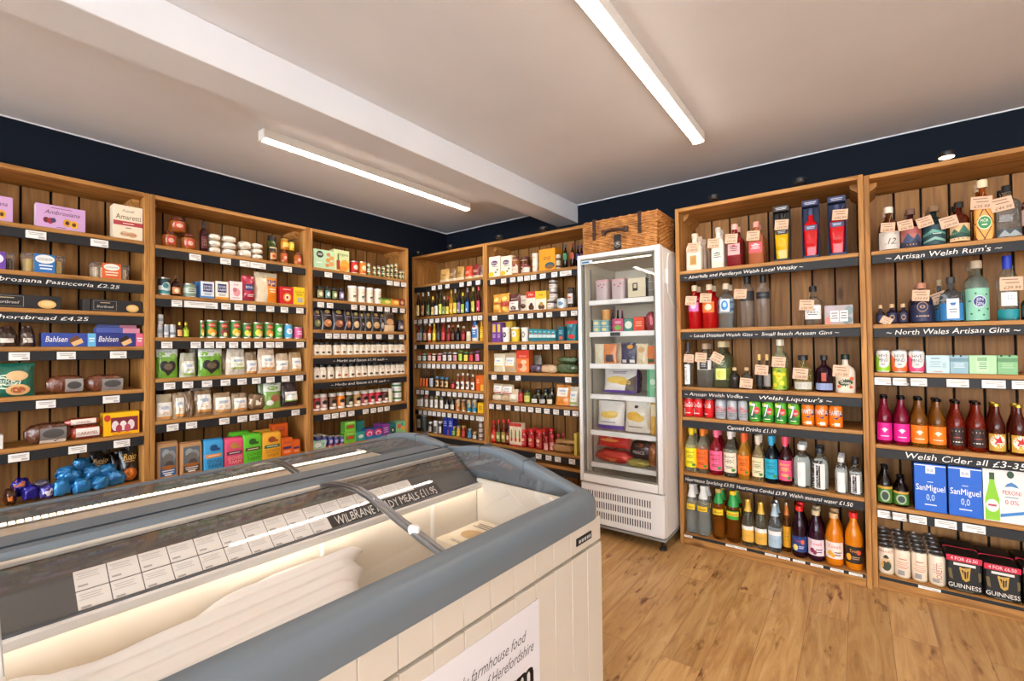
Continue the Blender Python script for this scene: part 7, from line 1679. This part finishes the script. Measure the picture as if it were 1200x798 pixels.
up = lambda: [('p', [(-.46, .30), (-.1, .16), (.4, .5), (.1, .8)], '1c5a2c'), ('p', [(-.44, .88), (.10, .88), (.10, .76), (-.14, .26), (-.32, .26), (-.08, .72), (-.44, .72)], '10181a'), ('p', [(-.41, .86), (.07, .86), (.07, .76), (-.16, .29), (-.28, .29), (-.04, .74), (-.41, .74)], 'f4f4f0'), ('e', .20, .54, .22, .16, 'd8242c'), ('t', 'up', .2, .54, .13, 'f6f0ec', .3, .1), ('e', -.3, .86, .14, .07, 'd8e84c'), ('l', 0, .16, .5, .08, 1, 'd8f0c8')]
fan = lambda: [('p', [(-.42, .42), (.46, .50), (.46, .66), (.1, .36), (-.1, .40)], '1c2a5c'), ('t', 'FANTA', 0, .64, .24, '1c2a5c', .98, .0), ('t', 'FANTA', 0, .65, .21, 'f8f2ea', .90, .0), ('r', -.1, .08, .3, .22, 'f6e2cc'), ('l', -.2, .14, .2, .1, 1, 'f8d8a8')]
stock(6, 3, G3, [(can, a, b, t, 'red cola can with white script', 'drink can', dict(col='cf1820', els=coke(), rows=2, yaw=y)) for a, b, t, y in ((54, 118, 82, 0), (120, 180, 86, -.1), (186, 244, 90, -.5))] + [
    (can, a, b, t, 'silver diet cola can with red letters', 'drink can', dict(col='a9adb2', els=diet(), rows=2, yaw=y)) for a, b, t, y in ((250, 320, 92, 0), (322, 388, 96, .1), (391, 452, 98, .2))] + [
    (can, a, b, t, 'green lemonade can with white numeral', 'drink can', dict(col='56b42c', els=up(), rows=2, wrap=(.08, .34, '2f8a34'))) for a, b, t in ((458, 534, 98), (537, 611, 104), (614, 690, 108), (694, 770, 114))] + [
    (can, a, b, t, 'orange soda can with white letters', 'drink can', dict(col='f07a14', els=fan(), rows=1)) for a, b, t in ((778, 858, 118), (862, 943, 122), (946, 1033, 126))])
bv = lambda c: [('t', 'Belvoir', 0, .80, .13, c, .8, .35), ('l', 0, .56, .7, .22, 3, c), ('l', 0, .26, .6, .14, 2, c), ('e', .3, .14, .14, .08, '4a8a2c')]
PB = dict(n='cordial_bottle', sty='wine', rows=2, rg=.006)
stock(6, 4, G3, [(bottle, a, b, t, dsc, 'cordial bottle', dict(PB, g=g, t=tr, cap=c, capr=1.35, foilc=(c, .80), label=(.10, .52, .95, l, bv(lc)))) for a, b, t, g, tr, c, l, lc, dsc in (
    (56, 132, 255, 'e4e4c0', .8, 'e8c81c', 'f2e21c', '5a5a1c', 'pale pressé bottle with yellow label'), (136, 212, 262, 'dcd8c0', .85, 'e87818', 'ee6a1c', '8a2a10', 'clear cordial bottle with orange label'), (216, 300, 268, 'b0182c', .6, 'ee6a8a', 'f0628c', '7a1430', 'red cordial bottle with pink label'),
    (302, 386, 278, 'd4d8cc', .9, 'e8e0d8', 'efe4cc', '4a4a3c', 'clear cordial bottle with cream label'), (388, 463, 300, 'd89a2c', .6, 'e8601c', 'f07818', '8a2c0c', 'golden cordial bottle with orange label'), (475, 550, 315, 'c8b484', .75, 'e8dcc8', 'eddcb4', '5a6a34', 'small cordial bottle with cream flower label'),
    (553, 636, 318, '141c24', .3, '2a9ac0', '18a8c4', '0c4a64', 'dark cordial bottle with turquoise label'), (637, 722, 322, '3c1018', .3, 'e8506c', 'e8507c', 'f0d040', 'dark cordial bottle with pink and yellow label'))] + [
    (bottle, 730, 834, 368, 'large still water bottle with white label', 'water bottle', dict(n='water_bottle', sty='spirit', g='eef4f2', t=1., cap='d8dad8', capr=1.5, rows=2, label=(.04, .60, .46, 'eceae6', [('t', 'TAU', 0, .5, .1, 'c8c8c8', .8, 0, 90)]))),
    (bottle, 840, 944, 390, 'large sparkling water bottle with black and white label', 'water bottle', dict(n='water_bottle', sty='spirit', g='eef4f2', t=1., cap='1c1c1e', capr=1.5, rows=2, label=(.04, .64, .62, 'eceae6', [('r', -.34, .04, .06, .94, '1c1c22'), ('t', 'SPARKLING', -.05, .5, .14, 'e8e8e8', .9, 0, 90)]))),
    (bottle, 982, 1062, 448, 'small still water bottle with white label', 'water bottle', dict(n='water_bottle', sty='spirit', g='eef4f2', t=1., cap='d8dad8', capr=1.5, rows=3, label=(.04, .60, .6, 'eceae6', [('t', 'TAU', 0, .5, .1, 'c8c8c8', .8, 0, 90)]))),
    (bottle, 1068, 1150, 460, 'small sparkling water bottle with black cap', 'water bottle', dict(n='water_bottle', sty='spirit', g='eef4f2', t=1., cap='1c1c1e', capr=1.5, rows=2, label=(.06, .58, .66, 'eceae6', [('r', -.36, .04, .1, .94, '1c1c22'), ('t', 'SPARKLING', -.03, .5, .14, 'e8e8e8', .9, 0, 90)]))),
])
sw = lambda: [('t', 'Schweppes', 0, .5, .5, '3a2a14', .84, .3)]
SQ = dict(n='mixer_bottle', sty='soda')
tv = lambda c: [('t', 'Tovali', 0, .74, .2, 'c8305a', .74, .1), ('e', -.22, .3, .14, .16, c), ('e', -.06, .2, .12, .14, c), ('l', .2, .3, .4, .3, 2, '6a4a5a')]
stock(6, 5, G4, [
    (bottle, 52, 124, 84, 'clear soda bottle with white neck and yellow badge', 'mixer bottle', dict(SQ, g='cfd4ce', t=.8, ior=1.25, cap='f2f2ee', rows=2, foilc=('f0f0ec', .74), label=(.50, .61, .72, 'f2c81c', sw()))),
    (bottle, 138, 222, 100, 'clear tonic bottle with white neck and yellow badge', 'mixer bottle', dict(SQ, g='cfd4ce', t=.8, ior=1.25, cap='f2f2ee', rows=2, foilc=('f0f0ec', .74), label=(.50, .60, .74, 'f2c81c', sw()))),
    (bottle, 232, 314, 118, 'amber ginger ale bottle with green neck', 'mixer bottle', dict(SQ, g='a8641c', t=.75, ior=1.25, cap='c8a45c', rows=2, foilc=('2a9a44', .72), label=(.50, .61, .8, 'f2c81c', sw()))),
    (bottle, 318, 406, 130, 'amber ginger ale bottle with yellow cap and green label', 'mixer bottle', dict(SQ, g='a05c18', t=.75, ior=1.25, cap='f2cc1c', rows=2, foilc=('2a9a44', .70), label=(.46, .62, .86, '3aa83c', [('r', -.5, .4, .5, .9, 'f2c81c')] + [('t', 'Schweppes', 0, .65, .3, '3a2a14', .84, .3)]))),
    (bottle, 414, 491, 182, 'tonic bottle with gold neck and gold label', 'mixer bottle', dict(n='tonic_bottle', sty='beer', g='d8dcc8', t=.9, cap='d8b45c', foilc=('d8ae44', .74), label=(.10, .44, .95, 'e0ac44', [('r', -.5, .74, .5, 1, 'eeeae2'), ('l', 0, .4, .7, .3, 3, '8a5a1c')]))),
    (bottle, 493, 570, 198, 'tonic bottle with gold neck, beside silver one', 'mixer bottle', dict(n='tonic_bottle', sty='beer', g='d8dcc8', t=.9, cap='d8b45c', foilc=('d8ae44', .74), label=(.10, .44, .95, 'e0ac44', [('r', -.5, .74, .5, 1, 'eeeae2'), ('l', 0, .4, .7, .3, 3, '8a5a1c')]))),
    (bottle, 574, 658, 208, 'tonic bottle with silver neck and blue-grey label', 'mixer bottle', dict(n='tonic_bottle', sty='beer', g='dce4e4', t=.9, cap='b8c4cc', rows=2, foilc=('a8c0cc', .74), label=(.10, .44, .95, 'a8c0d0', [('r', -.5, .74, .5, 1, 'f0f0ee'), ('l', 0, .4, .7, .3, 3, '4a6a84')]))),
    (bottle, 662, 716, 202, 'amber bottle with orange label behind squash', 'mixer bottle', dict(n='tonic_bottle', sty='beer', g='7a4418', t=.6, cap='b8a48c', at=.06, foilc=('c8742c', .74), label=(.10, .52, .95, 'd89a1c', [('l', 0, .5, .7, .5, 3, '6a3a14')]))),
    (bottle, 718, 815, 222, 'dark blackcurrant squash bottle with blue label', 'squash bottle', dict(n='squash_bottle', sty='squash', g='2c0c1c', t=.3, cap='e0201c', rows=2, label=(.12, .42, .95, '1f3a78', [('t', 'Tovali', -.05, .72, .18, 'd84a3c', .5, .1), ('e', .25, .66, .12, .16, 'd8603c'), ('e', -.24, .26, .16, .2, 'e8d87c'), ('l', .14, .3, .4, .2, 2, 'c8d0e8')]))),
    (bottle, 816, 920, 248, 'purple squash bottle with white berry label', 'squash bottle', dict(n='squash_bottle', sty='squash', g='340e24', t=.3, cap='c8b48c', rows=2, label=(.12, .44, .95, 'e8d4d8', tv('8a1c4a')))),
    (bottle, 922, 1036, 266, 'orange squash bottle with white label', 'squash bottle', dict(n='squash_bottle', sty='squash', g='f08c14', t=.35, cap='d8b07c', rows=2, label=(.14, .46, .95, 'f0dcd0', tv('e8a82c')))),
    (bottle, 1042, 1156, 262, 'orange squash bottle with black label and red cap', 'squash bottle', dict(n='squash_bottle', sty='squash', g='f09014', t=.35, cap='e0201c', label=(.12, .42, .95, '241c18', [('t', 'Tovali', .0, .74, .18, 'd89a4c', .5, .1), ('e', .28, .66, .12, .14, 'd8502c'), ('e', -.3, .34, .14, .2, 'f0a42c'), ('l', .1, .32, .5, .2, 2, 'b8906c')]))),
])

# ======== rightmost rack
RG = dict(n='rum_bottle', sty='flask', rows=2)
hills = lambda a, b, c, e='e8d8b8': [('r', -.5, .66, .5, 1, a), ('p', [(-.5, .2), (-.2, .72), (.1, .4), (.3, .66), (.5, .3), (.5, 0), (-.5, 0)], b), ('p', [(-.5, .0), (-.5, .3), (-.1, .2), (.2, .42), (.5, .12), (.5, 0)], c), ('l', 0, .12, .5, .12, 1, e)]
stock(7, 0, H1, [
    (bottle, 102, 236, 390, 'rum flask with speckled white label and cork', 'rum bottle', dict(RG, g='6a3a20', t=.5, cap='efe4d4', capr=1.6, label=(.02, .42, .96, 'd4ccc0', [('t', '12', .1, .45, .34, '2a2624', .4, .4), ('l', .2, .3, .3, .06, 1, '3a3432'), ('e', -.3, .8, .04, .04, 'a8a098'), ('e', .3, .85, .05, .04, 'a8a098'), ('e', -.2, .3, .04, .04, 'a8a098')]), tag='£38', tagx=-.008, tagz=.40, tagw=.056)),
    (bottle, 240, 370, 402, 'rum flask with red and blue hill label', 'rum bottle', dict(RG, g='4a2018', t=.4, cap='6a4a3c', capr=1.7, label=(.02, .52, .98, 'b06a5c', hills('a85a54', '3a4a6c', '2a2c40', 'e89a4c')), tag='£42', tagx=-.02, tagz=.45, tagw=.058, tagr=-.12)),
    (bottle, 376, 520, 382, 'rum flask with dark teal sea label', 'rum bottle', dict(RG, g='20343a', t=.4, cap='8a6a4c', capr=1.9, label=(.02, .50, .98, '24444a', [('p', [(-.5, .55), (-.1, .8), (.5, .6), (.5, .5), (0, .62), (-.5, .42)], '6aa894'), ('p', [(-.5, .2), (0, .4), (.5, .24), (.5, .12), (0, .26), (-.5, .1)], '8ab4a8'), ('l', .1, .55, .4, .08, 1, 'd8e0d8')]), tag='£36', tagx=-.03, tagz=.47, tagw=.058, tagr=-.25)),
    (bottle, 540, 674, 358, 'amber rum flask with green mountain label', 'rum bottle', dict(RG, g='6a2414', t=.5, cap='1c1a18', capr=1.7, label=(.04, .46, .96, 'e4bc8c', [('p', [(-.5, .4), (-.3, .72), (-.1, .5), (.15, .92), (.4, .6), (.5, .5), (.5, .3), (-.5, .3)], '3a6a54'), ('p', [(-.5, .3), (0, .5), (.5, .34), (.5, .2), (-.5, .2)], '24483c'), ('l', 0, .12, .7, .14, 1, '8a4a34')]), tag='£39', tagx=-.035, tagz=.38, tagw=.063, tagr=-.2)),
    (bottle, 690, 816, 222, 'tall rum bottle with orange lattice print and green oval', 'rum bottle', dict(n='rum_bottle', sty='spirit', sq=5, rows=2, g='a4501c', t=.5, cap='ead8b4', capr=1.7, label=(.01, .54, .98, 'e8a44c', [('p', [(-.5, .5), (0, 1), (.06, 1), (-.44, .5), (.06, 0), (0, 0)], '5a2a18'), ('p', [(.5, .5), (0, 1), (-.06, 1), (.44, .5), (-.06, 0), (0, 0)], '5a2a18'), ('p', [(-.5, .15), (-.35, 0), (-.42, 0), (-.5, .08)], '5a2a18'), ('p', [(.5, .15), (.35, 0), (.42, 0), (.5, .08)], '5a2a18'), ('e', 0, .52, .36, .22, 'f0e4c8'), ('e', 0, .52, .33, .19, '2f8a4c'), ('t', 'MÔR', 0, .58, .1, 'f0ecd8', .4), ('l', 0, .45, .3, .08, 1, 'f0ecd8')]), tag='£35', tagx=-.012, tagz=.50, tagw=.070)),
    (bottle, 822, 988, 255, 'square clear rum bottle with black cap and mountain etching', 'rum bottle', dict(n='rum_bottle', sty='spirit', sq=6, rows=2, g='dfe4e4', t=1., cap='161618', capr=1.15, label=(.02, .16, .95, '3c4444', [('p', [(-.5, 0), (-.2, .9), (.0, .3), (.2, .8), (.5, .1), (.5, 0)], '98a0a0')]), tag='£44', tagx=-.02, tagz=.50, tagw=.072, tagr=-.15)),
    (bottle, 988, 1120, 240, 'rum bottle with pink label cut by frame edge', 'rum bottle', dict(n='rum_bottle', sty='flask', g='6a1c1c', t=.4, cap='2a1c1c', rows=1, label=(.2, .6, .95, 'dcb0a4', [('l', 0, .5, .6, .5, 3, '7a3a34')]))),
])
stock(7, 1, H2, [
    (bottle, 84, 134, 338, 'miniature gin bottle with cork, by rack side', 'bottle', dict(n='miniature_bottle', sty='mini', g='3a3038', t=.3, cap='c9a97a', capr=1.3, label=(.1, .48, .9, '2a2c48', []), tag='£9', tagz=.0, tagw=.044, tagr=.5, tagx=.012)),
    (bottle, 144, 208, 332, 'miniature navy gin bottle with cork', 'bottle', dict(n='miniature_bottle', sty='mini', g='2c2c44', t=.3, cap='c9a97a', capr=1.3, label=(.1, .54, .92, '262848', [('e', 0, .5, .26, .3, 'b0885c'), ('e', 0, .5, .18, .2, '262848')]))),
    (bottle, 212, 272, 330, 'miniature navy gin bottle with cork', 'bottle', dict(n='miniature_bottle', sty='mini', g='2c2c44', t=.3, cap='c9a97a', capr=1.3, label=(.1, .54, .92, '262848', [('e', 0, .5, .26, .3, 'b0885c'), ('e', 0, .5, .18, .2, '262848')]))),
    (bottle, 280, 418, 210, 'large navy gin flask with copper eye emblem', 'gin bottle', dict(n='gin_bottle', sty='flask', rows=2, g='242640', t=.3, cap='c08468', capr=1.5, label=(.04, .62, .97, '252a4a', [('e', 0, .62, .24, .22, 'b08a6c'), ('e', 0, .62, .21, .19, '252a4a'), ('e', 0, .62, .12, .07, 'b08a6c'), ('e', 0, .62, .05, .05, '252a4a'), ('l', 0, .22, .6, .12, 1, 'b08a6c'), ('l', 0, .88, .4, .05, 1, 'b08a6c')]), tag='£39', tagx=-.008, tagz=.54, tagw=.063)),
    (bottle, 418, 490, 190, 'clear blue gin bottle behind the white-labelled one', 'gin bottle', dict(n='gin_bottle', sty='flask', g='8ab4d0', t=.8, cap='b09a74', at=.11, capr=1.5, label=(.05, .3, .9, '3a80b8', []), tag='£37', tagx=.006, tagz=.46, tagw=.063, tagr=-.4)),
    (bottle, 450, 594, 176, 'pale blue gin flask with square white label', 'gin bottle', dict(n='gin_bottle', sty='flask', g='c0d4e4', t=.9, cap='3a3a3c', capr=1.4, label=(.04, .42, .97, '3a84c0', [('r', -.24, .1, .28, 1.25, 'eef0f0'), ('p', [(-.12, 1.02), (.16, 1.02), (.10, .86), (-.06, .86)], '2a64a0'), ('l', .02, .55, .36, .3, 2, '7a8494')]))),
    (bottle, 600, 744, 80, 'tall mint green patterned gin bottle with purple oval', 'gin bottle', dict(n='gin_bottle', sty='spirit', rows=2, g='d4e4dc', t=.9, cap='b8a48a', capr=1.5, label=(.02, .54, .98, '8cc8ac', [('e', -.3, .2, .05, .03, '3a6a54'), ('e', .2, .16, .05, .03, '3a6a54'), ('e', -.12, .84, .05, .03, '3a6a54'), ('e', .34, .8, .05, .03, '3a6a54'), ('e', -.36, .6, .05, .03, '3a6a54'), ('e', .38, .34, .05, .03, '3a6a54'), ('e', .0, .3, .05, .03, '3a6a54'), ('e', .04, .58, .28, .19, 'd8dcea'), ('e', .04, .58, .25, .165, '3a3f80'), ('t', 'JIN', .04, .65, .10, 'eceef4', .3), ('t', 'GEN', .04, .51, .10, 'eceef4', .3)]))),
    (bottle, 786, 918, 50, 'teal-bottomed gin bottle with royal blue cap', 'gin bottle', dict(n='gin_bottle', sty='tall', g='dce8ea', t=.95, cap='1c34a8', capr=1.15, liquid=None, label=(.22, .43, .72, 'e8ecec', [('l', 0, .6, .7, .4, 2, '7a8a94')]), neckl=(.0, .17, .99, '1c8c94'), tag='£39', tagx=.004, tagz=.45, tagw=.072, tagr=.03)),
    (bottle, 928, 1040, 250, 'dark gin flask cut by frame edge', 'gin bottle', dict(n='gin_bottle', sty='flask', g='2c3a34', t=.4, cap='c9a97a', label=(.1, .5, .95, '3a4a40', [('e', 0, .5, .3, .3, 'd8dcc8')]))),
])
hm = lambda c: [('p', [(-.5, .1), (.5, .1), (.5, .6), (.36, .3), (-.0, .14), (-.36, .3), (-.5, .6)], c), ('p', [(-.5, .8), (-.30, .62), (-.30, .3), (-.5, .12)], c), ('t', 'HIVE', .0, .74, .15, '26262a', .6), ('t', 'MIND', .0, .55, .15, '26262a', .62), ('l', 0, .36, .3, .1, 2, '5a5a5c')]
stock(7, 2, H2, [
    (can, 82, 166, 598, 'white and lime craft can with black letters', 'drink can', dict(col='ecebe6', wrap=(.06, .22, '9acc2c'), els=hm('9acc2c'), rows=2)), (can, 172, 266, 600, 'white and orange craft can with black letters', 'drink can', dict(col='ecebe6', wrap=(.06, .22, 'ec6a2c'), els=hm('ec6a2c'), rows=2)), (can, 272, 368, 602, 'white and pink craft can with black letters', 'drink can', dict(col='ecebe6', wrap=(.06, .22, 'ea4a74'), els=hm('ea4a74'), rows=2)),
    (carton, 376, 513, 632, 'pale blue tonic carton with line drawings', 'tonic carton', dict(n='tonic_carton', col='bcd4d8', d=.09, els=[('l', -.1, .82, .4, .12, 1, '6a8a94'), ('l', -.1, .5, .5, .4, 3, '9cb8c0'), ('r', .2, .3, .36, .6, 'a8c4cc'), ('l', 0, .1, .4, .08, 1, 'c8703c')])),
    (carton, 515, 624, 632, 'grey-blue tonic carton with band', 'tonic carton', dict(n='tonic_carton', col='8fb2bc', d=.09, els=[('r', -.5, .66, .5, .86, '6a8c98'), ('l', 0, .45, .6, .3, 3, 'c8dadf'), ('e', -.3, .97, .06, .05, '2a2c30'), ('e', .1, .97, .06, .05, '2a2c30')])),
    (carton, 627, 790, 632, 'light green tonic carton with panel', 'tonic carton', dict(n='tonic_carton', col='a8d0a0', d=.09, els=[('r', -.24, .1, .2, .94, 'b8dab0'), ('r', -.2, .7, .16, .9, '7fae7c'), ('l', 0, .45, .3, .4, 4, '6a9a68')])),
    (carton, 793, 913, 632, 'mid green tonic carton with dark band', 'tonic carton', dict(n='tonic_carton', col='7cb27a', d=.09, els=[('r', -.5, .66, .5, .86, '5a8a5c'), ('l', 0, .45, .6, .3, 3, 'a8cca0'), ('e', -.3, .97, .06, .05, '2a2c30'), ('e', .1, .97, .06, .05, '2a2c30')])),
])
CD = dict(n='cider_bottle', sty='beer', rows=2, rg=.006)
cid = lambda c: [('e', 0, .62, .16, .1, c), ('e', 0, .54, .07, .07, c), ('l', 0, .62, .5, .06, 1, c), ('l', 0, .24, .6, .1, 1, c)]
stock(7, 3, H3, [
    (bottle, 92, 188, 178, 'raspberry cider bottle with magenta label', 'cider bottle', dict(CD, g='a0143c', t=.6, cap='1c1a1c', label=(.08, .44, .97, 'e01c8c', cid('f6e0ee')))), (bottle, 196, 298, 184, 'raspberry cider bottle with magenta label', 'cider bottle', dict(CD, g='a0143c', t=.6, cap='1c1a1c', label=(.08, .44, .97, 'e01c8c', cid('f6e0ee')))),
    (bottle, 302, 410, 190, 'amber cider bottle with orange label', 'cider bottle', dict(CD, g='a86a1c', t=.7, cap='1c1a1c', label=(.08, .44, .97, 'f27a14', cid('fbe8cc')))), (bottle, 414, 526, 198, 'amber cider bottle with orange label', 'cider bottle', dict(CD, g='a86a1c', t=.7, cap='1c1a1c', label=(.08, .44, .97, 'f27a14', cid('fbe8cc')))),
    (bottle, 534, 645, 210, 'red-amber cider bottle with black-lettered label', 'cider bottle', dict(CD, g='9c2c14', t=.65, cap='26201c', label=(.10, .46, .8, '2c1814', [('l', 0, .8, .8, .16, 1, 'e4d8c8'), ('l', 0, .45, .6, .1, 1, 'c8503c'), ('l', 0, .2, .7, .12, 1, 'e0d8cc')]))), (bottle, 660, 774, 218, 'red-amber cider bottle with black-lettered label', 'cider bottle', dict(CD, g='9c2c14', t=.65, cap='26201c', label=(.10, .46, .8, '2c1814', [('l', 0, .8, .8, .16, 1, 'e4d8c8'), ('l', 0, .45, .6, .1, 1, 'c8503c'), ('l', 0, .2, .7, .12, 1, 'e0d8cc')]))),
    (bottle, 780, 897, 228, 'dark cider bottle with red dragon label, gold cap', 'cider bottle', dict(CD, g='6a2414', t=.6, cap='c8a43c', label=(.06, .40, .9, 'c89a34', [('e', 0, .58, .46, .40, 'f0e8d8'), ('p', [(-.22, .4), (-.1, .62), (-.26, .8), (.0, .72), (.14, .9), (.2, .7), (.28, .5), (.1, .42), (.06, .26), (-.06, .38)], 'c81c1c'), ('e', .0, .3, .12, .08, 'f0a81c')]))),
    (bottle, 920, 1036, 236, 'dark cider bottle with red dragon label, by frame edge', 'cider bottle', dict(CD, g='6a2414', t=.6, cap='c8a43c', label=(.06, .40, .9, 'c89a34', [('e', 0, .58, .46, .40, 'f0e8d8'), ('p', [(-.22, .4), (-.1, .62), (-.26, .8), (.0, .72), (.14, .9), (.2, .7), (.28, .5), (.1, .42), (.06, .26), (-.06, .38)], 'c81c1c'), ('e', .0, .3, .12, .08, 'f0a81c')]))),
])
sm = lambda: [('r', -.5, .955, .5, .975, 'f0f4f8'), ('r', -.14, .80, .16, .95, 'e4e8ec'), ('t', '0,0', .0, .87, .06, '3a4a6a', .2), ('t', 'SanMiguel', 0, .50, .125, 'f4f6f8', .90), ('t', '0,0', 0, .30, .13, 'c8dcf4', .26), ('l', 0, .14, .4, .05, 1, 'd8e4f4'), ('l', 0, .62, .2, .03, 1, 'd8e4f4')]
stock(7, 4, H3, [
    (bottle, 96, 190, 622, 'dark ale bottle with green and orange label, left', 'ale bottle', dict(n='ale_bottle', sty='beer', rows=2, g='1c1210', t=.2, cap='1c1a1a', label=(.06, .50, .97, '4a7a2c', [('r', -.5, .84, .5, 1, 'c89a3c'), ('e', 0, .42, .34, .36, 'a8b8a0'), ('e', 0, .42, .24, .26, '3a4a40')]))),
    (bottle, 194, 294, 690, 'shorter dark ale bottle with green and orange label', 'ale bottle', dict(n='ale_bottle', sty='beer', rows=2, g='1c1210', t=.2, cap='1c1a1a', label=(.08, .54, .97, '4a7a2c', [('r', -.5, .84, .5, 1, 'c8943c'), ('e', 0, .42, .34, .36, 'a8b8a0'), ('e', 0, .42, .24, .26, '3a4a40')]))),
    (carton, 328, 528, 606, 'blue alcohol-free lager pack, left', 'beer pack', dict(n='beer_pack', col='1a5fc4', d=.12, els=sm(), side='124a9c')),
    (carton, 540, 752, 626, 'blue alcohol-free lager pack, right', 'beer pack', dict(n='beer_pack', col='1a5fc4', d=.12, els=sm(), side='124a9c')),
    (carton, 756, 1040, 644, 'white lager pack printed with green bottle', 'beer pack', dict(n='beer_pack', col='e6e4e0', d=.12, els=[('p', [(-.46, .02), (-.46, .42), (-.40, .6), (-.36, .74), (-.35, .92), (-.24, .92), (-.23, .74), (-.19, .6), (-.13, .42), (-.13, .02)], '86c42c'), ('r', -.355, .80, -.235, .93, '2a4a2c'), ('e', -.295, .30, .15, .12, 'e8e4e0'), ('l', -.295, .30, .2, .08, 1, 'b03a4c'), ('e', .12, .92, .08, .07, '2a4a34'), ('t', 'PERONI', .14, .58, .08, 'c03a3c', .40), ('p', [(-.02, .68), (.04, .74), (.14, .78), (.24, .74), (.30, .68), (.14, .70)], '4a80b0'), ('t', '0.0%', .14, .40, .08, 'c8404c', .3), ('l', .14, .49, .3, .04, 1, '8a94a0'), ('p', [(-.12, .16), (.5, .28), (.5, .22), (-.12, .10)], '3a80c0')])),
])
bm = lambda k: [('r', -.5, .0, .5, .05, 'c8b48c')] + ([('t', 'BIRRA MORETTI', 0, .84, .09, 'b0342c', .9), ('e', -.02, .40, .36, .22, 'd8b888'), ('e', 0, .34, .30, .18, '3c4638'), ('e', -.02, .56, .12, .10, 'd8a884'), ('e', -.02, .63, .20, .035, '2e3a2c'), ('e', -.02, .67, .12, .05, '2e3a2c'), ('e', -.24, .36, .08, .1, 'd8a44c')] if k == 0 else [('l', 0, .66, .5, .06, 1, 'c8503c'), ('l', 0, .48, .7, .2, 3, 'd8a088'), ('r', -.3, .12, .1, .28, '9a9490'), ('l', .0, .36, .6, .06, 1, 'c88a6c')] if k == 1 else [('t', 'MORETTI', .24, .45, .14, 'b0342c', .6, 0, 90), ('l', -.1, .55, .4, .3, 4, 'c8b0a0'), ('r', -.3, .12, .1, .24, 'a09a94')])
gu = [('r', -.5, .84, .5, 1., 'c01c3c'), ('t', '4 FOR £6.50', 0, .92, .09, 'f0d8dc', .76), ('r', -.3, .73, .32, .80, 'd8d4cc'), ('p', [(-.14, .66), (.18, .70), (.14, .36), (.04, .30), (-.06, .36)], 'b8903c'), ('p', [(-.08, .62), (.12, .65), (.10, .42), (.02, .38)], '1a1716'), ('r', -.02, .38, .0, .64, 'b8903c'), ('r', .05, .38, .07, .66, 'b8903c'), ('p', [(-.14, .66), (-.12, .70), (.06, .62), (.18, .72), (.18, .68), (.06, .58)], 'c89c44'), ('t', 'GUINNESS', 0, .17, .12, 'e8e4dc', .92), ('l', 0, .05, .5, .03, 1, '8a847c'), ('p', [(-.46, .62), (-.36, .62), (-.32, .32), (-.42, .36)], '6a5a34'), ('p', [(.38, .62), (.46, .62), (.46, .4), (.4, .36)], '6a5a34')]
stock(7, 5, H4, [(can, a, b, t, dsc, 'beer can', dict(n='beer_can', col='e8d8c0', els=bm(k), rows=5, rg=.002)) for a, b, t, k, dsc in ((92, 186, 392, 0, 'cream lager can with hatted man'), (189, 285, 408, 1, 'cream lager can with small red print'), (288, 384, 424, 1, 'cream lager can with barcode'), (387, 491, 440, 2, 'cream lager can with sideways red word'))] + [
    (carton, 496, 706, 462, 'black stout four-pack with gold harp, left stack', 'stout pack', dict(n='stout_pack', col='161413', d=.12, els=gu, rows=2, b=.008)), (carton, 716, 935, 515, 'black stout four-pack with gold harp, right stack', 'stout pack', dict(n='stout_pack', col='161413', d=.12, els=gu, rows=2, b=.008)),
    (carton, 945, 1110, 540, 'black stout four-pack cut by frame edge', 'stout pack', dict(n='stout_pack', col='161413', d=.12, els=gu, rows=2, b=.008)),
])
finish()
